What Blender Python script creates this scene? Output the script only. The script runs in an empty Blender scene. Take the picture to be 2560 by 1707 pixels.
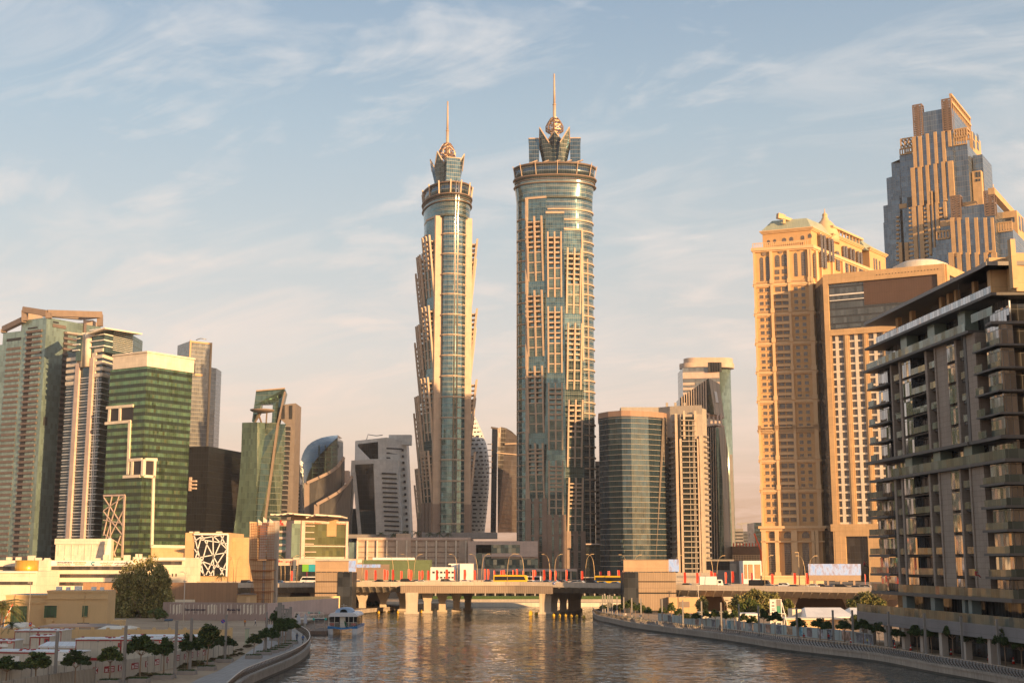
import bpy, bmesh, math, random
from mathutils import Vector, Matrix
random.seed(7)
SC = bpy.context.scene
COL = SC.collection
rad = math.radians
# ---------------------------------------------------------------- camera
FOC, PCX, PCY, HOR, CAMZ = 3200.0, 1280.0, 853.5, 1400.0, 17.5
PITCH = math.atan((HOR - PCY) / FOC)
cp, sp = math.cos(PITCH), math.sin(PITCH)
cam = bpy.data.cameras.new('camera')
cam.sensor_width = 36.0
cam.lens = FOC / 2560 * 36.0
cam.clip_start, cam.clip_end = 0.5, 60000
camo = bpy.data.objects.new('camera', cam); COL.objects.link(camo)
camo.location = (0, 0, CAMZ); camo.rotation_euler = (math.pi/2 + PITCH, 0, 0)
SC.camera = camo
# ---------------------------------------------------------------- light
SUN_AZ, SUN_EL = rad(42), rad(10.0)          # azimuth: to the right of straight behind the camera
SD = Vector((math.sin(SUN_AZ)*math.cos(SUN_EL), -math.cos(SUN_AZ)*math.cos(SUN_EL), math.sin(SUN_EL)))
sun = bpy.data.lights.new('sun', 'SUN'); sun.energy = 5.0; sun.angle = rad(0.5); sun.color = (1.0, 0.60, 0.27)
suno = bpy.data.objects.new('sun', sun); COL.objects.link(suno)
suno.rotation_euler = SD.to_track_quat('Z', 'Y').to_euler(); suno.location = (300, -200, 200)
SC.view_settings.view_transform = 'Standard'; SC.view_settings.look = 'None'
SC.view_settings.exposure = 0.85; SC.view_settings.gamma = 1.0
SC.cycles.max_bounces = 6; SC.cycles.use_denoising = True

class NT:
    """small node-tree writer"""
    def __init__(s, tree): s.t = tree; s.l = tree.links
    def n(s, typ, **kw):
        nd = s.t.nodes.new(typ)
        for k, v in kw.items(): setattr(nd, k, v)
        return nd
    def put(s, sock, v):
        if isinstance(v, bpy.types.NodeSocket): s.l.new(v, sock)
        elif isinstance(v, (tuple, list)) and len(v) == 3 and sock.type == 'RGBA': sock.default_value = (*v, 1)
        else: sock.default_value = v
    def m(s, op, a, b=0.0, c=None, clamp=False):
        nd = s.n('ShaderNodeMath', operation=op, use_clamp=clamp)
        s.put(nd.inputs[0], a); s.put(nd.inputs[1], b)
        if c is not None: s.put(nd.inputs[2], c)
        return nd.outputs[0]
    def v(s, op, a, b=(0, 0, 0)):
        nd = s.n('ShaderNodeVectorMath', operation=op)
        s.put(nd.inputs[0], a)
        if op == 'SCALE': s.put(nd.inputs[3], b)
        else: s.put(nd.inputs[1], b)
        return nd.outputs['Value' if op in ('DOT_PRODUCT', 'LENGTH') else 'Vector']
    def mix(s, f, a, b):
        nd = s.n('ShaderNodeMix', data_type='RGBA')
        s.put(nd.inputs[0], f); s.put(nd.inputs[6], a); s.put(nd.inputs[7], b)
        return nd.outputs[2]
    def fmix(s, f, a, b):
        nd = s.n('ShaderNodeMix', data_type='FLOAT')
        s.put(nd.inputs[0], f); s.put(nd.inputs[2], a); s.put(nd.inputs[3], b)
        return nd.outputs[0]
    def noise(s, vec, scale, detail=4, rough=0.55, dist=0.0):
        nd = s.n('ShaderNodeTexNoise')
        s.put(nd.inputs['Vector'], vec); nd.inputs['Scale'].default_value = scale
        nd.inputs['Detail'].default_value = detail; nd.inputs['Roughness'].default_value = rough
        nd.inputs['Distortion'].default_value = dist
        return nd.outputs['Fac']
    def ramp(s, f, stops):
        nd = s.n('ShaderNodeValToRGB'); s.put(nd.inputs[0], f)
        e = nd.color_ramp.elements
        while len(e) < len(stops): e.new(0.5)
        for el, (p, c) in zip(e, stops):
            el.position = p; el.color = (*c, 1) if len(c) == 3 else c
        return nd.outputs[0]
    def rmap(s, f, a, b, c=0.0, d=1.0):
        nd = s.n('ShaderNodeMapRange'); s.put(nd.inputs[0], f)
        for i, x in enumerate((a, b, c, d)): nd.inputs[i+1].default_value = x
        return nd.outputs[0]
    def comb(s, x, y, z=0.0):
        nd = s.n('ShaderNodeCombineXYZ')
        for i, q in enumerate((x, y, z)): s.put(nd.inputs[i], q)
        return nd.outputs[0]
    def sep(s, vec):
        nd = s.n('ShaderNodeSeparateXYZ'); s.put(nd.inputs[0], vec); return nd.outputs

# ---------------------------------------------------------------- sky
W = bpy.data.worlds.new('World'); SC.world = W; W.use_nodes = True
wt = NT(W.node_tree); W.node_tree.nodes.clear()
sky = wt.n('ShaderNodeTexSky', sky_type='NISHITA'); sky.sun_disc = False
sky.sun_elevation = SUN_EL; sky.sun_rotation = math.pi - SUN_AZ
sky.air_density = 1.0; sky.dust_density = 2.2; sky.ozone_density = 1.6; sky.altitude = 20
gen = wt.n('ShaderNodeTexCoord').outputs['Generated']
dx, dy, dz = wt.sep(gen)
el = wt.m('MAXIMUM', dz, 0.0)
den = wt.m('ADD', el, 0.22)
cpx = wt.m('DIVIDE', dx, den); cpy = wt.m('DIVIDE', dy, den)
# thin streaky cirrus, drawn out along one wind direction
wa = rad(-24)
su = wt.m('ADD', wt.m('MULTIPLY', cpx, math.cos(wa)), wt.m('MULTIPLY', cpy, math.sin(wa)))
sv = wt.m('SUBTRACT', wt.m('MULTIPLY', cpy, math.cos(wa)), wt.m('MULTIPLY', cpx, math.sin(wa)))
pv = wt.comb(wt.m('MULTIPLY', su, 1.0), wt.m('MULTIPLY', sv, 2.3), 0.3)
fine = wt.noise(pv, 2.7, 10, 0.63, 0.9)
big = wt.noise(wt.comb(cpx, wt.m('MULTIPLY', cpy, 1.3), 4.2), 1.15, 3, 0.5, 0.2)
puff = wt.noise(wt.comb(cpx, wt.m('MULTIPLY', cpy, 1.5), 9.1), 3.3, 7, 0.58, 0.5)
m1 = wt.rmap(wt.m('MULTIPLY', fine, wt.rmap(big, 0.30, 0.62, 0.72, 1.08)), 0.40, 0.74)
m2 = wt.rmap(wt.m('MULTIPLY', puff, wt.rmap(fine, 0.35, 0.62, 0.78, 1.15)), 0.50, 0.74)
mask = wt.m('MAXIMUM', m1, m2, clamp=True)
mask = wt.m('MULTIPLY', mask, 0.58)
skyc = wt.n('ShaderNodeVectorMath', operation='MULTIPLY')
SKYCOL = wt.ramp(el, [(0.0, (1.62, 1.07, 0.90)), (0.10, (1.42, 1.10, 0.98)), (0.22, (1.18, 1.08, 1.00)), (0.38, (1.00, 1.04, 1.04)), (0.60, (0.92, 1.0, 1.10))])
wt.put(skyc.inputs[0], sky.outputs[0]); wt.put(skyc.inputs[1], SKYCOL)
cloudc = wt.ramp(el, [(0.0, (4.6, 3.0, 2.2)), (0.15, (4.9, 3.9, 3.3)), (0.25, (4.5, 4.0, 3.7)), (0.45, (4.3, 4.2, 4.1))])
veil = wt.ramp(el, [(0.0, (3.3, 1.95, 1.2)), (0.045, (3.7, 2.35, 1.75)), (0.10, (4.1, 3.15, 2.6)), (0.16, (3.75, 3.35, 3.05)), (0.24, (2.9, 3.1, 3.1)), (0.33, (2.25, 2.75, 3.05)), (0.42, (1.6, 2.15, 2.7)), (0.7, (1.0, 1.5, 2.2))])
base_sky = wt.mix(0.74, skyc.outputs[0], veil)
final = wt.mix(mask, base_sky, cloudc)
bg = wt.n('ShaderNodeBackground'); wt.put(bg.inputs[0], final); bg.inputs[1].default_value = 0.12
wo = wt.n('ShaderNodeOutputWorld'); wt.l.new(bg.outputs[0], wo.inputs[0])

# ---------------------------------------------------------------- geometry from picture measurements
def ray(px, py):
    xc, yc = (px - PCX)/FOC, (PCY - py)/FOC
    return Vector((xc, cp - yc*sp, sp + yc*cp))
def Q(px, py, Y):
    r = ray(px, py); return Vector((0, 0, CAMZ)) + r*(Y/r.y)
def G(px, py, z=0.0):
    r = ray(px, py); return Vector((0, 0, CAMZ)) + r*((z - CAMZ)/r.z)
def H(px, py, z): return G(px, py, z)
def Z(py, Y, px=1280): return Q(px, py, Y).z
def XY(px, py, Y):
    p = Q(px, py, Y); return (p.x, p.y)

class Face:
    """vertical plane through A and B, seen from outside with A on the left"""
    def __init__(s, A, B):
        s.A = Vector((A[0], A[1])); s.B = Vector((B[0], B[1])); d = s.B - s.A
        s.L = d.length; s.t = d/s.L; s.n = Vector((s.t.y, -s.t.x))
    def at(s, u, z, d=0.0):
        p = s.A + s.t*u + s.n*d; return Vector((p.x, p.y, z))
    def hit(s, px, py, d=0.0):
        r = ray(px, py); o = Vector((0, 0)); a = s.A + s.n*d
        k = (a - o).dot(s.n)/Vector((r.x, r.y)).dot(s.n)
        p = Vector((r.x, r.y))*k
        return ((p - s.A).dot(s.t), CAMZ + r.z*k)
    def u(s, px, py): return s.hit(px, py)[0]
    def z(s, px, py): return s.hit(px, py)[1]

class MB:
    """collects geometry and becomes ONE mesh object"""
    def __init__(s): s.v = []; s.f = []; s.m = []; s.uv = []; s.sm = []; s.cut = []
    def face(s, pts, mat=0, uv=None, smooth=False):
        pts = [Vector(p) for p in pts]; i = len(s.v); s.v += pts
        s.f.append(tuple(range(i, i+len(pts)))); s.m.append(mat); s.sm.append(smooth)
        if uv is None:
            n = Vector((0, 0, 0))
            for a in range(len(pts)):
                p, q = pts[a], pts[(a+1) % len(pts)]
                n += Vector(((p.y-q.y)*(p.z+q.z), (p.z-q.z)*(p.x+q.x), (p.x-q.x)*(p.y+q.y)))
            h = math.hypot(n.x, n.y)
            if h > 0.25*abs(n.z) and h > 1e-9:
                tx, ty = -n.y/h, n.x/h; uv = [(p.x*tx + p.y*ty, p.z) for p in pts]
            else: uv = [(p.x, p.y) for p in pts]
        s.uv.append(uv)
    def hexa(s, c, mat=0):
        """8 corners: 0-3 bottom ring, 4-7 top ring"""
        s.cut.append(len(s.f))
        for q in ((0, 3, 2, 1), (4, 5, 6, 7), (0, 1, 5, 4), (1, 2, 6, 5), (2, 3, 7, 6), (3, 0, 4, 7)):
            s.face([c[k] for k in q], mat)
    def cutp(s): s.cut.append(len(s.f)); return s
    def box(s, x0, x1, y0, y1, z0, z1, mat=0):
        s.hexa([Vector(p) for p in ((x0, y0, z0), (x1, y0, z0), (x1, y1, z0), (x0, y1, z0), (x0, y0, z1), (x1, y0, z1), (x1, y1, z1), (x0, y1, z1))], mat)
    def fb(s, F, u0, u1, z0, z1, d0, d1, mat=0):
        """box on a facade; d = distance outwards"""
        c = [F.at(u, z, d) for z in (z0, z1) for (u, d) in ((u0, d1), (u1, d1), (u1, d0), (u0, d0))]
        s.hexa(c, mat)
    def fbp(s, F, x0, y0, x1, y1, d0, d1, mat=0):
        ym = (y0+y1)/2
        u0, u1 = F.u(x0, ym), F.u(x1, ym); xm = (x0+x1)/2
        s.fb(F, u0, u1, F.z(xm, y1), F.z(xm, y0), d0, d1, mat)
    def fpoly(s, F, pix, d0, d1, mat=0, uz=False):
        P = [tuple(p) if uz else F.hit(*p) for p in pix]; s.cut.append(len(s.f))
        a = [F.at(u, z, d1) for u, z in P]; b = [F.at(u, z, d0) for u, z in P]
        s.face(a, mat); s.face(b[::-1], mat)
        for i in range(len(P)):
            j = (i+1) % len(P); s.face([a[i], b[i], b[j], a[j]], mat)
    def fstrip(s, F, x0, y0, x1, y1, w, d0, d1, mat=0, uz=False):
        """slanting bar on a facade from pixel to pixel, width w metres"""
        (ua, za), (ub, zb) = ((x0, y0), (x1, y1)) if uz else (F.hit(x0, y0), F.hit(x1, y1))
        L = math.hypot(ub-ua, zb-za) or 1; ox, oz = -(zb-za)/L*w/2, (ub-ua)/L*w/2
        s.fpoly(F, [(ua-ox, za-oz), (ub-ox, zb-oz), (ub+ox, zb+oz), (ua+ox, za+oz)], d0, d1, mat, uz=True)
    def prism(s, pts, z0, z1, mat=0, top=None, bottom=True):
        n = len(pts); per = 0.0
        for i in range(n):
            a, b = pts[i], pts[(i+1) % n]; L = math.hypot(b[0]-a[0], b[1]-a[1])
            s.face([(a[0], a[1], z0), (b[0], b[1], z0), (b[0], b[1], z1), (a[0], a[1], z1)], mat,
                   [(per, z0), (per+L, z0), (per+L, z1), (per, z1)]); per += L
        s.face([(p[0], p[1], z1) for p in pts], mat if top is None else top)
        if bottom: s.face([(p[0], p[1], z0) for p in pts][::-1], mat if top is None else top)
    def loft(s, rings, mat=0, caps=True, smooth=True, capmat=None):
        """rings: lists of 3d points, same count, closed"""
        n = len(rings[0]); per = [0.0]
        for i in range(n): per.append(per[-1] + (Vector(rings[0][(i+1) % n]) - Vector(rings[0][i])).length)
        for a, b in zip(rings, rings[1:]):
            for i in range(n):
                j = (i+1) % n
                s.face([a[i], a[j], b[j], b[i]], mat, [(per[i], a[i][2]), (per[i+1], a[j][2]), (per[i+1], b[j][2]), (per[i], b[i][2])], smooth)
        if caps:
            cm = mat if capmat is None else capmat
            s.face(list(rings[0])[::-1], cm); s.face(list(rings[-1]), cm)
    def beam(s, p, q, w, h=None, mat=0):
        p, q = Vector(p), Vector(q); h = h or w; d = (q-p)
        if d.length < 1e-6: return
        d.normalize(); up = Vector((0, 0, 1)) if abs(d.z) < 0.95 else Vector((0, 1, 0))
        a = d.cross(up).normalized()*(w/2); b = a.cross(d).normalized()*(h/2)
        s.hexa([p-a-b, p+a-b, p+a+b, p-a+b, q-a-b, q+a-b, q+a+b, q-a+b], mat)
    def tube(s, pts, r, n=8, mat=0, caps=True, r1=None):
        pts = [Vector(p) for p in pts]; rings = []; m = len(pts)
        for i, p in enumerate(pts):
            d = (pts[min(i+1, m-1)] - pts[max(i-1, 0)]).normalized()
            up = Vector((0, 0, 1)) if abs(d.z) < 0.9 else Vector((0, 1, 0))
            a = d.cross(up).normalized(); b = d.cross(a)
            rr = r if r1 is None else r + (r1-r)*i/(m-1)
            rings.append([p + a*(math.cos(2*math.pi*k/n)*rr) + b*(math.sin(2*math.pi*k/n)*rr) for k in range(n)])
        s.loft(rings, mat, caps)
    def lathe(s, c, prof, n=12, mat=0):
        c = Vector(c)
        s.loft([[c + Vector((r*math.cos(2*math.pi*k/n), r*math.sin(2*math.pi*k/n), z)) for k in range(n)] for r, z in prof], mat)
    def build(s, name, mats, parent=None, base=None, link=True):
        me = bpy.data.meshes.new(name)
        b = Vector(base) if base is not None else (Vector(parent['_o']) if parent is not None and '_o' in parent.keys() else Vector((0, 0, 0)))
        me.from_pydata([tuple(v-b) for v in s.v], [], s.f)
        for mt in (mats if isinstance(mats, (list, tuple)) else [mats]): me.materials.append(mt)
        me.polygons.foreach_set('material_index', s.m)
        me.polygons.foreach_set('use_smooth', s.sm)
        ul = me.uv_layers.new(name='UVMap'); flat = []
        for u in s.uv:
            for a in u: flat += [a[0], a[1]]
        ul.data.foreach_set('uv', flat)
        bm = bmesh.new(); bm.from_mesh(me)
        bmesh.ops.remove_doubles(bm, verts=bm.verts, dist=1e-4)
        bmesh.ops.recalc_face_normals(bm, faces=bm.faces); bm.to_mesh(me); bm.free()
        o = bpy.data.objects.new(name, me)
        if link: COL.objects.link(o)
        if parent is not None: o.parent = parent
        elif base is not None: o.location = b
        return o

    def each(s, name, mats, parent, most=100):
        """every piece becomes a part of its own; past `most` the smaller ones are one mesh of kind stuff"""
        cuts = sorted(set(s.cut + [len(s.f)])); ps = []
        for a, b in zip(cuts, cuts[1:]):
            ids = sorted({i for f in s.f[a:b] for i in f}); lo = [min(s.v[i][k] for i in ids) for k in range(3)]; hi = [max(s.v[i][k] for i in ids) for k in range(3)]
            d = [hi[k]-lo[k] for k in range(3)]; ps.append((math.hypot(d[0], d[1])*max(d[2], .05), a, b))
        order = sorted(range(len(ps)), key=lambda k: -ps[k][0]); keep = set(order[:most])
        def take(rs):
            m = MB()
            for a, b in rs:
                for i in range(a, b): m.face([s.v[k] for k in s.f[i]], s.m[i], s.uv[i], s.sm[i])
            return m
        out = []
        for k, (_, a, b) in enumerate(ps):
            if k in keep: out.append(take([(a, b)]).build(name, mats, parent))
        rest = [(a, b) for k, (_, a, b) in enumerate(ps) if k not in keep]
        if rest: tag(take(rest).build(name, mats, parent), kind='stuff')
        return out

def tag(o, label=None, cat=None, group=None, kind=None):
    if label: o['label'] = label
    if cat: o['category'] = cat
    if group: o['group'] = group
    if kind: o['kind'] = kind
    return o
def thing(name, label, cat, loc, group=None, rotz=0.0, local=False):
    """an Empty at the thing's base; parts built in world space unless local"""
    o = bpy.data.objects.new(name, None); COL.objects.link(o); o.empty_display_size = 0.5
    o.location = loc; o.rotation_euler = (0, 0, rotz)
    o['_o'] = [0.0, 0.0, 0.0] if local else [float(c) for c in loc]
    return tag(o, label, cat, group)
def sub(part): part['_o'] = list(part.parent['_o']); return part
def tree_of(o): return [c for c in ALL_KIDS.get(o.name, [])]
def copy_thing(o, loc=None, rotz=None, label=None, group=None, scale=None):
    def rec(src, par):
        c = src.copy(); COL.objects.link(c)
        if par is not None: c.parent = par
        for ch in src.children: rec(ch, c)
        return c
    c = rec(o, None)
    if loc is not None: c.location = loc
    if rotz is not None: c.rotation_euler = (0, 0, rotz)
    if scale is not None: c.scale = (scale,)*3 if not isinstance(scale, tuple) else scale
    if label: c['label'] = label
    if group: c['group'] = group
    return c
ORD = ['first','second','third','fourth','fifth','sixth','seventh','eighth','ninth','tenth','eleventh','twelfth','thirteenth','fourteenth','fifteenth','sixteenth','seventeenth','eighteenth','nineteenth','twentieth']
ORD += ['twenty-'+x for x in ORD[:9]] + ['thirtieth'] + ['thirty-'+x for x in ORD[:9]] + ['fortieth'] + ['forty-'+x for x in ORD[:9]] + ['fiftieth'] + ['fifty-'+x for x in ORD[:9]] + ['sixtieth'] + ['sixty-'+x for x in ORD[:9]]

# ---------------------------------------------------------------- materials
def newmat(name):
    m = bpy.data.materials.new(name); m.use_nodes = True; m.node_tree.nodes.clear()
    t = NT(m.node_tree); b = t.n('ShaderNodeBsdfPrincipled'); o = t.n('ShaderNodeOutputMaterial')
    t.l.new(b.outputs[0], o.inputs[0]); return m, t, b
def solid(name, col, rough=0.75, metal=0.0, var=0.14, scale=0.25, joint=None, jcol=None, streak=0.0, bump=0.0, spec=0.4):
    """weathered plain surface; joint=(w,h) adds panel seams in metres"""
    m, t, b = newmat(name)
    tc = t.n('ShaderNodeTexCoord')
    n1 = t.noise(tc.outputs['Object'], scale, 6, 0.6)
    n2 = t.noise(tc.outputs['Object'], scale*9, 3, 0.6)
    f = t.m('ADD', t.m('MULTIPLY', n1, 0.7), t.m('MULTIPLY', n2, 0.3))
    k = t.rmap(f, 0.3, 0.7, 1-var, 1+var)
    if streak:
        u, v, _ = t.sep(tc.outputs['UV'])
        sn = t.noise(t.comb(t.m('MULTIPLY', u, 1.6), t.m('MULTIPLY', v, 0.09)), 1.0, 5, 0.65)
        k = t.m('MULTIPLY', k, t.rmap(sn, 0.35, 0.75, 1.0, 1-streak))
    c = t.v('SCALE', (col[0], col[1], col[2]), k)
    if joint:
        u, v, _ = t.sep(tc.outputs['UV'])
        ju = t.m('LESS_THAN', t.m('FRACT', t.m('DIVIDE', u, joint[0])), 0.05/joint[0]*joint[2] if len(joint) > 2 else 0.05/joint[0])
        jv = t.m('LESS_THAN', t.m('FRACT', t.m('DIVIDE', v, joint[1])), 0.05/joint[1]*joint[2] if len(joint) > 2 else 0.05/joint[1])
        j = t.m('MAXIMUM', ju, jv)
        wn = t.n('ShaderNodeTexWhiteNoise', noise_dimensions='2D')
        t.put(wn.inputs['Vector'], t.comb(t.m('FLOOR', t.m('DIVIDE', u, joint[0])), t.m('FLOOR', t.m('DIVIDE', v, joint[1]))))
        c = t.v('SCALE', c, t.rmap(wn.outputs['Value'], 0, 1, 0.95, 1.05))
        c = t.mix(t.m('MULTIPLY', j, 0.75), c, jcol or tuple(x*0.45 for x in col))
    t.put(b.inputs['Base Color'], c)
    b.inputs['Roughness'].default_value = rough; b.inputs['Metallic'].default_value = metal
    b.inputs['Specular IOR Level'].default_value = spec
    if bump:
        bp = t.n('ShaderNodeBump'); bp.inputs['Strength'].default_value = bump; bp.inputs['Distance'].default_value = 0.05
        t.put(bp.inputs['Height'], n2); t.put(b.inputs['Normal'], bp.outputs[0])
    return m
def glass(name, tint, pw=1.5, fh=3.6, line=(0.25, 0.25, 0.24), lw=0.09, hw=0.16, span=0.0, spancol=(0.1, 0.1, 0.1), metal=0.75, rough=0.07, tilt=0.02, pane_var=0.22, voff=0.0, hl2=None, blinds=0.0, bcol=(0.35, 0.34, 0.30), wave=0.0):
    """curtain-wall glass: panes of metres pw x fh, each tilted and tinted a little differently"""
    m, t, b = newmat(name)
    tc = t.n('ShaderNodeTexCoord'); u, v, _ = t.sep(tc.outputs['UV'])
    uu = t.m('DIVIDE', u, pw); vv = t.m('DIVIDE', t.m('ADD', v, voff), fh)
    fu, fv = t.m('FRACT', uu), t.m('FRACT', vv)
    wn = t.n('ShaderNodeTexWhiteNoise', noise_dimensions='2D')
    t.put(wn.inputs['Vector'], t.comb(t.m('FLOOR', uu), t.m('FLOOR', vv)))
    big = t.noise(tc.outputs['Object'], 0.03, 3, 0.5)
    k = t.m('MULTIPLY', t.rmap(wn.outputs['Value'], 0, 1, 1-pane_var, 1+pane_var), t.rmap(big, 0.3, 0.7, 0.85, 1.15))
    c = t.v('SCALE', (tint[0], tint[1], tint[2]), k)
    if blinds:
        c = t.mix(t.m('MULTIPLY', t.m('LESS_THAN', wn.outputs['Value'], blinds), 0.8), c, bcol)
    met = metal
    if span:
        sm = t.m('LESS_THAN', fv, span); c = t.mix(sm, c, spancol); met = t.fmix(sm, metal, metal*0.6)
    lines = t.m('MAXIMUM', t.m('LESS_THAN', fu, lw/pw), t.m('LESS_THAN', fv, hw/fh))
    if hl2: lines = t.m('MAXIMUM', lines, t.m('LESS_THAN', t.m('ABSOLUTE', t.m('SUBTRACT', fv, hl2)), hw/fh*0.4))
    c = t.mix(lines, c, line)
    t.put(b.inputs['Base Color'], c)
    t.put(b.inputs['Metallic'], t.m('MULTIPLY', t.m('SUBTRACT', 1.0, t.m('MULTIPLY', lines, 0.85)), met))
    t.put(b.inputs['Roughness'], t.fmix(lines, rough, 0.45))
    g = t.n('ShaderNodeNewGeometry')
    off = t.v('SCALE', t.v('SUBTRACT', wn.outputs['Color'], (0.5, 0.5, 0.5)), tilt)
    nv = t.v('ADD', g.outputs['Normal'], off)
    if wave:
        w1 = t.n('ShaderNodeTexNoise'); t.put(w1.inputs['Vector'], tc.outputs['Object']); w1.inputs['Scale'].default_value = 0.12
        nv = t.v('ADD', nv, t.v('SCALE', t.v('SUBTRACT', w1.outputs['Color'], (0.5, 0.5, 0.5)), wave))
    t.put(b.inputs['Normal'], t.v('NORMALIZE', nv))
    b.inputs['Specular IOR Level'].default_value = 0.6
    return m
# ================================================================ shared finishes
M = {}
M['beige'] = solid('beige_cladding', (0.53, 0.41, 0.31), 0.6, joint=(3.0, 3.7), streak=0.08)
M['pink'] = solid('pink_cladding', (0.60, 0.46, 0.38), 0.6, joint=(2.2, 3.3), streak=0.08)
M['cream'] = solid('cream_cladding', (0.72, 0.63, 0.50), 0.6, joint=(2.5, 2.5), streak=0.1)
M['white'] = solid('white_cladding', (0.74, 0.70, 0.64), 0.55, joint=(2.4, 3.0), streak=0.10)
M['plainwhite'] = solid('white_paint', (0.76, 0.74, 0.70), 0.55, streak=0.08)
M['gold'] = solid('sandstone_wall', (0.58, 0.36, 0.17), 0.75, streak=0.10, var=0.10)
M['gold2'] = solid('pale_sandstone_trim', (0.66, 0.45, 0.25), 0.7, streak=0.12, var=0.10)
M['gold3'] = solid('smooth_sand_wall', (0.56, 0.37, 0.19), 0.65, joint=(3.0, 3.6), streak=0.08)
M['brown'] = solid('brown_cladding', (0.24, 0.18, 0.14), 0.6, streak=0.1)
M['mullion'] = solid('bronze_mullion', (0.30, 0.22, 0.16), 0.45, metal=0.3)
M['dark'] = solid('dark_recess', (0.025, 0.025, 0.027), 0.6)
M['black'] = glass('black_glass', (0.030, 0.032, 0.036), 1.8, 3.8, (0.02, 0.02, 0.02), metal=0.5, rough=0.10, tilt=0.01)
M['steel'] = solid('grey_steel', (0.33, 0.32, 0.30), 0.4, metal=0.6)
M['concrete'] = solid('weathered_concrete', (0.42, 0.37, 0.31), 0.85, streak=0.25, bump=0.2)
M['greyclad'] = solid('grey_cladding', (0.24, 0.22, 0.205), 0.55, joint=(1.5, 3.6), streak=0.06)
M['roof'] = solid('roof_gravel', (0.38, 0.33, 0.27), 0.9, bump=0.3)
M['tealg'] = glass('pale_teal_glass', (0.205, 0.29, 0.27), 1.5, 3.25, (0.14, 0.17, 0.15), 0.07, 0.10, metal=0.38, rough=0.2, tilt=0.015)
M['navyg'] = glass('navy_glass', (0.055, 0.085, 0.10), 1.3, 3.3, (0.03, 0.03, 0.03), 0.05, 0.08, metal=0.7, tilt=0.02)
M['greeng'] = glass('green_glass', (0.15, 0.25, 0.125), 1.35, 3.95, (0.05, 0.06, 0.04), 0.07, 0.10, span=0.5, spancol=(0.032, 0.05, 0.03), metal=0.8, tilt=0.05, pane_var=.4, wave=0.14, blinds=.10, bcol=(.22, .27, .13))  # lighter panes and stronger pane tint stand in for uneven reflections
M['leafg'] = glass('sea_green_glass', (0.20, 0.29, 0.235), 1.6, 3.7, (0.12, 0.17, 0.14), 0.06, 0.10, metal=0.45, rough=0.12, tilt=0.02)
M['leafd'] = glass('dark_green_glass', (0.085, 0.13, 0.105), 1.6, 3.7, (0.05, 0.07, 0.05), 0.08, 0.35, metal=0.65, tilt=0.03)
M['smoke'] = glass('smoked_glass', (0.06, 0.075, 0.072), 1.5, 3.6, (0.035, 0.04, 0.04), 0.07, 0.12, metal=0.7, tilt=0.02, wave=0.02)
M['bronzeg'] = glass('bronze_glass', (0.11, 0.095, 0.085), 1.5, 3.5, (0.07, 0.06, 0.05), 0.08, 0.3, metal=0.6, tilt=0.02)
M['greyg'] = glass('grey_blue_glass', (0.20, 0.21, 0.21), 1.8, 3.6, (0.28, 0.25, 0.20), 0.05, 0.30, metal=0.55, rough=0.15, tilt=0.02)
M['petrol'] = glass('petrol_glass', (0.055, 0.095, 0.12), 1.4, 3.4, (0.05, 0.07, 0.07), 0.06, 0.10, metal=0.6, tilt=0.03, wave=0.12)
M['blueg'] = glass('steel_blue_glass', (0.15, 0.19, 0.23), 1.5, 3.4, (0.20, 0.18, 0.16), 0.10, 0.18, metal=0.65, tilt=0.03)
M['winglass'] = glass('window_glass', (0.075, 0.080, 0.085), 1.1, 2.0, (0.05, 0.045, 0.04), 0.07, 0.07, metal=0.55, tilt=0.06, blinds=0.12)

def solidq(mb, pts, thick, mat=0, vec=None):
    """solid whose front outline is given as (px, py, distance); extruded backwards"""
    a = [Q(*p) for p in pts]; d = Vector(vec) if vec else Vector((0, thick, 0)); b = [p + d for p in a]
    mb.face(a, mat); mb.face(b[::-1], mat)
    for i in range(len(a)):
        j = (i+1) % len(a); mb.face([a[i], b[i], b[j], a[j]], mat)
def c1(x, y): return (x*0.4335, 740 + y*0.4335)
def c2(x, y): return (440 + x*0.3954, 840 + y*0.3954)
def c4(x, y): return (980 + x*0.4847, 700 + y*0.4847)
def c5(x, y): return (1460 + x*0.3826, 860 + y*0.3826)
def c6(x, y): return (1860 + x*0.3828, 500 + y*0.3828)
def c7(x, y): return (2160 + x*0.3571, 200 + y*0.3571)
def c8(x, y): return (1860 + x*0.3571, 1000 + y*0.3571)
GZ = 5.0
def rect_back(A, B, depth):
    """four plan corners: front edge A-B and a back edge `depth` behind it"""
    F = Face(A, B); n = F.n
    return [A, B, (B[0]-n.x*depth, B[1]-n.y*depth), (A[0]-n.x*depth, A[1]-n.y*depth)]
def bands(mb, F, u0, u1, z0, z1, pitch, th, d0, d1, mat=0):
    z = z1
    while z > z0:
        mb.fb(F, u0, u1, z-th, z, d0, d1, mat); z -= pitch

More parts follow.
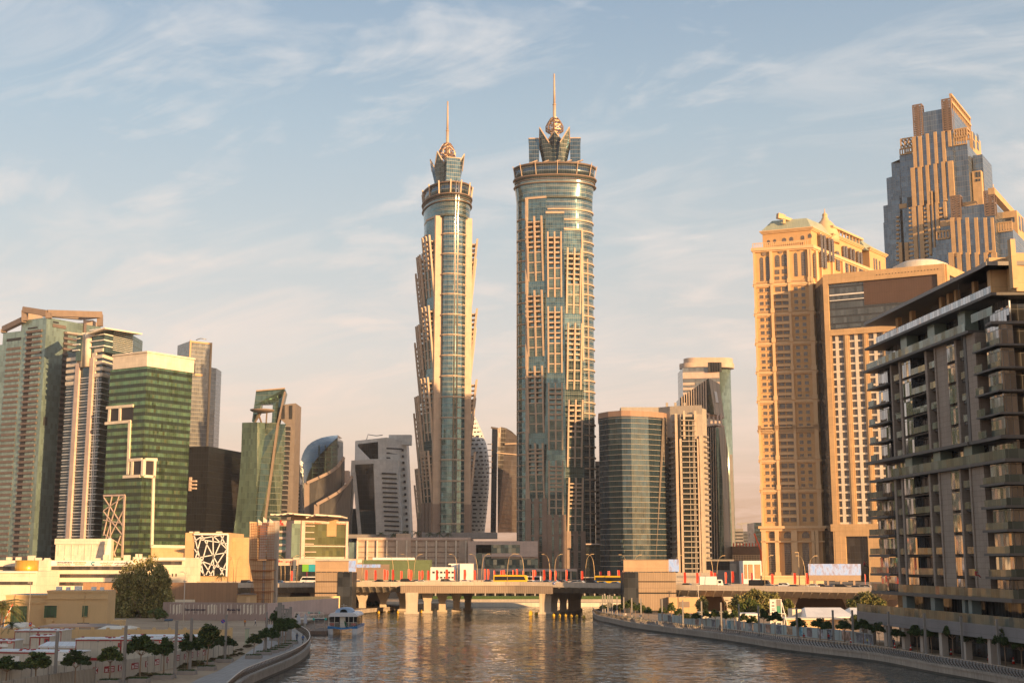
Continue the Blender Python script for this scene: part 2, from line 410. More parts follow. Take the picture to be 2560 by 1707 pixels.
# ================================================================ far left: pale teal tower with roof frame
def teal_tower():
    C = XY(117, 793, 750); L = XY(-70, 845, 783); R = XY(252, 815, 783)
    zt = Z(793, 750, 117); FL, FR = Face(L, C), Face(C, R)
    t = thing('apartment_tower', 'pale teal glass tower at the far left with open brown beams framing its roof', 'tower', (C[0], C[1]+15, GZ))
    u8, u56 = FL.u(8, 830), FL.u(56, 800)
    zl, zl2 = FL.z(30, 830), FL.z(2, 862)
    mb = MB()
    back = 38
    def blk(Fa, u0, u1, z1, dep=back): 
        a, b = Fa.at(u0, 0), Fa.at(u1, 0); p = [(a.x, a.y), (b.x, b.y), (b.x-Fa.n.x*dep, b.y-Fa.n.y*dep), (a.x-Fa.n.x*dep, a.y-Fa.n.y*dep)]
        mb.prism(p, GZ, z1, 0, 1)
    blk(FL, 0, u8, zl2); blk(FL, u8-0.01, u56, zl)
    a = FL.at(u56, 0)
    mb.prism([(a.x, a.y), C, R, (R[0]-8, R[1]+30), (a.x-4, a.y+48)], GZ, zt, 0, 1)
    mb.build('glass_facade', [M['tealg'], M['roof']], t)
    s = MB(); k = MB()
    ua, ub = FL.u(18, 860), FL.u(53, 860); uc, ud, ue = FL.u(66, 860), FL.u(79, 860), FL.u(104, 860)
    z = FL.z(40, 868)
    while z > GZ + 4:
        s.fb(FL, ua, ub, z-1.5, z, 0, 0.35); z -= 3.25
    z = FL.z(85, 826)
    while z > GZ + 4:
        s.fb(FL, uc, ue, z-1.4, z, 0, 0.9); k.fb(FL, uc+.3, ud, z-3.2, z-1.4, 0, 0.12); z -= 3.25
    uf, ug, uh = FR.u(159, 832), FR.u(170, 832), FR.u(192, 836)
    z = FR.z(165, 830)
    while z > GZ + 4:
        s.fb(FR, uf, uh, z-1.3, z, 0, 0.9); k.fb(FR, uf+.3, ug, z-3.2, z-1.3, 0, 0.12); z -= 3.25
    s.fbp(FR, 131, 812, 164, 820, 0, .5); 
    s.fb(FR, FR.u(207, 820), FR.u(213, 820), zt-18, zt+.5, 0, 1.2)
    s.each('balcony_band', solid('umber_band', (0.15, 0.115, 0.10), 0.6), t)
    k.fbp(FR, 132, 804, 147, 808, 0, .1); k.fbp(FL, 70, 818, 94, 822, 0, .1); k.fbp(FL, 17, 845, 53, 852, 0, .1)
    k.fbp(FR, 108, 1042, 118, 1063, 0, .1)
    k.each('recess', M['dark'], t)
    r = MB(); w = 4.6
    P = lambda px, py, Y: Q(px, py, Y)
    r.beam(P(10, 823, 771), P(60, 799, 757), 3, 3.2); r.beam(P(10, 823, 771), P(10, 832, 771), 3, 3)
    r.beam(P(62, 776, 757), P(62, 802, 757), 3, 3); r.beam(P(60, 774, 757), P(118, 783, 751), 3.2, 3.4)
    r.beam(P(116, 783, 751), P(252, 787, 783), 3.2, 3.8); r.beam(P(250, 786, 783), P(250, 816, 783), 3, 3)
    r.beam(P(122, 782, 751), P(122, 796, 751), 3, 3)
    r.beam(P(62, 776, 757), P(70, 782, 805), 3, 3); r.beam(P(250, 788, 783), P(205, 794, 815), 3, 3); r.beam(P(70, 782, 805), P(205, 794, 815), 3, 3)
    r.build('roof_frame', M['brown'], t)
    p = MB(); q = Q(75, 797, 775); p.box(q.x-5, q.x+4, q.y, q.y+10, zt-4, zt+7); q = Q(170, 797, 790); p.box(q.x-9, q.x+10, q.y, q.y+8, zt-4, zt+4); p.box(q.x+11, q.x+17, q.y-4, q.y+4, zt-4, zt+5)
    p.build('plant_room', M['beige'], t)
teal_tower()

def striped_tower():
    C = XY(258, 871, 715); L = XY(171, 882, 732); R = XY(300, 882, 735)
    FA, FB = Face(L, C), Face(C, R); zt = Z(871, 715, 258)
    t = thing('office_tower', 'dark glass tower with thin white bands, two pink pilasters and a tilted roof slab', 'tower', (C[0]-8, C[1]+14, GZ))
    mb = MB(); mb.prism([L, C, R, (R[0]+0, R[1]+25), (L[0]-3, L[1]+38)], GZ, zt, 0, 1)
    mb.build('glass_facade', [M['navyg'], M['roof']], t)
    u = lambda px, py=940: FA.u(px, py)
    p = MB()
    for px, pt in ((197, 910), (232, 895)):
        p.fb(FA, u(px-4.6), u(px+4.6), GZ, FA.z(px, pt), 0, 1.4)
    p.build('pilaster', M['pink'], t)
    b = MB(); z = FA.z(230, 942); zb = z
    while z > GZ + 10:
        b.fb(FA, 0, FA.L, z-.45, z, 0, .55); b.fb(FB, 0, FB.L, z-.45, z, 0, .55); b.fb(FA, 0, FA.L, z-1.75, z-1.6, 0, .3); z -= 3.3
    for px in (187, 191, 243, 247): b.fb(FA, u(px), u(px)+.3, GZ+10, zb, 0, .35)
    b.build('floor_bands', M['plainwhite'], t)
    c = MB(); z = zt
    for i in range(5):
        c.fb(FA, 0, u(195), z-1.9-3, z-3, 0, 1.0); c.fb(FA, u(236), FA.L+.9, z-1.9, z, 0, .9); c.fb(FB, -.9, FB.L, z-1.9, z, 0, .9); z -= 3.5
    c.fb(FA, u(192), u(204), FA.z(198, 910), zt-1, 0, .8); c.fb(FA, u(230), u(240), FA.z(232, 945), zt-0, 0, .8)
    c.build('cream_bands', M['cream'], t)
    f = MB()
    for a, bb in ((206, 214), (217, 230)):
        f.tube([FA.at(u((a+bb)/2, 880), FA.z(a, 918), .4), FA.at(u((a+bb)/2, 880), FA.z(a, 834), .9)], (u(bb)-u(a))/2, 12)
    f.build('rounded_fin', M['cream'], t)
    g = MB(); q0 = XY(232, 840, 719); q1 = XY(262, 830, 714); q2 = XY(332, 845, 735)
    g.prism([q0, q1, q2, (q2[0], q2[1]+20), (q0[0], q0[1]+25)], zt-2, Z(823, 715, 262), 0)
    a0, a1 = XY(192, 845, 724), XY(206, 842, 722); g.prism([a0, a1, (a1[0], a1[1]+20), (a0[0], a0[1]+20)], zt-6, Z(838, 722, 200), 0)
    g.build('penthouse', M['leafd'], t)
    h = MB(); FP = Face(q0, q1); FQ = Face(q1, q2)
    for i in range(4):
        z = zt + 1 + i*3.3
        h.fb(FP, -2, FP.L+.8, z, z+.6, 0, 1.0)
        if i < 3: h.fb(FQ, -.8, 6, z, z+.6, 0, .9); h.fb(Face(a0, a1), -2, 3.2, z-1, z-.4, 0, 1.0)
    z = zt
    while z < zt+12: h.fb(FQ, 7, FQ.L, z, z+.25, 0, .3); z += 1.1
    h.build('louvre_bands', M['plainwhite'], t)
    r = MB()
    for pts in (((219, 832, 712), (262, 818, 706), (356, 833, 726), (340, 834, 760), (262, 824, 752)), ((168, 829, 719), (206, 834, 716), (206, 834, 740), (175, 831, 745))):
        P = [Q(*k) for k in pts]; lo = [k - Vector((0, 0, .8)) for k in P]
        r.face(P); r.face(lo[::-1])
        for i in range(len(P)): j = (i+1) % len(P); r.face([P[i], lo[i], lo[j], P[j]])
    r.build('roof_slab', M['cream'], t)
    # stone podium with relief
    pd = MB(); A, B = XY(140, 1352, 690), XY(272, 1352, 690); pd.prism(rect_back(A, B, 20), GZ, Z(1348, 690, 200), 0, 1)
    FPd = Face(A, B)
    for i in range(8):
        uu = FPd.L*(i+.5)/8; pd.fb(FPd, uu-.15, uu+.15, GZ, Z(1352, 690, 200)-.5, 0, .3, 0)
    pd.fb(FPd, -.5, FPd.L+.5, Z(1360, 690), Z(1346, 690), 0, .6, 0)
    pd.build('podium', [M['cream'], M['roof']], t)
    w = MB(); solidq(w, [(271, 1345, 682), (277, 1345, 682), (276, 1398, 682), (258, 1398, 682)], 1.5); w.build('sloping_fin', M['plainwhite'], t)
striped_tower()

def green_tower():
    C, L, R = XY(368, 915.6, 690), XY(276, 924, 704), XY(481, 931, 715)
    FL, FR = Face(L, C), Face(C, R); zt = Z(915.6, 690, 368)
    t = thing('office_tower', 'green glass office block with a cream cap and a zigzag white frame', 'tower', (C[0], C[1]+14, GZ))
    B1 = (R[0]-12, R[1]+28); B0 = (L[0]+4, L[1]+34)
    mb = MB(); mb.prism([L, C, R, B1, B0], GZ, zt, 0, 1); mb.build('glass_facade', [M['greeng'], M['roof']], t)
    c = MB(); L2 = FL.at(FL.u(284, 905), 0, .5); C2 = Vector((C[0], C[1]-.9, 0)); R2 = FR.at(FR.L+.6, 0, .5)
    c.prism([(L2.x, L2.y), (C2.x, C2.y), (R2.x, R2.y), B1, (L2.x+4, L2.y+34)], zt+.01, Z(882, 690, 366), 0, 1)
    c.prism([(L2.x-.5, L2.y-.3), (C2.x, C2.y-.6), (R2.x+.7, R2.y-.2), (B1[0]+.5, B1[1]+.5), (L2.x+3.5, L2.y+34.5)], Z(882, 690, 366)+.01, Z(880, 690, 366)+.5, 0, 1)
    c.build('parapet_cap', [M['cream'], M['roof']], t)
    w = MB(); th = 1.55
    def st(F, a, b, wd=th, d1=.9): (x0, y0), (x1, y1) = c1(*a), c1(*b); w.fstrip(F, x0, y0, x1, y1, wd, 0, d1)
    for a, b in (((618, 645), (772, 632)), ((637, 650), (632, 728)), ((697, 642), (695, 720)), ((610, 735), (758, 722)), ((752, 722), (741, 1028)), ((768, 950), (765, 1030)), ((748, 946), (822, 941)), ((714, 1042), (812, 1037)), ((828, 942), (824, 1037))): st(FL, a, b)
    for a, b in (((834, 941), (902, 943)), ((890, 943), (886, 1040)), ((830, 940), (826, 1035)), ((826, 1037), (890, 1042)), ((882, 1040), (872, 1440)), ((866, 1441), (1080, 1445))): st(FR, a, b)
    w.build('zigzag_frame', M['cream'], t)
    k = MB()
    k.fpoly(FL, [c1(*p) for p in ((637, 650), (770, 640), (768, 716), (634, 726))], 0, .25); k.fpoly(FL, [c1(*p) for p in ((770, 950), (824, 946), (820, 1032), (766, 1034))], 0, .25); k.fpoly(FR, [c1(*p) for p in ((836, 946), (886, 948), (882, 1034), (832, 1032))], 0, .25)
    k.each('dark_loggia', M['dark'], t)
    l = MB()
    for a, b, wd in (((600, 1150), (724, 1147), .9), ((722, 1148), (708, 1506), 1.2), ((602, 1235), (720, 1155), .45), ((602, 1160), (715, 1330), .45), ((650, 1152), (600, 1380), .45), ((600, 1290), (716, 1310), .45), ((690, 1152), (602, 1440), .45), ((600, 1370), (712, 1440), .45), ((640, 1290), (640, 1500), .45), ((600, 1240), (712, 1380), .45), ((712, 1240), (600, 1460), .45), ((630, 1400), (670, 1500), .45), ((700, 1380), (655, 1500), .45)):
        (x0, y0), (x1, y1) = c1(*a), c1(*b); l.fstrip(FL, x0, y0, x1, y1, wd, .2, .7)
    l.build('lattice_screen', M['pink'], t)
    p = MB(); p.fpoly(FR, [c1(*q) for q in ((870, 1446), (1080, 1446), (1078, 1512), (868, 1512))], 0, .6); p.build('podium_panel', M['gold3'], t)
green_tower()

def slab_tower():
    A, B = XY(474, 853, 1100), XY(530, 858, 1112); F = Face(A, B); zt = Z(853, 1100, 500)
    t = thing('office_tower', 'distant grey glass slab tower with pale stone edges', 'tower', (A[0]+8, A[1]+14, GZ))
    mb = MB(); mb.prism(rect_back(A, B, 28), GZ, zt, 0, 1)
    C0 = F.at(F.L, 0); C1 = XY(541, 918, 1118); mb.prism([(C0.x, C0.y+1), C1, (C1[0], C1[1]+20), (C0.x, C0.y+21)], GZ, Z(918, 1112, 535), 0, 1)
    D0 = XY(448, 890, 1104); mb.prism([D0, (A[0], A[1]+1), (A[0], A[1]+20), (D0[0], D0[1]+20)], GZ, Z(891, 1104, 460), 0, 1)
    mb.build('glass_facade', [M['greyg'], M['roof']], t)
    e = MB(); e.fb(F, 0, 1.4, GZ, zt+1, 0, .8); e.fb(F, F.L-1.6, F.L, GZ, zt+.6, 0, .8); e.fb(F, 0, F.L, zt-1, zt+.5, .0, .7)
    e.fb(F, 6, 13, Z(935, 1100)-1, Z(935, 1100)+1, 0, .8); e.build('stone_edge', M['gold3'], t)
    k = MB(); k.fb(F, 4.5, 6, Z(932, 1100), Z(907, 1100), 0, .3); k.build('slot', M['dark'], t)
    r = MB(); p = Q(490, 850, 1108); r.tube([p, p+Vector((4, 0, 1.5)), p+Vector((9, 0, .6))], .4, 6); r.build('rooftop_crane', M['steel'], t)
slab_tower()

def black_block():
    C, L, R = XY(522, 1115, 800), XY(440, 1115, 806), XY(660, 1140, 880)
    zt = Z(1115, 800, 522)
    t = thing('office_block', 'black glass box building between the green tower and the sea green tower', 'building', (C[0], C[1]+12, GZ))
    mb = MB(); mb.prism([L, C, R, (R[0]-10, R[1]+10), (L[0], L[1]+40)], GZ, zt, 0, 0); mb.build('glass_facade', M['black'], t)
    F = Face(L, C); s = MB()
    for i in range(3): s.fb(F, F.u(478, 1200), F.u(493, 1200), Z(1200+i*9, 800)-1, Z(1200+i*9, 800), 0, 1.6)
    s.fb(F, F.u(475, 1200), F.u(480, 1200), Z(1226, 800), Z(1192, 800), 0, 1.4)
    s.build('balcony', M['pink'], t)
black_block()

def slanted_tower():
    t = thing('office_tower', 'sea green tower with a leaning glass blade and a round helipad deck', 'tower', (*XY(650, 1300, 812), GZ))
    Y0 = 800
    def q(x, y, Y=Y0): a = c2(x, y); return (a[0], a[1], Y)
    mb = MB(); solidq(mb, [q(418, 547, 806), q(512, 544, 800), q(513, 720, 800), q(508, 960, 800), q(498, 1290, 800), q(357, 1290, 807), q(372, 1180, 807), q(388, 1060, 807), q(402, 900, 806), q(412, 740, 806)], 40)
    mb.build('curved_facade', M['leafg'], t)
    f2 = MB(); solidq(f2, [q(512.5, 544, 799.8), q(574, 548, 815), q(560, 640, 812), q(540, 780, 808), q(520, 900, 803), q(508, 970, 799.8), q(513, 720, 799.8)], 26)
    f2.build('bright_facet', M['leafg'], t)
    g = MB(); solidq(g, [q(574, 548, 812), q(650, 548, 816), q(610, 820, 814), q(560, 1290, 810), q(499, 1290, 800), q(509, 960, 801), q(540, 780, 808.5), q(560, 640, 812.5)], 24)
    solidq(g, [q(506, 348, 818), q(684, 332, 822), q(696, 362, 826), q(650, 560, 818), q(575, 551, 814), q(605, 545, 815), q(612, 430, 818), q(540, 432, 818), q(535, 480, 818), q(492, 545, 816), q(480, 540, 816), q(494, 440, 817)], 5)
    g.build('leaning_glass', M['leafd'], t)
    w = MB(); solidq(w, [q(655, 555, 817), q(694, 555, 817), q(690, 800, 817), q(668, 1020, 817), q(660, 1290, 817), q(562, 1290, 811), q(612, 820, 815)], 20); w.build('side_glass', M['leafd'], t)
    c = MB(); solidq(c, [q(655, 520, 818), q(680, 432, 818), q(757, 424, 818), q(730, 1290, 818), q(660, 1290, 818), q(672, 1020, 818), q(694, 800, 818), q(694, 556, 818)], 22); c.build('concrete_core', solid('grey_brown_core', (.20, .165, .14), .6, joint=(3, 3.7)), t)
    d = MB(); d.beam(Q(*q(690, 352, 820)), Q(*q(644, 560, 816)), 1.1, 1.6); d.beam(Q(*q(644, 560, 816)), Q(*q(560, 1190, 809)), 1.4, 1.8); d.beam(Q(*q(506, 346, 817)), Q(*q(690, 330, 821)), .8, .8)
    d.build('diagonal_fin', M['mullion'], t)
    h = MB(); p = Q(*q(545, 470, 806)); h.lathe((p.x, p.y, p.z), [(2.5, -1.6), (6.5, -.8), (7.6, 0), (7.6, .5), (0.1, .5)], 24)
    h.beam(p+Vector((-1, 0, -1)), Q(*q(500, 545, 808)), .8); h.beam(p+Vector((3, 0, -1)), Q(*q(570, 548, 812)), .9); h.beam(p+Vector((-3, 2, -1)), Q(*q(540, 548, 812)), .8)
    h.build('helipad', M['brown'], t)
    b = MB(); k = MB()
    for i in range(19):
        y = 570 + i*31; x = 705 - i*1.3
        a = Q(*q(x, y, 816.5)); b.box(a.x-1.7, a.x+1.7, a.y, a.y+1.4, a.z-.3, a.z+.35); k.box(a.x-1.8, a.x+1.8, a.y+.9, a.y+2.3, a.z-2.8, a.z-.6)
    for i in range(3):
        for xx in (676, 724):
            a = Q(*q(xx, 452+i*28, 817)); k.box(a.x-1, a.x+1, a.y+.6, a.y+1.4, a.z-1.5, a.z+1.5)
    b.each('balcony', M['greyclad'], t); k.each('opening', M['dark'], t)
slanted_tower()

M['jb'] = solid('taupe_band', (.34, .26, .21), .6)
def sail_tower():
    t = thing('office_tower', 'dark curved blade tower whose stepped sides sweep down like a sail', 'tower', (*XY(810, 1300, 915), GZ))
    def q(x, y, Y=900): a = c2(x, y); return (a[0], a[1], Y)
    inner = [(1022, 640), (985, 672), (930, 728), (880, 785), (845, 850), (825, 905), (816, 970), (814, 1300)]
    outer = [(1022, 625), (975, 630), (920, 642), (868, 662), (828, 695), (803, 735), (790, 785), (784, 860), (782, 1000), (780, 1300)]
    mb = MB()
    n = 24
    def rs(P):
        L = [0]
        for a, b in zip(P, P[1:]): L.append(L[-1]+math.hypot(a[0]-b[0], a[1]-b[1]))
        out = []
        for i in range(n+1):
            s = L[-1]*i/n; k = 0
            while k < len(P)-2 and L[k+1] < s: k += 1
            f = (s-L[k])/(L[k+1]-L[k]); out.append((P[k][0]+(P[k+1][0]-P[k][0])*f, P[k][1]+(P[k+1][1]-P[k][1])*f))
        return out
    I, O = rs(inner), rs(outer)
    for i in range(n):
        a, b, c, d = Q(*q(*I[i], 898)), Q(*q(*I[i+1], 898)), Q(*q(*O[i+1], 912)), Q(*q(*O[i], 912))
        mb.face([a, b, c, d], 0, None, True); mb.face([d, c, c+Vector((0, 25, 0)), d+Vector((0, 25, 0))], 0)
    mb.build('curved_roof_shell', M['petrol'], t)
    g = MB(); solidq(g, [q(*p, 899) for p in I] + [q(1022, 1300, 899)], 30); g.build('glazed_front', M['smoke'], t)
    gl = MB()
    for i in range(16):
        y = 700+i*33; p0 = Q(*q(862 if y > 800 else 990-(y-660)*.8, y, 898.6)); p1 = Q(*q(1018, y-4, 898.6)); gl.beam(p0, p1, .3, .9)
    for x in (862, 905, 945, 985): gl.beam(Q(*q(x, 800 if x < 900 else 690, 898.5)), Q(*q(x-6, 1290, 898.5)), .8, .3)
    gl.build('floor_grid', M['leafd'], t)
    low = MB(); solidq(low, [q(836, 925, 888), q(900, 900, 889), q(960, 872, 890), q(1010, 838, 891), q(1040, 800, 892), q(1053, 766, 893), q(1050, 1300, 893), q(836, 1300, 888)], 12)
    solidq(low, [q(893, 1062, 878), q(960, 1030, 879), q(1020, 995, 880), q(1070, 950, 881), q(1108, 890, 882), q(1100, 1300, 882), q(893, 1300, 878)], 10)
    low.build('ribbed_wing', glass('ribbed_dark_cladding', (0.065, 0.062, 0.060), 1.15, 3.5, (0.045, 0.04, 0.035), 0.5, 0.1, metal=0.3, rough=0.3, tilt=0.02), t)
    bd = MB()
    for P, Y in (([(820, 1300), (822, 928), (900, 893), (960, 865), (1012, 828), (1040, 790), (1053, 764)], 887), ([(882, 1300), (884, 1064), (960, 1022), (1020, 987), (1070, 942), (1108, 884)], 877)):
        for a, b in zip(P, P[1:]):
            wd = 3.4 if a[0] in (820, 882) else 2.0
            bd.beam(Q(*q(a[0]+6, a[1], Y)), Q(*q(b[0]+6, b[1], Y+1)), wd, 2.0)
    bd.build('stone_band', M['jb'], t)
    x = MB(); solidq(x, [q(1050, 850, 905), q(1092, 850, 905), q(1092, 925, 905), q(1050, 925, 905)], 8); x.build('roof_box', M['pink'], t)
sail_tower()

def banded_block():
    t = thing('apartment_block', 'narrow block with pink floor bands tucked beside the curved blade tower', 'building', (*XY(745, 1300, 935), GZ))
    def q(x, y, Y=930): a = c2(x, y); return (a[0], a[1], Y)
    mb = MB(); solidq(mb, [q(742, 935), q(760, 900), q(782, 878), q(782, 1300), q(736, 1300)], 14); solidq(mb, [q(748, 812, 960), q(783, 812, 960), q(783, 940, 960), q(746, 940, 960)], 14)
    mb.build('glass_facade', M['smoke'], t)
    b = MB()
    for i in range(12): b.beam(Q(*q(745, 945+i*22, 929.6)), Q(*q(780, 945+i*22, 929.6)), .8, 1.2)
    b.beam(Q(*q(742, 935, 929)), Q(*q(736, 1290, 929)), 1.2, 1.2); b.build('floor_bands', M['pink'], t)
banded_block()

def white_block():
    t = thing('office_tower', 'white office tower with black glass panels and long slot windows', 'tower', (*XY(950, 1300, 975), GZ))
    def q(x, y, Y=950): a = c2(x, y); return (a[0], a[1], Y)
    mb = MB()
    solidq(mb, [q(1133, 662, 958), q(1276, 646, 950), q(1278, 790, 950), q(1130, 790, 958)], 26)
    solidq(mb, [q(1277, 646, 950), q(1330, 640, 953), q(1455, 664, 965), q(1486, 1330, 965), q(1290, 1330, 950), q(1278, 790, 950)], 26)
    solidq(mb, [q(1250, 780, 944), q(1402, 782, 949), q(1432, 1330, 949), q(1268, 1330, 944)], 12)
    solidq(mb, [q(1108, 786, 946), q(1252, 779, 944), q(1253, 806, 944), q(1110, 812, 946)], 14)
    solidq(mb, [q(1108, 800, 946), q(1134, 800, 946), q(1096, 1330, 946), q(1076, 1330, 946)], 5)
    solidq(mb, [q(1116, 860, 945.6), q(1136, 860, 945.6), q(1180, 1330, 945.6), q(1157, 1330, 945.6)], 5)
    a = Q(*q(1345, 636, 962)); mb.box(a.x, a.x+17, a.y, a.y+8, a.z-6, a.z+1.5)
    mb.build('white_shell', M['white'], t)
    k = MB(); solidq(k, [q(1150, 682, 957), q(1277, 668, 950-.2), q(1279, 775, 949.8), q(1153, 780, 957)], .5)
    solidq(k, [q(1132, 812, 946), q(1246, 804, 945), q(1256, 1102, 945), q(1150, 1102, 946.5)], 10)
    k.build('black_glass_panel', M['black'], t)
    g = MB(); solidq(g, [q(1152, 1104, 947), q(1257, 1102, 945.2), q(1268, 1330, 945.2), q(1160, 1330, 947)], 10); solidq(g, [q(1098, 1090, 952), q(1160, 1090, 952), q(1160, 1330, 952), q(1080, 1330, 952)], 3)
    g.build('lower_glass', M['petrol'], t)
    s = MB()
    for i in range(13):
        y = 862+i*30; x0 = 1300+i*1.6
        solidq(s, [q(x0, y, 948.2-3.4), q(x0+93, y+4, 948.2-.6), q(x0+93, y+12, 948.2-.6), q(x0, y+9, 948.2-3.4)], 1.4)
    for i in range(3):
        y = 704+i*30; solidq(s, [q(1330, y, 952.6), q(1427, y+5, 962), q(1428, y+14, 962), q(1331, y+9, 952.6)], 1)
    for i in range(14):
        y = 720+i*40; a = Q(*q(1433+i*2.4, y, 962)); s.box(a.x-.7, a.x+.7, a.y-1, a.y+1.5, a.z-.9, a.z+.9)
    s.build('slot_windows', M['dark'], t)
    r = MB(); p = Q(*q(1205, 655, 960)); r.tube([p, p+Vector((1, 0, 4)), p+Vector((7, 0, 3)), p+Vector((12, 0, 3.5))], .35, 6); r.build('rooftop_crane', M['steel'], t)
white_block()

def holed_tower():
    t = thing('office_tower', 'white curved tower pierced by rows of dark slots behind the shorter spired tower', 'tower', (*XY(1190, 1300, 1050), GZ))
    def q(x, y, Y=1040): a = c4(x, y); return (a[0], a[1], Y)
    edge = [(428, 700), (448, 745), (470, 795), (488, 850), (498, 910), (502, 970), (502, 1040), (497, 1110), (490, 1190), (478, 1300)]
    mb = MB(); k = MB(); rows = []
    n = 14
    for x, y in edge:
        row = []
        for i in range(n+1):
            f = i/n; xx = 340 + (x-340)*math.sin(f*math.pi/2); row.append(Q(*q(xx, y, 1030 + 25*(1-math.cos(f*math.pi/2)))))
        rows.append(row)
    for a, b in zip(rows, rows[1:]):
        for i in range(n): mb.face([a[i], a[i+1], b[i+1], b[i]], 0, None, True)
    mb.face([r[n] for r in rows] + [r[n]+Vector((-10, 40, 0)) for r in rows][::-1], 0)
    top = rows[0]; mb.face(top + [p+Vector((0, 40, 0)) for p in top][::-1], 0)
    mb.build('pierced_shell', M['white'], t)
    rng = random.Random(3)
    y = 716
    while y < 1285:
        xe = 0
        for (x0, y0), (x1, y1) in zip(edge, edge[1:]):
            if y0 <= y <= y1: xe = x0+(x1-x0)*(y-y0)/(y1-y0)
        f = 0.28 + rng.random()*.08
        while f < 0.9:
            f2 = min(f + rng.choice((.07, .09, .12)), .97)
            P = []
            for ff, yy in ((f, y), (f2, y), (f2, y+7), (f, y+7)):
                P.append(q(340+(xe-340)*math.sin(ff*math.pi/2), yy, 1029 + 25*(1-math.cos(ff*math.pi/2))))
            solidq(k, P, .6); f = f2 + rng.choice((.05, .07, .10))
        y += 21
    k.build('slots', M['dark'], t)
holed_tower()

def dark_curved_tower():
    t = thing('office_tower', 'narrow dark tower with a curved top between the two spired towers', 'tower', (*XY(1258, 1300, 1020), GZ))
    def q(x, y, Y=1000): a = c4(x, y); return (a[0], a[1], Y)
    mb = MB(); solidq(mb, [q(545, 765, 1000), q(562, 757, 1001), q(590, 763, 1003), q(618, 780, 1006), q(645, 805, 1010), q(645, 1300, 1010), q(545, 1300, 1000)], 30)
    mb.build('glass_facade', M['bronzeg'], t)
    b = MB(); solidq(b, [q(516, 762, 1003), q(545, 764, 999.8), q(542, 900, 999.8), q(536, 1300, 999.8), q(508, 1300, 1003)], 24); b.build('end_wall', M['black'], t)
    e = MB(); e.beam(Q(*q(512, 760, 1002)), Q(*q(546, 766, 999)), 1, 1.4); e.beam(Q(*q(540, 890, 998.6)), Q(*q(645, 900, 1008)), .6, .8); e.beam(Q(*q(580, 845, 1000)), Q(*q(645, 842, 1007)), 1, 1.2)
    for i in range(6): e.beam(Q(*q(494, 846+i*30, 1006)), Q(*q(515, 846+i*30, 1002)), 1, .6)
    e.build('ledge', M['mullion'], t)
dark_curved_tower()

def wedge_glass_tower():
    y0 = 480
    P = [(*c5(97, y0), 846), (*c5(160, 475), 836), (*c5(245, 470), 830), (*c5(305, 468), 830), (*c5(420, 470), 835), (*c5(514, 475), 842), (*c5(562, 480), 853)]
    pts = [XY(*p) for p in P]; zt = Z(c5(0, 472)[1], 832)
    t = thing('office_tower', 'broad dark glass tower ruled with thin pale floor lines and a brown leaning facet', 'tower', (pts[3][0], pts[3][1]+18, GZ))
    foot = pts + [(pts[-1][0]-2, pts[-1][1]+30), (pts[0][0]+2, pts[0][1]+34)]
    mb = MB(); mb.prism(foot, GZ, zt, 0, 1); mb.build('glass_facade', [M['petrol'], M['roof']], t)
    b = MB(); z = zt-1
    while z > GZ+8:
        for a, c in zip(pts, pts[1:]):
            F = Face(a, c); b.fb(F, 0, F.L, z-.25, z, 0, .25)
        z -= 3.4
    b.build('floor_lines', M['concrete'], t)
    c = MB(); cx = sum(p[0] for p in foot)/len(foot); cy = sum(p[1] for p in foot)/len(foot)
    g = [((p[0]-cx)*1.015+cx, (p[1]-cy)*1.015+cy) for p in foot]
    c.prism(g, zt, Z(c5(0, 436)[1], 832), 0, 1); c.build('parapet', [solid('rust_parapet', (0.36, 0.23, 0.16), 0.7, joint=(1.5, 9)), M['roof']], t)
    f = MB(); F = Face(pts[5], pts[6]); F5 = Face(pts[4], pts[5])
    solidq(f, [(*c5(514, 482), 840.5), (*c5(560, 482), 851), (*c5(560, 1480), 851), (*c5(466, 1480), 837)], 6); f.build('brown_facet', solid('brown_panelling', (0.21, 0.18, 0.155), 0.45, joint=(2.2, 3.4), metal=0.2), t)
    s = MB(); FF = Face(pts[0], pts[2])
    for i in range(5):
        for j in range(3):
            x = 145 + j*48 + (i*31) % 23; a, c = c5(x, 1278+i*34); s.fbp(FF, a, c, a+5, c+6, .4, .7)
    s.build('pale_windows', M['tealg'], t)  # paler teal panes without any glow
wedge_glass_tower()

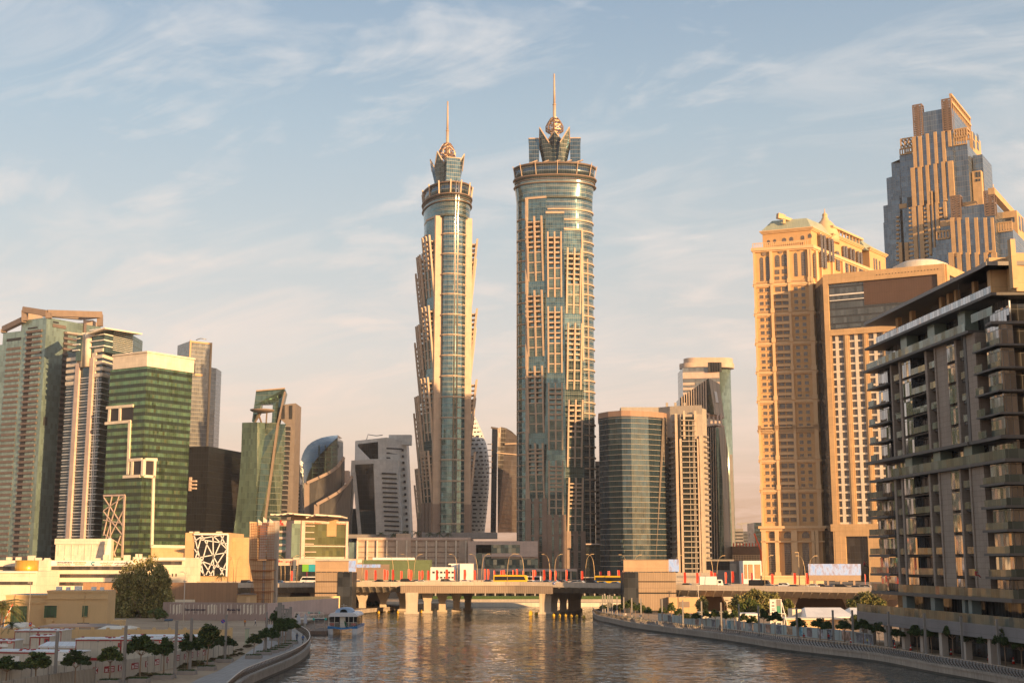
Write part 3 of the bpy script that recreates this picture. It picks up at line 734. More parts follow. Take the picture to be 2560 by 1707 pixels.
def balcony_tower():
    t = thing('apartment_tower', 'beige apartment tower with stacked balconies beside the broad dark glass tower', 'tower', (*XY(1720, 1300, 852), GZ))
    def p(x, y=700, Y=838): return XY(*c5(x, y), Y)
    zt = Z(c5(0, 398)[1], 838)
    A, B, C = p(560, 480, 850), p(628, 480, 838), p(772, 440, 838)
    mb = MB(); mb.prism([p(487, 400, 852), p(560, 400, 845), C, (C[0]+1, C[1]+26), (A[0]-12, A[1]+30)], Z(c5(0, 600)[1], 838), zt, 0, 1)
    mb.prism([A, B, C, (C[0]+1, C[1]+26), (A[0]+1, A[1]+26)], GZ, zt-6, 0, 1)
    D = p(802, 540, 846); mb.prism([C, D, (D[0], D[1]+18), (C[0], C[1]+18)], GZ, Z(c5(0, 420)[1], 840), 0, 1)
    mb.build('wall', [M['concrete'], M['roof']], t)
    F = Face(B, C); u = lambda x: F.u(*c5(x, 900))
    pier = MB()
    for a, b, top in ((600, 617, 455), (628, 642, 620), (742, 752, 620), (757, 775, 600)):
        pier.fb(F, u(a), u(b), GZ, F.z(*c5(a, top)), 0, 1.6)
    pier.fb(F, u(655), u(668), F.z(*c5(660, 620)), zt-4, 0, 1.2); pier.fb(F, u(728), u(742), F.z(*c5(660, 620)), zt-4, 0, 1.2)
    pier.build('pier', M['beige'], t)
    k = MB(); k.fb(F, u(617), u(628), GZ, F.z(*c5(620, 480)), 0, .3); k.fb(F, u(642), u(742), GZ+2, F.z(*c5(690, 475)), 0, .25); k.fb(F, u(752), u(757), GZ, F.z(*c5(750, 620)), 0, .3)
    k.build('recess', M['smoke'], t)
    s = MB(); FL = Face(A, B); z = zt-10
    while z > GZ+3:
        s.fb(F, u(640), u(738), z-.5, z+.15, 0, 1.9); s.fb(FL, 0.4, FL.L*.5, z-.6, z+.5, 0, 1.8); s.fb(F, u(690), u(690)+.35, z-3.2, z, .2, 1.0); s.fb(F, u(714), u(714)+.35, z-3.2, z, .2, 1.0); s.fb(F, u(722), u(724)+.35, z-3.2, z, .2, .9)
        z -= 3.42
    s.each('balcony_slab', M['concrete'], t)
    s = MB(); FR = Face(C, D); z = zt-20
    while z > GZ+3: s.fb(FR, 1, FR.L*.95, z-1.0, z, 0, 1.5); z -= 3.42
    s.build('side_balconies', M['greyclad'], t)
    r = MB(); a = Q(*c5(300, 412), 852); r.box(a.x-6, a.x+26, a.y, a.y+10, a.z-8, a.z)
    for x in (540, 595, 655): a = Q(*c5(x, 392), 848); r.box(a.x-.5, a.x+1, a.y, a.y+1, a.z-3, a.z+1)
    r.build('roof_plant', M['concrete'], t)
balcony_tower()

def fin_tower():
    t = thing('office_tower', 'dark glass tower with a pointed beige finned crown above an open storey', 'tower', (*XY(1795, 1300, 915), GZ))
    def q(x, y, Y=900): a = c5(x, y); return (a[0], a[1], Y)
    mb = MB(); solidq(mb, [q(628, 352, 915), q(720, 288, 908), q(815, 222, 900), q(850, 420, 900), q(852, 458, 900), q(780, 462, 903), q(628, 462, 915)], 22)
    solidq(mb, [q(782, 540, 903), q(862, 540, 899), q(890, 1300, 899), q(890, 1420, 899), q(790, 1420, 903)], 22)
    mb.build('glass_facade', M['smoke'], t)
    f = MB()
    for i in range(11):
        x = 640 + i*15.5; yt = 352 - (x-628)*0.695 - 3; f.beam(Q(*q(x, yt+2, 912-i*1.1)), Q(*q(x+3, 460, 912-i*1.1)), .9, 1.2)
    for i in range(4):
        x = 812+i*15; f.beam(Q(*q(x, 545, 898)), Q(*q(x+6+i*3, 1415, 898)), .35, .5)
    f.build('vertical_fin', M['beige'], t)
    g = MB(); solidq(g, [q(815, 222, 899.8), q(884, 258, 908), q(916, 474, 908), q(852, 458, 899.8)], 18)
    solidq(g, [q(862, 540, 898.8), q(916, 540, 906), q(940, 700, 907), q(966, 1420, 908), q(915, 1420, 902), q(900, 900, 901)], 16)
    g.build('ribbed_side', glass('ribbed_sand_cladding', (0.50, 0.40, 0.29), 1.2, 30, (0.20, 0.16, 0.12), 0.45, 0.1, metal=0.0, rough=0.5, tilt=0.05), t)
    g2 = MB(); solidq(g2, [q(862, 545, 898.6), q(880, 545, 900), q(905, 900, 900.8), q(918, 1420, 901.5), q(890, 1420, 898.6)], 2); g2.build('corner_glass', M['leafd'], t)
    o = MB(); solidq(o, [q(784, 445, 900), q(916, 470, 907), q(916, 482, 907), q(784, 458, 900)], 18); solidq(o, [q(782, 524, 902), q(862, 528, 898.5), q(916, 530, 906), q(916, 545, 906), q(862, 545, 898.5), q(782, 541, 902)], 18)
    for x in (790, 818, 845, 872, 895): o.beam(Q(*q(x, 455, 903)), Q(*q(x+3, 535, 903)), 1.2, 1.2)
    o.build('open_storey', M['pink'], t)
    w = MB(); solidq(w, [q(850, 305, 902), q(868, 312, 904), q(880, 382, 904), q(862, 380, 902)], .8); w.build('white_panel', M['plainwhite'], t)
    b = MB(); solidq(b, [q(800, 1405, 880), q(980, 1405, 880), q(985, 1500, 880), q(800, 1500, 880)], 14); b.build('base_block', M['greyclad'], t)
    b = MB(); solidq(b, [q(805, 1420, 879), q(950, 1418, 879), q(950, 1480, 879), q(805, 1480, 879)], 1); b.build('base_glass', M['black'], t)
    v = MB()
    for i in range(26):
        a = Q(*q(792, 560+i*33, 904)); v.box(a.x-3, a.x+1.2, a.y, a.y+2.5, a.z-.3, a.z+.9)
    v.build('balcony', M['plainwhite'], t)
fin_tower()

def round_top_tower():
    t = thing('office_tower', 'distant pale tower with a flat round disc roof and a rounded glass corner', 'tower', (*XY(1767, 1300, 1225), GZ))
    zt = Z(c5(0, 150)[1], 1200)
    A, B = XY(*c5(645, 200), 1206), XY(*c5(885, 200), 1200)
    mb = MB(); mb.prism([A, B, (B[0], B[1]+36), (A[0], A[1]+36)], GZ, zt, 0, 0); mb.build('glass_facade', M['greyg'], t)
    c = MB(); ctr = XY(*c5(905, 200), 1222); r0 = (XY(*c5(958, 200), 1222)[0]-ctr[0])
    c.lathe((ctr[0], ctr[1], 0), [(r0, GZ), (r0, zt)], 28); c.build('round_corner', M['tealg'], t)
    F = Face(A, B); b = MB(); z = Z(c5(0, 180)[1], 1200)
    b.fb(F, 0, F.L, z-6, z, 0, .6)
    z -= 10
    for i in range(22): b.fb(F, 0, F.L*.32, z-2.2, z, 0, .5); b.fb(F, F.L*.7, F.L, z-2.2, z, 0, .4); z -= 4.6
    b.build('floor_bands', M['pink'], t)
    d = MB(); C1 = (ctr[0], ctr[1]); C0 = XY(*c5(700, 130), 1222); zz = zt
    ring = []
    R = (XY(*c5(980, 140), 1222)[0] - ctr[0])
    for k in range(25): a = -math.pi/2 + math.pi*k/24; ring.append((C1[0]+R*math.cos(a), C1[1]+R*math.sin(a)))
    for k in range(25): a = math.pi/2 + math.pi*k/24; ring.append((C0[0]+R*math.cos(a), C0[1]+R*math.sin(a)))
    d.prism(ring, zz+1.5, zz+6, 0); d.prism([((x-C1[0])*.9+C1[0], (y-C1[1])*.9+C1[1]) for x, y in ring], zz+6, zz+11, 0)
    d.build('disc_roof', M['beige'], t)
    k = MB()
    for i in range(5): a = Q(*c5(822+i*16, 140), 1199); k.box(a.x-1.8, a.x+1.8, a.y-.5, a.y+1, a.z-6, a.z+3)
    k.build('openings', M['dark'], t)
    e = MB(); a = Q(*c5(948, 720), 1215); e.box(a.x, a.x+3.2, a.y, a.y+20, GZ, a.z); e.build('lower_wing', M['greyclad'], t)
round_top_tower()

def small_far():
    for nm, lab, (x0, y0, x1), Y, dep, mat, crane in (
        ('apartment_block', 'small hazy block with balcony edges glimpsed right of the taller spired tower', (*c5(68, 765), c5(100, 0)[0]), 905, 14, 'pink', 0),
        ('office_block', 'small distant grey block with a rooftop crane left of the ornate hotel', (*c5(988, 1205), c5(1040, 0)[0]), 1400, 30, 'greyclad', 1),
        ('office_block', 'small distant square block just right of the crane topped grey block', (*c5(1040, 1222), c5(1080, 0)[0]), 1450, 30, 'blueg', 0),
        ('office_block', 'dark distant block with slanted top against the ornate hotel wall', (*c5(1112, 1165), c5(1160, 0)[0]), 1000, 30, 'petrol', 0)):
        A, B = XY(x0, y0, Y), XY(x1, y0, Y); z = Z(y0, Y)
        t = thing(nm, lab, 'building', ((A[0]+B[0])/2, A[1]+dep/2, GZ))
        mb = MB(); mb.prism(rect_back(A, B, dep), GZ, z, 0, 1); mb.build('wall', [M[mat], M['roof']], t)
        F = Face(A, B); s = MB(); zz = z-3
        while zz > GZ+4: s.fb(F, .3, F.L-.3, zz-1.6, zz, 0, .4); zz -= 3.6
        s.build('floor_bands', M['dark'] if mat != 'petrol' else M['smoke'], t)
        if crane:
            c = MB(); p = Q(*c5(1030, 1205), 1400); c.beam(p, p+Vector((0, 0, 7)), 1.2); c.beam(p+Vector((-5, 0, 5)), p+Vector((18, 0, 6)), 1.4); c.build('rooftop_crane', M['steel'], t)
small_far()
# ================================================================ the two spired hotel towers (one design, turned differently)
M['jwg'] = glass('teal_tower_glass', (0.10, 0.185, 0.21), 1.5, 3.75, (0.33, 0.32, 0.27), 0.06, 0.26, span=0.0, metal=0.82, rough=0.10, tilt=0.03, pane_var=0.25, hl2=0.30)
M['jwg2'] = glass('teal_slab_glass', (0.105, 0.18, 0.195), 1.5, 3.75, (0.20, 0.23, 0.20), 0.07, 0.20, metal=0.80, rough=0.10, tilt=0.03, pane_var=0.28, hl2=0.35)
M['jwp'] = glass('blue_petal_glass', (0.085, 0.145, 0.18), 1.6, 3.0, (0.28, 0.27, 0.24), 0.05, 0.18, metal=0.8, rough=0.10, tilt=0.015)
M['jwb'] = solid('warm_stone_panel', (0.50, 0.375, 0.27), 0.5, joint=(2.0, 3.75), streak=0.06)
M['jwd'] = solid('umber_stone_panel', (0.28, 0.20, 0.15), 0.6, joint=(2.0, 3.75), streak=0.06)
M['jwm'] = solid('bright_metal_fin', (0.72, 0.66, 0.58), 0.18, metal=0.9, var=0.03)
M['bronze'] = solid('bronze_lattice', (0.33, 0.21, 0.135), 0.4, metal=0.5)
def sell(a, b, e, n=64):
    out = []
    for k in range(n):
        th = 2*math.pi*(k+.5)/n - math.pi; c, s = math.cos(th), math.sin(th)
        out.append((a*math.copysign(abs(c)**(2/e), c), b*math.copysign(abs(s)**(2/e), s)))
    return out
def spired_tower(label, px, Y, rot, sc):
    """local x = long axis, -x end is the glazed prow"""
    zr = lambda py: Z(py, 862 if py >= 400 else 880)-GZ             # heights read off the taller-looking twin
    cx = (px-PCX)/FOC*(Y*cp+120*sp)
    t = thing('hotel_tower', label, 'skyscraper', (cx, Y, GZ), group='twin spired hotel towers', rotz=rot, local=True); t.scale = (sc, sc, sc)
    a, b, e = 26.6, 15.8, 2.2
    ztop = zr(436); zc = zr(404)
    body = MB(); ring = lambda s, z, e=e: [(x*s, y*s, z) for x, y in sell(a, b, e)]
    zs = [(1, zr(494)), (1.004, zr(486)), (1.015, zr(474)), (1.03, zr(462)), (1.05, zr(448)), (1.065, ztop)]
    body.loft([ring(s, z) for s, z in zs], 0, True)
    PROW = [(-19.7, 8.6), (-23.4, 8.3), (-25.7, 5.2), (-26.6, 1.7), (-26.6, -1.7), (-25.7, -5.2), (-23.4, -8.3), (-19.7, -8.6)]
    plan = [p for p in sell(a, b, e) if p[0] > -19.6]
    body.prism(plan + PROW, 0, zr(494)-.01, 0)
    body.build('glass_facade', M['jwg'], t)
    # crown: ledges, glazed rim, radial ribs
    led = MB()
    for py, s, h in ((455, 1.10, 0.7), (445, 1.075, .5), (437, 1.115, 1.0)):
        z = zr(py); led.loft([ring(s, z), ring(s+.012, z+h*.5), ring(s, z+h)], 0, True)
    led.build('crown_ledge', solid('dark_bronze_ledge', (.20, .145, .11), .5), t)
    rim = MB(); rim.loft([ring(1.045, ztop), ring(1.075, zc-1.0)], 0, True); rim.build('crown_glazing', M['jwp'], t)
    rim2 = MB(); rim2.loft([ring(1.08, zc-1.0), ring(1.115, zc-.2), ring(1.08, zc+.3)], 0, True); rim2.build('crown_rim', solid('dark_bronze_rim', (.17, .12, .09), .5), t)
    pts = sell(1, b/a, e, 64)
    rb = MB()
    for k in range(1, 64, 5):
        x, y = pts[k]; x *= a; y *= a
        rb.beam((x*1.06, y*1.06, ztop+1), (x*1.13, y*1.13, zc+1.2), .5, 1.0)
    rb.each('crown_rib', M['jwb'], t)
    rf = MB(); rf.box(-16, -3, -8, 8, zc, zc+3); rf.box(4, 15, -9, 6, zc, zc+2.4)
    for k in range(5): rf.beam((-18+k*8, -12, zc+.5), (-12+k*8, -13, zc+2.5), .8)
    rf.build('roof_plant', M['jwb'], t)
    # flower of glass petals
    h0, hs, hp, hi = zc, zr(351), zr(334), zr(352)
    core = MB(); core.loft([[(6*math.cos(2*math.pi*k/8+.39), 6*math.sin(2*math.pi*k/8+.39), z) for k in range(8)] for z in (h0, hi-2)], 0, True, False); core.build('flower_core', M['jwp'], t)
    for k in range(8):
        th = 2*math.pi*k/8; p = MB()
        if k in (0, 4): r0, r1, w0, w1, ho, hh = 18.2, 18.4, 5.4, 5.4, hs, hs-.3
        elif k in (2, 6): r0, r1, w0, w1, ho, hh = 8.0, 9.0, 4.6, 4.2, hp-1, hi-2
        else: r0, r1, w0, w1, ho, hh = 9.0, 15.0, 4.2, 3.4, hp+1, hi-5
        sc = 0.80 if k in (2, 6) else 1.0
        def P(r, w, z): return Vector((r*math.cos(th)-w*math.sin(th), r*math.sin(th)+w*math.cos(th), z))
        if k in (0, 4):
            p.hexa([P(11.2, -w0, h0), P(r0, -w0, h0), P(r0, w0, h0), P(11.2, w0, h0), P(10.8, -w1, hh), P(r1, -w1, hh), P(r1, w1, hh), P(10.8, w1, hh)]); tip = None
        else:
            # folded petal: ridge down the middle, point at the top
            A, B, Cc = P(r0, 0, h0), P(r0-2.5, -w0, h0), P(r0-2.5, w0, h0)
            D, E, Fv = P(r1, 0, ho), P(r1-4.5, -w0-.8, hh), P(r1-4.5, w0+.8, hh)
            I0, I1 = P(2, -2.5, h0), P(2, 2.5, h0); J0, J1 = P(3, -2.5, hh-3), P(3, 2.5, hh-3)
            for f in ((A, B, E, D), (A, D, Fv, Cc), (B, I0, J0, E), (Cc, Fv, J1, I1), (D, E, J0, J1, Fv), (A, Cc, I1, I0, B), (I0, I1, J1, J0)): p.face(f)
        o = p.build('glass_petal', M['jwp'], t)
        q = MB()
        if k in (0, 4):
            for s in (-1, 1): q.beam(P(11, s*w1, hh), P(r1, s*w1, hh), .5, .7)
            q.beam(P(r1, -w1, hh), P(r1, w1, hh), .5, .7)
        else:
            q.beam(D, E, .5, .8); q.beam(D, Fv, .5, .8)
        q.build('petal_edge', M['jwb'], o)
    # lattice finial
    zb, zm, zt_ = zr(343), zr(322), zr(299); R = 6.3
    lat = MB()
    lev = [(1.2, zb), (3.8, zb+3), (R, zm-2), (R, zm+1.5), (4.6, zm+4.8), (2.8, zm+7.5), (.8, zt_)]
    n = 8; rings = [[Vector((r*math.cos(2*math.pi*k/n), r*math.sin(2*math.pi*k/n), z)) for k in range(n)] for r, z in lev]
    for i, rg in enumerate(rings):
        for k in range(n):
            lat.beam(rg[k], rg[(k+1) % n], .42)
            if i < len(rings)-1:
                lat.beam(rg[k], rings[i+1][k], .5); lat.beam(rg[k], rings[i+1][(k+1) % n], .3); lat.beam(rg[(k+1) % n], rings[i+1][k], .3)
                lat.beam((rg[k]+rings[i+1][k])/2*1, Vector((0, 0, (lev[i][1]+lev[i+1][1])/2)), .28)
    lat.build('lattice_finial', M['bronze'], t)
    spm = MB(); spm.tube([(0, 0, zb), (0, 0, zr(262))], 1.25, 12, r1=1.05); spm.tube([(0, 0, zr(263)), (0, 0, zr(261))], 1.3, 12); spm.tube([(0, 0, zr(262)), (0, 0, zr(185))], .85, 10, r1=.55)
    spm.build('spire', M['jwb'], t)
    # prow: twin metal fins, ledges every floor group
    for y0 in (-1.35, .75):
        pr = MB(); pr.tube([(-26.7, y0, 0), (-26.7, y0, zr(492)), (-26.8*1.012, y0, zr(477)), (-26.8*1.05, y0, zr(448)), (-26.8*1.075, y0, zc+1)], .62, 10)
        pr.build('prow_fin', M['jwm'], t)
    tk = MB(); z = zr(540); k = 0
    PF = [Face(PROW[i+1], PROW[i]) if False else Face(PROW[i], PROW[i+1]) for i in range(7)]
    for F in PF:
        mid = (F.A+F.B)/2
        if F.n.dot(mid) < 0: F.n = -F.n
    while z > zr(1330):
        for i, F in enumerate(PF):
            if k % 2 == 0: tk.fb(F, 0, F.L, z, z+.8, -.2, .75)
            elif i in (4, 5): tk.fb(F, 0, F.L*.7, z, z+.8, -.2, .7)
        if k % 2: tk.fb(PF[6], F.L*0, F.L*.45, z, z+.8, -.2, .7)
        z -= 7.5; k += 1
    tk.each('floor_ledge', M['jwb'], t)
    # the other rounded end: close-set stone floor lines
    ek = MB(); z = zr(470)
    epts = sorted([p for p in sell(a, b, e, 96) if p[0] > 5], key=lambda p: math.atan2(p[1], p[0]))
    k = 0
    while z > zr(1330):
        x0 = -6 if z > zr(571) else 17.5
        sel = [p for p in sell(a, b, e, 96) if p[0] > (x0 if z < zr(505) else 99)]
        sel.sort(key=lambda p: math.atan2(p[1], p[0]))
        if z > zr(571): sel = [p for p in sel if p[1] < 0 or p[0] > 17]
        for p, q_ in zip(sel, sel[1:]):
            if abs(p[0]-q_[0])+abs(p[1]-q_[1]) > 8: continue
            n0 = Vector((p[0], p[1]*1.6)).normalized(); n1 = Vector((q_[0], q_[1]*1.6)).normalized(); d = .7
            P = [(p[0], p[1]), (q_[0], q_[1]), (q_[0]+n1.x*d, q_[1]+n1.y*d), (p[0]+n0.x*d, p[1]+n0.y*d)]
            ek.hexa([Vector((x, y, z)) for x, y in P] + [Vector((x, y, z+1.0)) for x, y in P])
        z -= 7.5
    for y in (-9.0, 9.0): ek.box(22.2, 23.0, y-.5, y+.5, 0, zr(640))
    ek.build('stone_floor_line', M['jwb'], t)
    # stepped slabs on both broad sides, following the curve
    xs = [-19.7, -6.2, 6.3, 18.9]; ys = [13.6, 17.0, 17.0, 13.9]; tops = [491, 530, 571]
    per = zr(741)-zr(930); ttop = [zr(553), zr(594), zr(634)]
    for s in (-1, 1):
        for ci in range(3):
            A, B = (xs[ci], s*ys[ci]), (xs[ci+1], s*ys[ci+1])
            F = Face(A, B) if s < 0 else Face(B, A)
            L = F.L; fl = (lambda u: u) if s < 0 else (lambda u: L-u)      # u counted from the prow end
            def fb(mb, u0, u1, z0, z1, d0, d1):
                p, q = sorted((fl(u0), fl(u1))); mb.fb(F, p, q, z0, z1, d0, d1)
            m = MB(); m.prism([A, B, (B[0]-.01, s*3), (A[0]+.01, s*3)], 0, zr(tops[ci])); m.build('glass_slab', M['jwg2'], t)
            p = MB(); zt_ = zr(tops[ci])
            fb(p, -.3, L+.2, zt_-.9, zt_+.5, -.4, .6)
            if ci == 0: fb(p, -.6, 1.0, 0, zt_-.9, -.4, .7)
            if ci == 2: fb(p, L-.8, L+.4, zr(900), zt_-.9, -.4, .7)
            p.build('stone_border', M['jwb'], t)
            tier = 0
            while True:
                z1 = ttop[ci] - tier*per; z0 = z1 - per*.80; tier += 1
                if z0 < zr(1262) + 2: z0 = max(z0, zr(1245+ci*41))
                if z1 - z0 < 12: break
                f = MB(); g = MB(); W_ = 4.6
                yo = lambda z: .6 + W_*max(0, (z-z0))/(per*.83)
                fx = [1.2, L/2-.4, L-2.2]; fw = .54
                for x in fx:
                    pr_ = [(-.2, z0), (yo(z0), z0), (yo(z1+3.2), z1+3.2), (yo(z1+3.2)-1.4, z1+3.2), (max(-.2, yo((z0+z1)/2)-1.4), (z0+z1)/2), (-.2, z0+4)]
                    A_ = [F.at(fl(x-fw), z, d) for d, z in pr_]; B_ = [F.at(fl(x+fw), z, d) for d, z in pr_]
                    f.face(A_); f.face(B_[::-1])
                    for i in range(len(A_)): j = (i+1) % len(A_); f.face([A_[i], B_[i], B_[j], A_[j]])
                nz = 6
                for i in range(nz):
                    z = z1 - .8 - i*(z1-z0)/nz; zn = z - (z1-z0)/nz
                    for q0, q1 in ((fx[0]+fw, fx[1]-fw), (fx[1]+fw, fx[2]-fw)):
                        fb(f, q0, q1, z-.42, z+.38, -.1 if i < 3 else yo(z)-1.6, yo(z)-.45)
                        if i < 3: fb(f, q0, q1, (z+zn)/2-.15, (z+zn)/2+.85, yo((z+zn)/2)-1.0, yo((z+zn)/2)-.7); fb(f, q0, q1, (z+zn)/2-.3, (z+zn)/2-.15, -.1, yo((z+zn)/2)-.75)
                zc0 = z1 - .8 - 3*(z1-z0)/nz
                for q0, q1 in ((fx[0]+fw, fx[1]-fw), (fx[1]+fw, fx[2]-fw)):
                    P0 = [F.at(fl(q0), z0, -.1), F.at(fl(q1), z0, -.1), F.at(fl(q1), z0, yo(z0)-.5), F.at(fl(q0), z0, yo(z0)-.5)]
                    P1 = [F.at(fl(q0), zc0, -.1), F.at(fl(q1), zc0, -.1), F.at(fl(q1), zc0, yo(zc0)-.9), F.at(fl(q0), zc0, yo(zc0)-.9)]
                    g.hexa(P0 + P1)
                o = f.build('balcony_frame', M['jwb'], t)
                g.build('glazing', M['jwg2'], o)
            zb1 = zr(1245 + ci*41)
            for x, w in ((1.3, 1.5), (L/2-.4, 1.6), (L-1.7, 1.6)):
                f = MB(); fb(f, x-w, x+w, 0, zb1, -.1, 1.5); f.build('stone_column', M['jwd'], t)
            k = MB(); fb(k, .3, L-.3, .1, zb1-.2, -.1, .3); o = k.build('window_strip', M['jwg2'], t)
            f = MB(); z = zb1-2
            while z > 0: fb(f, .2, L-.2, z-1.2, z, -.1, .7); z -= 11
            f.build('stone_spandrel', M['jwd'], o)
        y0, y1 = sorted((s*8.2, s*13.9))
        p = MB(); p.box(-20.9, -19.72, y0, y1, zr(1249), zr(490)); p.build('stone_panel', M['jwb'], t)
        p = MB(); p.box(-21.2, -19.72, y0, y1, 0, zr(1249)); p.build('base_panel', M['jwd'], t)
    return t
tR = spired_tower('taller looking spired glass tower showing its broad balconied front, right of the pair', 1390, 880, rad(-2), 1.0)
tL = spired_tower('shorter looking spired glass tower turned edge on with bright twin fins, left of the pair', 1113, 893, rad(108), 0.955)
# ================================================================ ornate sandstone hotel
def arch_pts(u0, u1, z0, z1, n=8):
    r = (u1-u0)/2; c = (u0+u1)/2; zz = z1-r
    return [(u0, z0), (u1, z0)] + [(c+r*math.cos(math.pi*k/n), zz+r*math.sin(math.pi*k/n)) for k in range(n+1)]
M['win'] = glass('paned_window', (0.085, 0.088, 0.095), 0.62, 0.85, (0.40, 0.28, 0.16), 0.07, 0.07, metal=0.5, tilt=0.04, pane_var=0.3)
def hotel():
    C = XY(*c6(452, 700), 608); L = XY(*c6(77, 745), 615); Rr = XY(*c6(920, 420), 676)
    FA, FB = Face(L, C), Face(C, Rr)
    z = lambda y, F=FA, x=260: F.z(*c6(x, y))
    u = lambda x, y=700: FA.u(*c6(x, y))
    ub = lambda x, y=300: FB.u(*c6(x, y))
    t = thing('hotel_tower', 'golden sandstone hotel tower with arched windows, cornices, a green roof and a dome', 'hotel', ((L[0]+C[0])/2, L[1]+20, GZ))
    zA = z(305); zbase = FA.z(*c8(310, 880)); GB = GZ+3
    W = FB.L
    foot = [L, C, Rr, (Rr[0]-22*FB.n.x, Rr[1]-22*FB.n.y), (L[0]-40*FA.n.x, L[1]-40*FA.n.y)]
    wall = MB(); wall.prism(foot, GB, zA, 0, 0)
    # set-back upper storey
    ua0, ua1 = u(118, 250), u(470, 250); zU = z(195, FA, 300)+1.0
    a0, a1 = FA.at(ua0, 0, -4), FA.at(FA.L+.3, 0, -1.2)
    e0 = FB.at(ub(580), 0, -1.2)
    wall.prism([(a0.x, a0.y), (a1.x, a1.y), (e0.x, e0.y), (e0.x-20*FB.n.x, e0.y-20*FB.n.y)], zA, zU, 0, 0)
    f0, f1 = FB.at(ub(585), 0, -.5), FB.at(ub(775), 0, -.5); zF = FB.z(*c6(610, 232))
    wall.prism([(f0.x, f0.y), (f1.x, f1.y), (f1.x-16*FB.n.x, f1.y-16*FB.n.y), (f0.x-16*FB.n.x, f0.y-16*FB.n.y)], zA, zF, 0, 0)
    g0, g1 = FB.at(ub(810), 0, .5), FB.at(W, 0, .5); zG = FB.z(*c6(825, 318))
    wall.prism([(g0.x, g0.y), (g1.x, g1.y), (g1.x-16*FB.n.x, g1.y-16*FB.n.y), (g0.x-16*FB.n.x, g0.y-16*FB.n.y)], zA-8, zG, 0, 0)
    wall.build('wall', M['gold'], t)
    # cornices, balustrade ledges
    mods = [z(545), z(738), z(930), z(1118), z(1308), z(1498), FA.z(*c8(310, 208)), FA.z(*c8(310, 418)), FA.z(*c8(310, 627))]
    co = MB(); cor = [(zA, 1.6, 1.3)] + [(m, 1.0, 1.0) for m in mods]
    for zz, h, d in cor:
        co.fb(FA, -d, FA.L+d, zz-h, zz, 0, d); co.fb(FB, -.05, W, zz-h, zz, 0, d)
        co.fb(FA, -d*.6, FA.L+d*.6, zz-h-.6, zz-h, 0, d*.6); co.fb(FB, 0, W, zz-h-.6, zz-h, 0, d*.6)
    co.fb(FA, -2, FA.L+2, zbase-1.2, zbase, 0, 2.0); co.fb(FA, -1.2, FA.L+1.2, zbase-2.4, zbase-1.2, 0, 1.2); co.fb(FB, 0, 12, zbase-1.2, zbase, 0, 2)
    zm = FA.z(*c8(310, 985)); co.fb(FA, -1, FA.L+1, zm-.6, zm, 0, 1.6)
    Fu = Face((a0.x, a0.y), (a1.x, a1.y)); Fv = Face((a1.x, a1.y), (e0.x, e0.y))
    for k in range(3): co.fb(Fu, -.5-.4*k, Fu.L+.5+.4*k, zU-1.5+.5*k, zU-1+.5*k, 0, .5+.4*k); co.fb(Fv, 0, Fv.L, zU-1.5+.5*k, zU-1+.5*k, 0, .5+.4*k)
    Ff = Face((f0.x, f0.y), (f1.x, f1.y)); Fg = Face((g0.x, g0.y), (g1.x, g1.y))
    for F, zz in ((Ff, zF), (Fg, zG)):
        for k in range(3): co.fb(F, -.5-.3*k, F.L+.5+.3*k, zz-1.5+.5*k, zz-1+.5*k, 0, .5+.4*k)
    co.build('cornice', M['gold2'], t)
    bal = MB()
    for m in mods:
        n = 60
        bal.fb(FA, 0, FA.L, m+1.15, m+1.4, .55, .85)
        for i in range(n): uu = FA.L*(i+.5)/n; bal.fb(FA, uu-.12, uu+.12, m, m+1.15, .6, .8)
    bal.build('balustrade', M['gold2'], t)
    terr = MB(); tg = MB()
    terr.fb(FA, -.5, FA.L-1, zA+2.3, zA+2.6, -.2, .1)
    n = 26
    for i in range(n+1): uu = -.4+(FA.L-1)*i/n; terr.fb(FA, uu-.18, uu+.18, zA, zA+2.3, -.2, .1)
    for i in range(n): uu = -.4+(FA.L-1)*(i+.5)/n; tg.fb(FA, uu-.4, uu+.4, zA+.2, zA+2.2, -.1, 0)
    o = terr.build('terrace_rail', M['gold2'], t); tg.build('glass_panels', M['leafg'], o)
    # pilasters
    pil = []
    for x0, x1, d in ((70, 82, 1.1), (178, 196, 1.2), (293, 309, 1.2), (428, 446, 1.3), (446, 455, 1.5)):
        m = MB(); m.fb(FA, u(x0), u(x1), zbase, zA-2.2, 0, d)
        for q in mods: m.fb(FA, u(x0)-.3, u(x1)+.3, q, q+2.2, 0, d+.35)
        m.build('pilaster', M['gold2'], t)
    for x0, x1 in ((455, 465), (487, 493), (560, 568), (625, 640), (720, 726), (770, 776), (826, 834), (868, 873)):
        m = MB(); m.fb(FB, ub(x0), ub(x1), mods[0], zA+(8 if x0 in (487, 560) else -2), 0, 1.2); m.build('pilaster', M['gold2'], t)
    # balcony bay slabs
    bs = MB()
    zz_all = [mods[0]] + mods[1:] + [zbase+1]
    for a, b in zip(zz_all, zz_all[1:]):
        h = (a-1.6-b)/4
        for r in range(4):
            zb = b + r*h + .2
            if r: bs.fb(FA, u(196), u(293), zb-1.0, zb+.15, 0, .9)
    bs.each('balcony_parapet', M['gold2'], t)
    # windows
    ws = MB(); spans = [(105, 130), (143, 168), (208, 246), (254, 292), (331, 355), (379, 403)]
    sl = MB()
    for a, b in zip(zz_all, zz_all[1:]):
        h = (a-1.6-b)/4
        for r in range(4):
            zb = b + r*h + .9
            for k, (x0, x1) in enumerate(spans):
                up = .1 if k in (2, 3) else 0
                ws.fb(FA, u(x0), u(x1), zb+.1-up, zb+h-1.35+up*5, -.1, .10)
                if k not in (2, 3): sl.fb(FA, u(x0)-.2, u(x1)+.2, zb-.15, zb+.1, 0, .35)
    sl.build('window_sills', M['gold2'], t)
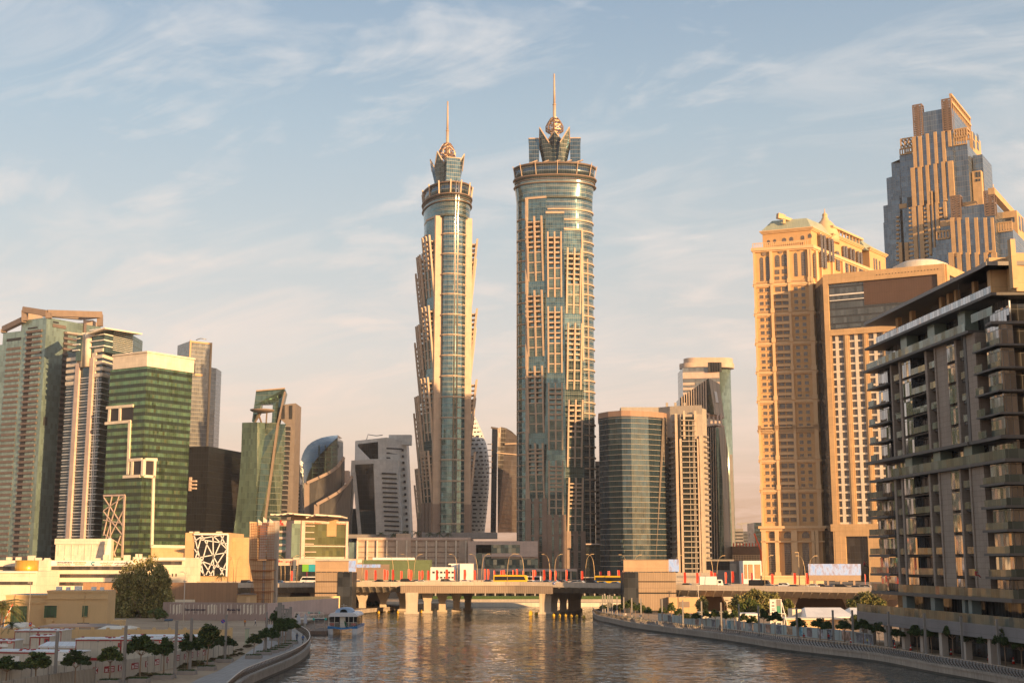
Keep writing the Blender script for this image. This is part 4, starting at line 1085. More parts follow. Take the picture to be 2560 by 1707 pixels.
    wins = ws.each('window', M['win'], t)
    aw = MB()
    def arch(F, x0, x1, y0, y1, cc, d=.12, name='arched_window'):
        q0, q1 = F.u(*cc(x0, y0)), F.u(*cc(x1, y0)); xm = (x0+x1)/2
        m = MB(); m.fpoly(F, arch_pts(q0, q1, F.z(*cc(xm, y1)), F.z(*cc(xm, y0))), -.1, d, 0, True); o = m.build(name, M['win'], t)
        m = MB(); A_ = arch_pts(q0-.35, q1+.35, F.z(*cc(xm, y1)), F.z(*cc(xm, y0))+.35); 
        for a, b in zip(A_[1:], A_[2:]): m.fstrip(F, a[0], a[1], b[0], b[1], .4, 0, d+.3, 0, True)
        m.fb(F, q0-.55, q0-.05, F.z(*cc(xm, y1)), F.z(*cc(xm, y0))-(q1-q0)/2, 0, d+.3)
        m.build('surround', M['gold2'], o)
    for x0, x1, y0, y1 in ((102, 125, 375, 530), (140, 163, 370, 528), (200, 232, 360, 438), (245, 280, 354, 432), (325, 347, 345, 500), (372, 398, 338, 494)): arch(FA, x0, x1, y0, y1, c6)
    for x0, x1, y0, y1 in ((200, 232, 456, 486), (248, 280, 452, 482), (200, 232, 500, 522), (248, 280, 496, 518)): m = MB(); m.fbp(FA, *c6(x0, y0), *c6(x1, y1), -.1, .12); m.build('window', M['win'], t)
    for x, y in ((130, 352), (238, 337), (358, 320)):
        m = MB(); q, zz = FA.hit(*c6(x, y)); m.fpoly(FA, [(q+1.1*math.cos(k*.524), zz+1.1*math.sin(k*.524)) for k in range(12)], 0, .35, 0, True); m.build('medallion', M['brown'], t)
    for x0, x1, y0, y1 in ((445, 468, 345, 510), (482, 497, 225, 440), (503, 519, 232, 445), (534, 548, 250, 400), (555, 570, 256, 405), (594, 616, 335, 460), (640, 652, 300, 470), (656, 669, 302, 470), (684, 696, 312, 470), (704, 717, 320, 470), (733, 746, 335, 470), (752, 765, 342, 470), (838, 846, 380, 480), (852, 862, 385, 480), (874, 882, 398, 480)):
        arch(FB, x0, x1, y0, y1, c6, 1.35 if x0 > 470 and x0 < 580 else 0.7)
    for x0, x1, y in ((150, 170, 262), (190, 210, 256), (248, 276, 248), (296, 322, 242), (370, 394, 232), (418, 442, 220)): arch(Fu, x0, x1, y, y+28, c6)
    # base arcade
    for xc in (195, 305, 432):
        arch(FA, xc-20 if xc < 200 else xc-26, xc+20 if xc < 200 else xc+26, 918, 964, c8, .2)
        m = MB(); m.fbp(FA, *c8(xc-20, 998), *c8(xc+26, 1222), -.1, .2); o = m.build('tall_window', M['win'], t)
        m = MB(); m.fbp(FA, *c8(xc-21, 1036), *c8(xc+27, 1074), .1, .5)
        m.build('pierced_panel', M['gold2'], o)
    bp = MB()
    for x0, x1 in ((128, 158), (222, 250), (336, 352), (352, 378), (478, 500), (505, 528)):
        b = MB(); b.fb(FA, FA.u(*c8(x0, 1100)), FA.u(*c8(x1, 1100)), GB, zbase-2.4, 0, 1.6); b.fb(FA, FA.u(*c8(x0, 1100))-.5, FA.u(*c8(x1, 1100))+.5, GB, GB+4, 0, 2.1); b.build('base_pilaster', M['gold2'], t)
    # roofs
    r = MB()
    P0 = [(a0.x, a0.y), (a1.x, a1.y), (e0.x, e0.y), (e0.x-20*FB.n.x, e0.y-20*FB.n.y)]
    cx = sum(p[0] for p in P0)/4; cy = sum(p[1] for p in P0)/4; hr = Z(c6(0, 120)[1], 615)-zU
    P1 = [(cx+(p[0]-cx)*.72, cy+(p[1]-cy)*.62) for p in P0]
    lo = [Vector((cx+(p[0]-cx)*1.04, cy+(p[1]-cy)*1.04, zU)) for p in P0]; hi = [Vector((p[0], p[1], zU+hr)) for p in P1]
    r.hexa(lo + hi); r.build('green_roof', solid('patina_roof', (0.36, 0.40, 0.30), 0.55, joint=(.9, 40), streak=0.1), t)
    r = MB(); h0 = [FB.at(ub(790), zG-2, .8), FB.at(W+.8, zG, .8), FB.at(W+.8, zG, -16), FB.at(ub(790), zG, -16)]; h1 = [FB.at(ub(800), zG+7, -5), FB.at(ub(850), zG+5, -5), FB.at(ub(850), zG+5, -12), FB.at(ub(800), zG+7, -12)]
    r.hexa(h0+h1); r.build('green_roof', bpy.data.materials['patina_roof'], t)
    pg = MB(); zp = FB.z(*c6(700, 222)); pg.fb(Ff, 0, Ff.L+.8, zF+3.4, zF+4.4, -2, .8)
    for i in range(9): uu = Ff.L*(i+.3)/9; pg.fb(Ff, uu, uu+.5, zF, zF+3.4, -.8, -.2)
    pg.build('pergola', M['gold2'], t)
    d = MB(); dc = Q(2064, 590, 634); s = 634/3200
    prof = [(34*s, -1.5), (34*s, 1.5), (33*s, 4), (31*s, 10*s+3), (27*s, 20*s+3), (21*s, 30*s+3), (14*s, 38*s+3), (9*s, 42*s+3), (9*s, 46*s+3), (7*s, 46*s+3), (6*s, 54*s+3), (7.5*s, 55*s+3), (4*s, 60*s+3), (1.4*s, 62*s+3), (1*s, 68*s+3), (.2, 72*s+3)]
    d.lathe((dc.x, dc.y, dc.z-3), prof, 24); d.build('dome', M['gold2'], t)
    k = MB(); pc = Q(*c6(262, 130), 615); k.box(pc.x-.6, pc.x+.6, pc.y-.6, pc.y+.6, pc.z-2, pc.z+2.5)
    k.beam(Q(*c6(218, 102), 612), Q(*c6(308, 133), 618), 1.3, 1.5); k.beam(Q(*c6(218, 104), 612), Q(*c6(250, 112), 613), 2.2, 2.6)
    k.build('roof_crane', M['gold2'], t)
    # dark recessed link strip beside the tower
    t2 = thing('link_building', 'dark recessed glass strip joining the ornate hotel and its plainer neighbour', 'building', (*XY(2048, 1300, 622), GZ))
    A, B = XY(*c6(440, 700), 616), XY(*c6(532, 700), 616); m = MB(); m.prism(rect_back(A, B, 20), GB, Z(c6(0, 655)[1], 616), 0, 0)
    m.build('glass_facade', M['smoke'], t2); m = MB(); m.prism(rect_back((A[0], A[1]-.6), (B[0], B[1]-.6), 20), Z(c6(0, 655)[1], 616)+.01, Z(c6(0, 528)[1], 616), 0, 0); m.build('upper_wall', M['gold3'], t2)
hotel()

def framed_tower():
    L = XY(*c6(526, 700), 592); C = XY(2364, 700, 568); R = XY(2420, 700, 590)
    F, FR = Face(L, C), Face(C, R); u = lambda x, y=950: F.u(*c6(x, y)); z = lambda x, y: F.z(*c6(x, y))
    t = thing('hotel_tower', 'tan hotel tower with a big brown screen in a square frame above white barred windows', 'hotel', ((L[0]+C[0])/2, L[1]+16, GZ))
    zt = F.z(2364, 660); GB = GZ+3
    core = MB(); core.prism([L, C, R, (R[0]-5, R[1]+20), (L[0], L[1]+26)], GB, zt-3, 0, 0); core.build('dark_core', M['winglass'], t)
    fr = MB(); d = 1.6
    zlow = z(560, 852); zg = z(560, 890)
    fr.fb(F, 0, u(558, 700), GB, zt, 0, d); fr.fb(F, u(558, 700), F.L+.0, zt-4.6, zt, 0, d); fr.fb(F, F.L-3.4, F.L, zlow, zt-4.6, 0, d); fr.fb(F, u(558, 700), F.L, zg, zlow, 0, d)
    fr.fb(FR, .0, 3, GB, zt, 0, .8); fr.fb(FR, 3, FR.L, zt-4.6, zt, 0, .8); fr.fb(FR, 3, FR.L, GB, zlow, 0, .8)
    rb = [L, C, R, (R[0]-5, R[1]+20), (L[0], L[1]+26)]; fr.prism(rb, zt-3, zt-.3, 0, 0)
    fr.build('stone_frame', M['gold3'], t)
    s = MB(); us = u(783, 600); s.fb(F, us, F.L-3.4, z(783, 688), zt-4.6, .1, .6); s.build('brown_screen', solid('brown_louvres', (0.10, 0.06, 0.042), 0.5, joint=(1.1, 4.5, 2)), t)
    g = MB(); g.fb(F, u(558, 700), us, z(560, 842), zt-4.6, .05, .3); g.fb(F, us, F.L-3.4, z(560, 842), z(783, 688), .05, .3); g.build('upper_glazing', glass('screen_glass', (.12, .125, .12), 1.3, 3.5, (.04, .04, .04), .1, .3, span=.25, spancol=(.05, .05, .05), metal=.6, tilt=.03, pane_var=.3), t)
    w = MB(); w.fb(F, u(560, 640), us, z(660, 622), z(660, 613), .2, .9); w.fb(F, u(560, 640), us, z(660, 655), z(660, 650), .2, .7); w.build('white_strip', M['plainwhite'], t)
    # piers, white bars
    cols = [(566, 652), (692, 777), (815, 905), (940, 1030), (1065, 1150), (1185, 1275)]
    zbase = F.z(*c8(800, 866)); p = MB(); prev = u(558, 700)
    edges = []
    for x0, x1 in cols:
        a, b = u(x0), u(x1)
        if a > F.L-3: break
        b = min(b, F.L-1.5); p.fb(F, prev, a, zbase, zg, 0, .9); p.fb(F, prev+.8, a-.8, zbase, zg, .9, 1.3); prev = b; edges.append((a, b))
    p.fb(F, prev, F.L, zbase, zg, 0, .9); p.build('pier', M['gold3'], t)
    n = int(round((zg-zbase)/3.42)); h = (zg-zbase)/n
    w = MB(); ws = MB()
    for a, b in edges:
        m_ = (a+b)/2
        w.fb(F, m_-.7, m_+.7, zbase, zg, 0, .55)
        for i in range(n):
            zb = zbase+i*h
            ws.fb(F, a, m_-.7, zb+.85, zb+h, 0, .12); ws.fb(F, m_+.7, b, zb+.85, zb+h, 0, .12)
            w.fb(F, a, m_-.7, zb, zb+.85, 0, .5); w.fb(F, m_+.7, b, zb, zb+.85, 0, .5)
    w.build('white_grid', M['cream'], t)
    ws.each('window', M['win'], t)
    b = MB(); b.fb(F, -1, F.L+.5, zbase-3.2, zbase-.02, 0, 2.0); b.fb(F, 0, u(558, 700)+3.2, GB, zbase-3.2, 0, 1.8)
    px0, px1 = F.u(*c8(690, 1100)), F.u(*c8(878, 1100)); zp = F.z(*c8(780, 952))
    b.fb(F, px0-2.6, px0, GB, zp+2.6, 0, 1.9); b.fb(F, px1, px1+5, GB, zp+2.6, 0, 1.9); b.fb(F, px0, px1, zp, zp+2.6, 0, 1.9); b.fb(F, px1+9, F.L, GB, zbase-3.2, 0, 1.8)
    b.build('entrance_frame', M['gold3'], t)
    gl = MB(); gl.fb(F, px0, px1, GB, zp, 0, .4); gl.build('entrance_glass', glass('entrance_glass', (.07, .065, .06), 2.2, 3, (.04, .035, .03), .1, .1, metal=.6, tilt=.03), t)
    dm = MB(); q = Q(2300, 665, 585); dm.lathe((q.x, q.y, q.z-9), [(13, 0), (12.6, 8.5), (9, 10.3), (4, 11.2), (.1, 11.4)], 20); dm.build('roof_dome', M['cream'], t)
    hh = MB()
    for i in range(20): hh.fb(F, F.L*(.45+i*.026), F.L*(.45+i*.026)+.35, zt-2.6, zt-2.2, d, d+.12)
    hh.build('vent_holes', M['dark'], t)
framed_tower()

def deco_tower():
    t = thing('skyscraper', 'stepped blue glass skyscraper striped with golden fins, its setbacks ringed by open frames', 'skyscraper', (*XY(2400, 1300, 800), GZ))
    al, ar = rad(32), rad(58); tl = Vector((math.cos(al), -math.sin(al))); tr = Vector((math.cos(ar), math.sin(ar)))
    g = MB(); mats = [M['blueg'], M['roof']]; fins = MB(); fr = MB(); dk = MB(); bz = MB(); sky = MB(); bands_ = MB()
    def block(cx, ct, lx, rx, Y, dep=0, mb=g, bot=GZ, rowl=None):
        """corner x, top y at corner, left x, right x (enlargement pixels)"""
        pc = c7(cx, ct); C = Q(*pc, Y); FL = Face((C.x-tl.x*100, C.y-tl.y*100), (C.x, C.y)); FR = Face((C.x, C.y), (C.x+tr.x*100, C.y+tr.y*100))
        ul = FL.u(*c7(lx, ct+15)); ur = FR.u(*c7(rx, ct+15))
        Lp = FL.at(ul, 0); Rp = FR.at(ur, 0)
        if dep: Bk = [(Rp.x-tl.x*dep, Rp.y-tl.y*dep), (Lp.x+tr.x*dep, Lp.y+tr.y*dep)]
        else: Bk = [(Rp.x+(Lp.x-C.x), Rp.y+(Lp.y-C.y))]
        mb.prism([(Lp.x, Lp.y), (C.x, C.y), (Rp.x, Rp.y)] + Bk, bot, C.z, 0, 1)
        FLs, FRs = Face((Lp.x, Lp.y), (C.x, C.y)), Face((C.x, C.y), (Rp.x, Rp.y))
        return FLs, FRs, C.z
    A = block(612, 192, 398, 738, 790)                       # crown
    B = block(618, 362, 345, 700, 786)                       # main shaft
    Rb = block(722, 445, 622, 822, 784)                      # right shoulder
    Rw = block(757, 360, 735, 812, 800, mb=bz)               # tan wall shoulder
    Cc = block(345, 515, 248, 380, 806, 18)                  # left shoulder
    E1 = block(250, 618, 214, 300, 818, 14); E2 = block(248, 812, 190, 300, 816, 16); E3 = block(250, 915, 168, 320, 813, 18)
    R2 = block(828, 520, 760, 889, 790); R3 = block(818, 632, 755, 902, 786, mb=bz)
    Gk = block(912, 858, 678, 1050, 745)                     # lower tower crown
    Gm = block(915, 950, 606, 1060, 741); Gs = block(1040, 1040, 925, 1180, 742); Gl = block(610, 1110, 502, 660, 757, 16)
    Gr = block(1068, 912, 950, 1200, 760, mb=bz)
    g.build('glass_facade', mats, t); bz.build('stone_wall', [M['gold3'], M['roof']], t)
    def fin(F, x0, x1, y0, y1, d=1.1, mb=fins):
        xm = (x0+x1)/2; mb.fb(F, F.u(*c7(x0, (y0+y1)/2)), F.u(*c7(x1, (y0+y1)/2)), F.z(*c7(xm, y1)), F.z(*c7(xm, y0)), 0, d)
    F = B[0]
    for x0, x1, y0, y1 in ((345, 368, 400, 620), (386, 410, 395, 615), (440, 460, 378, 600), (494, 515, 366, 590), (549, 572, 362, 575), (590, 611, 358, 470)): fin(F, x0, x1, y0, y1)
    for x0, x1, y0, y1 in ((336, 364, 618, 890), (386, 414, 612, 885), (440, 462, 600, 880), (497, 520, 590, 870), (551, 576, 575, 850), (596, 632, 570, 820)): fin(F, x0, x1, y0, y1, 1.6)
    for x0, x1, y0, y1 in ((352, 380, 890, 1420), (396, 426, 880, 1420), (452, 470, 870, 1230), (484, 494, 780, 1220), (508, 528, 860, 1080), (560, 580, 855, 975)): fin(F, x0, x1, y0, y1, 1.8)
    for x0, x1 in ((252, 274), (294, 320)): fin(Cc[0], x0, x1, 1140, 1420, 1.4)
    fin(Cc[0], 248, 300, 868, 900, .5); fin(F, 305, 336, 820, 890, .6, dk); fin(F, 465, 500, 785, 870, .7, dk); fin(F, 416, 446, 845, 878, .6, dk)
    F = Gm[0]
    for x0, x1 in ((612, 640), (660, 682), (718, 741), (780, 804), (845, 868), (895, 916)): fin(F, x0, x1, 965, 1225)
    for x0, x1 in ((602, 640), (660, 690), (724, 750), (787, 812), (850, 876), (902, 940)): fin(F, x0, x1, 1210, 1500, 1.7)
    fin(F, 636, 664, 1218, 1238, 1.2); fin(F, 866, 905, 1195, 1210, 1.2)
    for x0, x1 in ((535, 610),): fin(Gl[0], x0, x1, 985, 1025, .8)
    fins.each('golden_fin', M['gold3'], t)
    dk.build('dark_bays', M['black'], t)
    # balconies down the dark slots
    bal = MB()
    for i in range(13):
        y = 900+i*30
        for F, x0, x1 in ((B[0], 318, 348), (B[0], 424, 450), (B[0], 530, 556)):
            if x0 == 530 and i > 2: continue
            p, q = F.u(*c7(x0, y)), F.u(*c7(x1, y)); zz = F.z(*c7(x0, y)); bal.fb(F, p, q, zz-.9, zz+.3, 0, 1.5)
        if y > 940: p, q = E3[0].u(*c7(228, y)), E3[0].u(*c7(248, y)); bal.fb(E3[0], p, q, E3[0].z(*c7(238, y))-.6, E3[0].z(*c7(238, y))+.3, 0, 1.3)
    bal.each('balcony', M['gold3'], t)
    w = MB()
    for F, x0, x1, y0, y1 in ((Rw[1], 764, 775, 375, 420), (Rw[1], 790, 802, 385, 430), (Rw[1], 764, 775, 430, 480), (Rw[1], 790, 802, 440, 490), (R3[0], 782, 795, 645, 682), (R3[0], 803, 815, 643, 680), (R3[0], 782, 795, 694, 712), (R3[0], 803, 815, 692, 708), (R3[1], 846, 856, 650, 720), (R3[1], 874, 884, 660, 730), (Gr[0], 972, 1055, 965, 1000), (Gr[1], 1084, 1095, 960, 1050), (Gr[1], 1104, 1116, 970, 1060)): fin(F, x0, x1, y0, y1, .25, w)
    w.each('window', M['winglass'], t)
    # open frames (pergolas, lattice towers)
    def cage(FX, x0, x1, y0, y1, dep, nv, nh, w_=.8, lattice=False):
        m = MB(); u0, u1 = FX.u(*c7(x0, y0)), FX.u(*c7(x1, y0)); z1, z0 = FX.z(*c7((x0+x1)/2, y0)), FX.z(*c7((x0+x1)/2, y1))
        for d in (0, -dep):
            for i in range(nv+1): uu = u0+(u1-u0)*i/nv; m.fb(FX, uu-w_/2, uu+w_/2, z0, z1, d-w_/2+.6, d+w_/2+.6)
            for j in range(nh+1): zz = z0+(z1-z0)*j/nh; m.fb(FX, u0, u1, zz-w_/2, zz+w_/2, d-w_/2+.6, d+w_/2+.6)
        for i in range(nv+1):
            uu = u0+(u1-u0)*i/nv
            for zz in (z1, z0+(z1-z0)*.5): m.beam(FX.at(uu, zz, .6), FX.at(uu, zz, .6-dep), w_)
        if lattice:
            for j in range(nh):
                za, zb = z0+(z1-z0)*j/nh, z0+(z1-z0)*(j+1)/nh; m.beam(FX.at(u0, za, .6), FX.at(u1, zb, .6), w_*.6)
        return m
    cage(Cc[0], 258, 340, 412, 478, 10, 3, 1).build('roof_frame', M['gold3'], t); cage(Cc[0], 252, 335, 482, 520, .5, 5, 1, .6).build('parapet_frame', M['gold3'], t)
    cage(Rb[0], 632, 720, 345, 400, 8, 5, 1).build('roof_frame', M['gold3'], t); cage(Rb[0], 630, 716, 402, 455, .5, 5, 1, .6).build('parapet_frame', M['gold3'], t)
    cage(Gs[0], 940, 1034, 1000, 1060, .6, 5, 1).build('parapet_frame', M['gold3'], t); cage(Gl[0], 510, 598, 1060, 1112, .6, 4, 1).build('parapet_frame', M['gold3'], t)
    lm = M['bronze']
    cage(A[0], 342, 402, 178, 392, 5, 2, 14, .75, True).build('lattice_tower', lm, t); cage(A[0], 545, 606, 138, 360, 5, 2, 14, .75, True).build('lattice_tower', lm, t)
    cage(Gk[0], 608, 672, 815, 985, 5, 2, 10, .75, True).build('lattice_tower', lm, t); cage(Gk[0], 840, 908, 780, 950, 5, 2, 10, .75, True).build('lattice_tower', lm, t)
    rl = MB()
    zt = A[2]; rl.fb(A[1], 0, A[1].L, zt+3, zt+4.6, -1, .6); rl.fb(A[1], 0, A[1].L, zt+8, zt+9.4, -1, .6)
    for i in range(12): uu = A[1].L*i/11; rl.fb(A[1], uu-.3, uu+.3, zt-1, zt+9, -.8, .2)
    pass
    zt = Gk[2]; rl.fb(Gk[1], -1, Gk[1].L, zt+5, zt+9, -3, .8); rl.fb(Gk[1], Gk[1].L-3, Gk[1].L, zt-2, zt+5, -3, .8); rl.fb(Gk[0], Gk[0].u(*c7(672, 850))-2, Gk[0].u(*c7(770, 850)), zt+1, zt+4, -9, -5)
    rl.build('roof_rail', M['gold3'], t)
deco_tower()
# ================================================================ dark balconied building on the right bank
def cb1(x, y): return (2100 + x*0.3698, 620 + y*0.3698)
def cb2(x, y): return (2100 + x*0.3743, 1120 + y*0.3743)
M['silver'] = glass('silver_window', (0.42, 0.43, 0.45), 0.95, 3.6, (0.10, 0.10, 0.10), 0.09, 0.1, metal=0.85, rough=0.05, tilt=0.05, pane_var=0.3, wave=0.06)
M['darkwin'] = glass('dark_balcony_door', (0.045, 0.047, 0.05), 1.1, 3.6, (0.02, 0.02, 0.02), 0.08, 0.08, metal=0.5, rough=0.08, tilt=0.03, blinds=0.15, bcol=(0.14, 0.13, 0.12))
M['rail'] = glass('balustrade_glass', (0.15, 0.18, 0.155), 1.6, 9, (0.12, 0.13, 0.11), 0.05, 0.0, metal=0.45, rough=0.12, tilt=0.05, pane_var=0.3, wave=0.08)
M['slab'] = solid('grey_slab_edge', (0.12, 0.11, 0.10), 0.6)
M['travert'] = solid('travertine_pier', (0.33, 0.265, 0.21), 0.7, joint=(1.6, 0.9), streak=0.12)
M['louv'] = solid('dark_louvre', (0.07, 0.055, 0.045), 0.5, joint=(2.4, 0.22, 2))
def canal_block():
    A = XY(2186, 1000, 256); C = XY(2521, 1144, 202); n0 = Face(A, C).n
    D = (C[0]+34, C[1]-1)
    F, FE = Face(A, C), Face(C, D)
    t = thing('apartment_building', 'dark balconied apartment building on the right bank with travertine piers and a floating roof', 'building', (C[0]+12, C[1]+25, 1.5))
    u = lambda x, y=900, c=cb1: F.u(*c(x, y)); z = lambda x, y, c=cb1: F.z(*c(x, y))
    z1, z2 = z(880, 392), z(880, 570); zs1 = [z(840, 738), z(840, 885), z(840, 1033), z(840, 1178)]; z3 = z(900, 1310)
    z4 = z(895, 108, cb2); zs2 = [z(870, q, cb2) for q in (262, 407, 556, 706, 853)]; z5 = z(870, 985, cb2)
    u0, uC = u(245), F.L
    dep = 13.0
    core = MB()
    bk = [(D[0], D[1]), (D[0]+2, D[1]+22), (C[0]-n0.x*dep, C[1]+30), (A[0]-n0.x*dep, A[1]-1)]
    c0 = F.at(u0, 0, -2.2); c1_ = F.at(uC-2.0, 0, -2.2)
    core.prism([(c0.x, c0.y), (c1_.x, c1_.y), (C[0]+2, C[1]+2), (D[0], D[1]+2)] + bk[1:], 1.5, z1+3.0, 0, 0)
    core.build('dark_core', M['darkwin'], t)
    sl = MB()
    def slab(zz, h, ua, ub_, d, dE, mb=sl, din=2.6):
        mb.fb(F, ua, ub_+0.0, zz-h, zz, -din, d); mb.fb(FE, -d, FE.L, zz-h, zz, -2.6, dE)
    slab(z1, .45, u(228), uC, 1.6, 1.4); slab(z2, .45, u(205), u(940), 1.4, 0); slab(z3, .55, u(215, 1440), u(905, 1300), 1.2, .8); sl.fb(F, u(905, 1300), uC, z3-.55, z3, -2.6, .9)
    slab(z4, .5, u(225, 1445), uC, 1.0, 1.2); slab(z5, .6, u(255, 980, cb2), uC, 1.4, 1.4)
    for zz in zs1: sl.fb(F, u0, uC, zz-.3, zz, -2.4, -.5); sl.fb(F, u(948), uC, zz-.28, zz+.02, -2.5, 1.1); sl.fb(FE, -1.1, FE.L, zz-.28, zz+.02, -2.5, .8)
    for zz in zs2: sl.fb(F, u0, uC, zz-.3, zz, -2.4, -.5); sl.fb(F, u(1000, 500, cb2), uC, zz-.35, zz+.05, -2.5, 1.3); sl.fb(FE, -1.3, FE.L, zz-.35, zz+.05, -2.5, 1.0)
    for zz in zs1 + [z3]: sl.fb(F, u(208), u(345), zz-.3, zz+.05, -2.4, .9)
    for zz in zs2: sl.fb(F, u(225, 500, cb2), u(360, 500, cb2), zz-.35, zz+.1, -2.4, 1.2)
    sl.each('floor_slab', M['slab'], t)
    # piers
    def pier(x0, x1, za, zb, d0, d1, cc, mat='travert', yy=900, name='pier'):
        m = MB(); m.fb(F, u(x0, yy, cc), u(x1, yy, cc), za, zb, d0, d1); m.build(name, M[mat], t)
    for x0, x1, d0, d1 in ((349, 358, -2.3, .25), (408, 421, -2.3, .25), (590, 604, -2.3, .3), (655, 664, -2.3, .3), (664, 735, -2.3, .1), (794, 806, -2.3, .25), (885, 945, -2.3, .4)): pier(x0, x1, z3, z2-.45, d0, d1, cb1)
    pier(866, 884, z3, z2-.45, -2.3, .5, cb1, 'slab')
    for x0, x1, d0, d1 in ((380, 394, -2.3, .2), (430, 441, -2.3, .25), (617, 629, -2.3, .3), (683, 693, -2.3, .3), (693, 762, -2.3, .1), (822, 834, -2.3, .25), (895, 906, -2.3, .35), (906, 988, -2.3, .15)): pier(x0, x1, z5, z4-.5, d0, d1, cb2, 'travert', 500)
    # windows and balustrades, floor by floor
    up = [z2] + zs1 + [z3]; lo = [z4] + zs2 + [z5]
    W = MB(); B = MB(); T = MB()
    for a, b in zip(up, up[1:]):
        top, bot = a-.5, b+.05
        for x0, x1, d in ((427, 486, .12), (738, 794, .12)): W.fb(F, u(x0), u(x1), bot, top, -2.2, d)
        T.fb(F, u(487), u(590), bot, bot+.0+.02+.5, -2.2, -2.0)
        for x0, x1, d in ((368, 408, .1), (487, 590, .1), (615, 655, .2), (828, 866, .2)): B.fb(F, u(x0), u(x1), bot, bot+1.15, d-.05, d)
        W.fb(F, u(1010), uC-.1, bot, top, -2.2, .1); B.fb(F, u(952), u(1006), bot, bot+1.2, .95, 1.0); B.fb(F, u(1015), uC, bot, bot+1.1, .2, .24)
        W.fb(F, u(245), u(310), bot, top, -2.2, -.4); B.fb(F, u(210), u(250), bot, bot+1.15, .75, .8)
    for a, b in zip(lo, lo[1:]):
        top, bot = a-.5, b+.05
        q = lambda x: u(x, 500, cb2)
        for x0, x1, d in ((445, 513, .12), (764, 823, .12)): W.fb(F, q(x0), q(x1), bot, top, -2.2, d)
        for x0, x1, d in ((394, 430, .1), (515, 615, .1), (640, 683, .2), (848, 896, .2)): B.fb(F, q(x0), q(x1), bot, bot+1.15, d-.05, d)
        W.fb(F, q(1030), uC-.1, bot, top, -2.2, .1); B.fb(F, q(1002), uC, bot, bot+1.1, .7, .74); B.fb(FE, -1.0, FE.L, bot, bot+1.2, .7, .75)
        B.fb(F, q(228), q(330), bot+.1, bot+1.25, 1.05, 1.1); W.fb(F, q(235), q(352), bot, top, -2.2, -.6)
    # penthouse and mid terrace floors
    for x0, x1 in ((290, 420), (510, 600), (700, 806), (905, 1090)): W.fb(F, u(x0, 600), min(u(x1, 600), uC-.3), z2+.05, z1-.5, -2.2, -1.9)
    B.fb(F, u(292, 790), u(885, 560), z2, z2+1.5, 1.0, 1.05); B.fb(F, u(210, 800), u(290, 800), z2, z2+1.3, 1.0, 1.05); B.fb(F, u(930, 480), uC, z2+2.0-1, z2+2.4, 1.1, 1.15)
    for x0, x1 in ((250, 445), (500, 640), (735, 845), (945, 1140)): W.fb(F, u(x0, 1450), min(u(x1, 1420), uC-.3), z4+.05, z3-.6, -2.2, -1.7)
    B.fb(F, u(385, 1500), uC+.8, z4, z4+1.5, .75, .8); B.fb(FE, -.8, FE.L, z4, z4+1.5, .9, .95)
    B.fb(F, u(430, 950, cb2), uC+1.0, z5, z5+1.4, 1.1, 1.15); B.fb(F, u(250, 950, cb2), u(345, 950, cb2), z5, z5+1.4, 1.1, 1.15); B.fb(FE, -1, FE.L, z5, z5+1.4, 1.1, 1.15)
    S = MB(); S.fb(F, u(285, 620), uC+.2, z1, z1+1.3, 1.2, 1.25); S.build('terrace_rail', M['silver'], t)
    W.each('window', M['silver'], t); B.each('glass_balustrade', M['rail'], t)
    P = MB()
    for x0, x1, yy in ((420, 462, 650), (603, 650, 580), (808, 856, 480)): P.fb(F, u(x0, yy), u(x1, yy), z2, z1-.45, -2.0, .3)
    for x0, x1, yy in ((447, 495, 1450), (638, 685, 1400), (845, 900, 1370)): P.fb(F, u(x0, yy), u(x1, yy), z4, z3-.55, -2.0, .2)
    P.each('screen_panel', solid('green_glass_screen', (0.19, 0.25, 0.21), 0.25), t)
    # roof storey
    r = MB(); zr_ = z1+3.9
    r.fb(F, u(535, 480), u(1040, 230), z1+1.0, zr_, -3.2, -2.4); r.build('roof_louvres', M['louv'], t)
    w = MB(); w.fb(F, u(1040, 200), uC+2, z1+.1, zr_+2.5, -4, -2.2); w.fb(FE, -.5, FE.L, z1+.1, zr_+2.5, -3, -1.6); w.build('roof_wall', M['gold3'], t)
    cpl = MB()
    for x, yy in ((350, 520), (443, 490), (640, 380), (690, 350), (740, 340), (860, 280)): cpl.fb(F, u(x-7, yy), u(x+9, yy), z1, F.z(*cb1(x, 480-(x-255)*.49+20)), -1.8, -1.0)
    cpl.fb(F, u(1138, 200), u(1160, 200), z1, zr_+4, -1.0, -.2); cpl.each('roof_column', M['gold3'], t)
    zc = Q(*cb1(1100, 78), 199).z
    ua, ub_ = u(250, 490), uC+.6
    ro = MB(); ro.fb(F, ua-1.5, ub_+.8, zc-.65, zc, -11, 2.2); ro.fb(FE, -2.2, FE.L, zc-.65, zc, -12, 1.8); ro.build('floating_roof', solid('roof_fascia', (0.23, 0.21, 0.19), 0.5), t)
    # podium
    zp1, zp0 = F.z(*cb2(700, 1135)), F.z(*cb2(700, 1195)); d = 3.2
    po = MB(); ul = u(215, 1080, cb2)
    po.fb(F, ul, uC+20, zp0-.6, zp1, -6, d); po.build('podium_beam', solid('podium_grey', (0.20, 0.19, 0.19), 0.6, joint=(4, 3)), t)
    gl = MB(); gl.fb(F, ul, uC+20, zp1, zp1+1.5, d-.1, d-.05); gl.build('glass_balustrade', M['rail'], t)
    st = MB()
    for x0, x1 in ((440, 466), (628, 655), (838, 856), (880, 904)): st.fb(F, u(x0, 1040, cb2), u(x1, 1040, cb2), zp1, z5-.6, -1, .6)
    st.each('column', solid('green_grey_column', (0.20, 0.25, 0.24), 0.5), t)
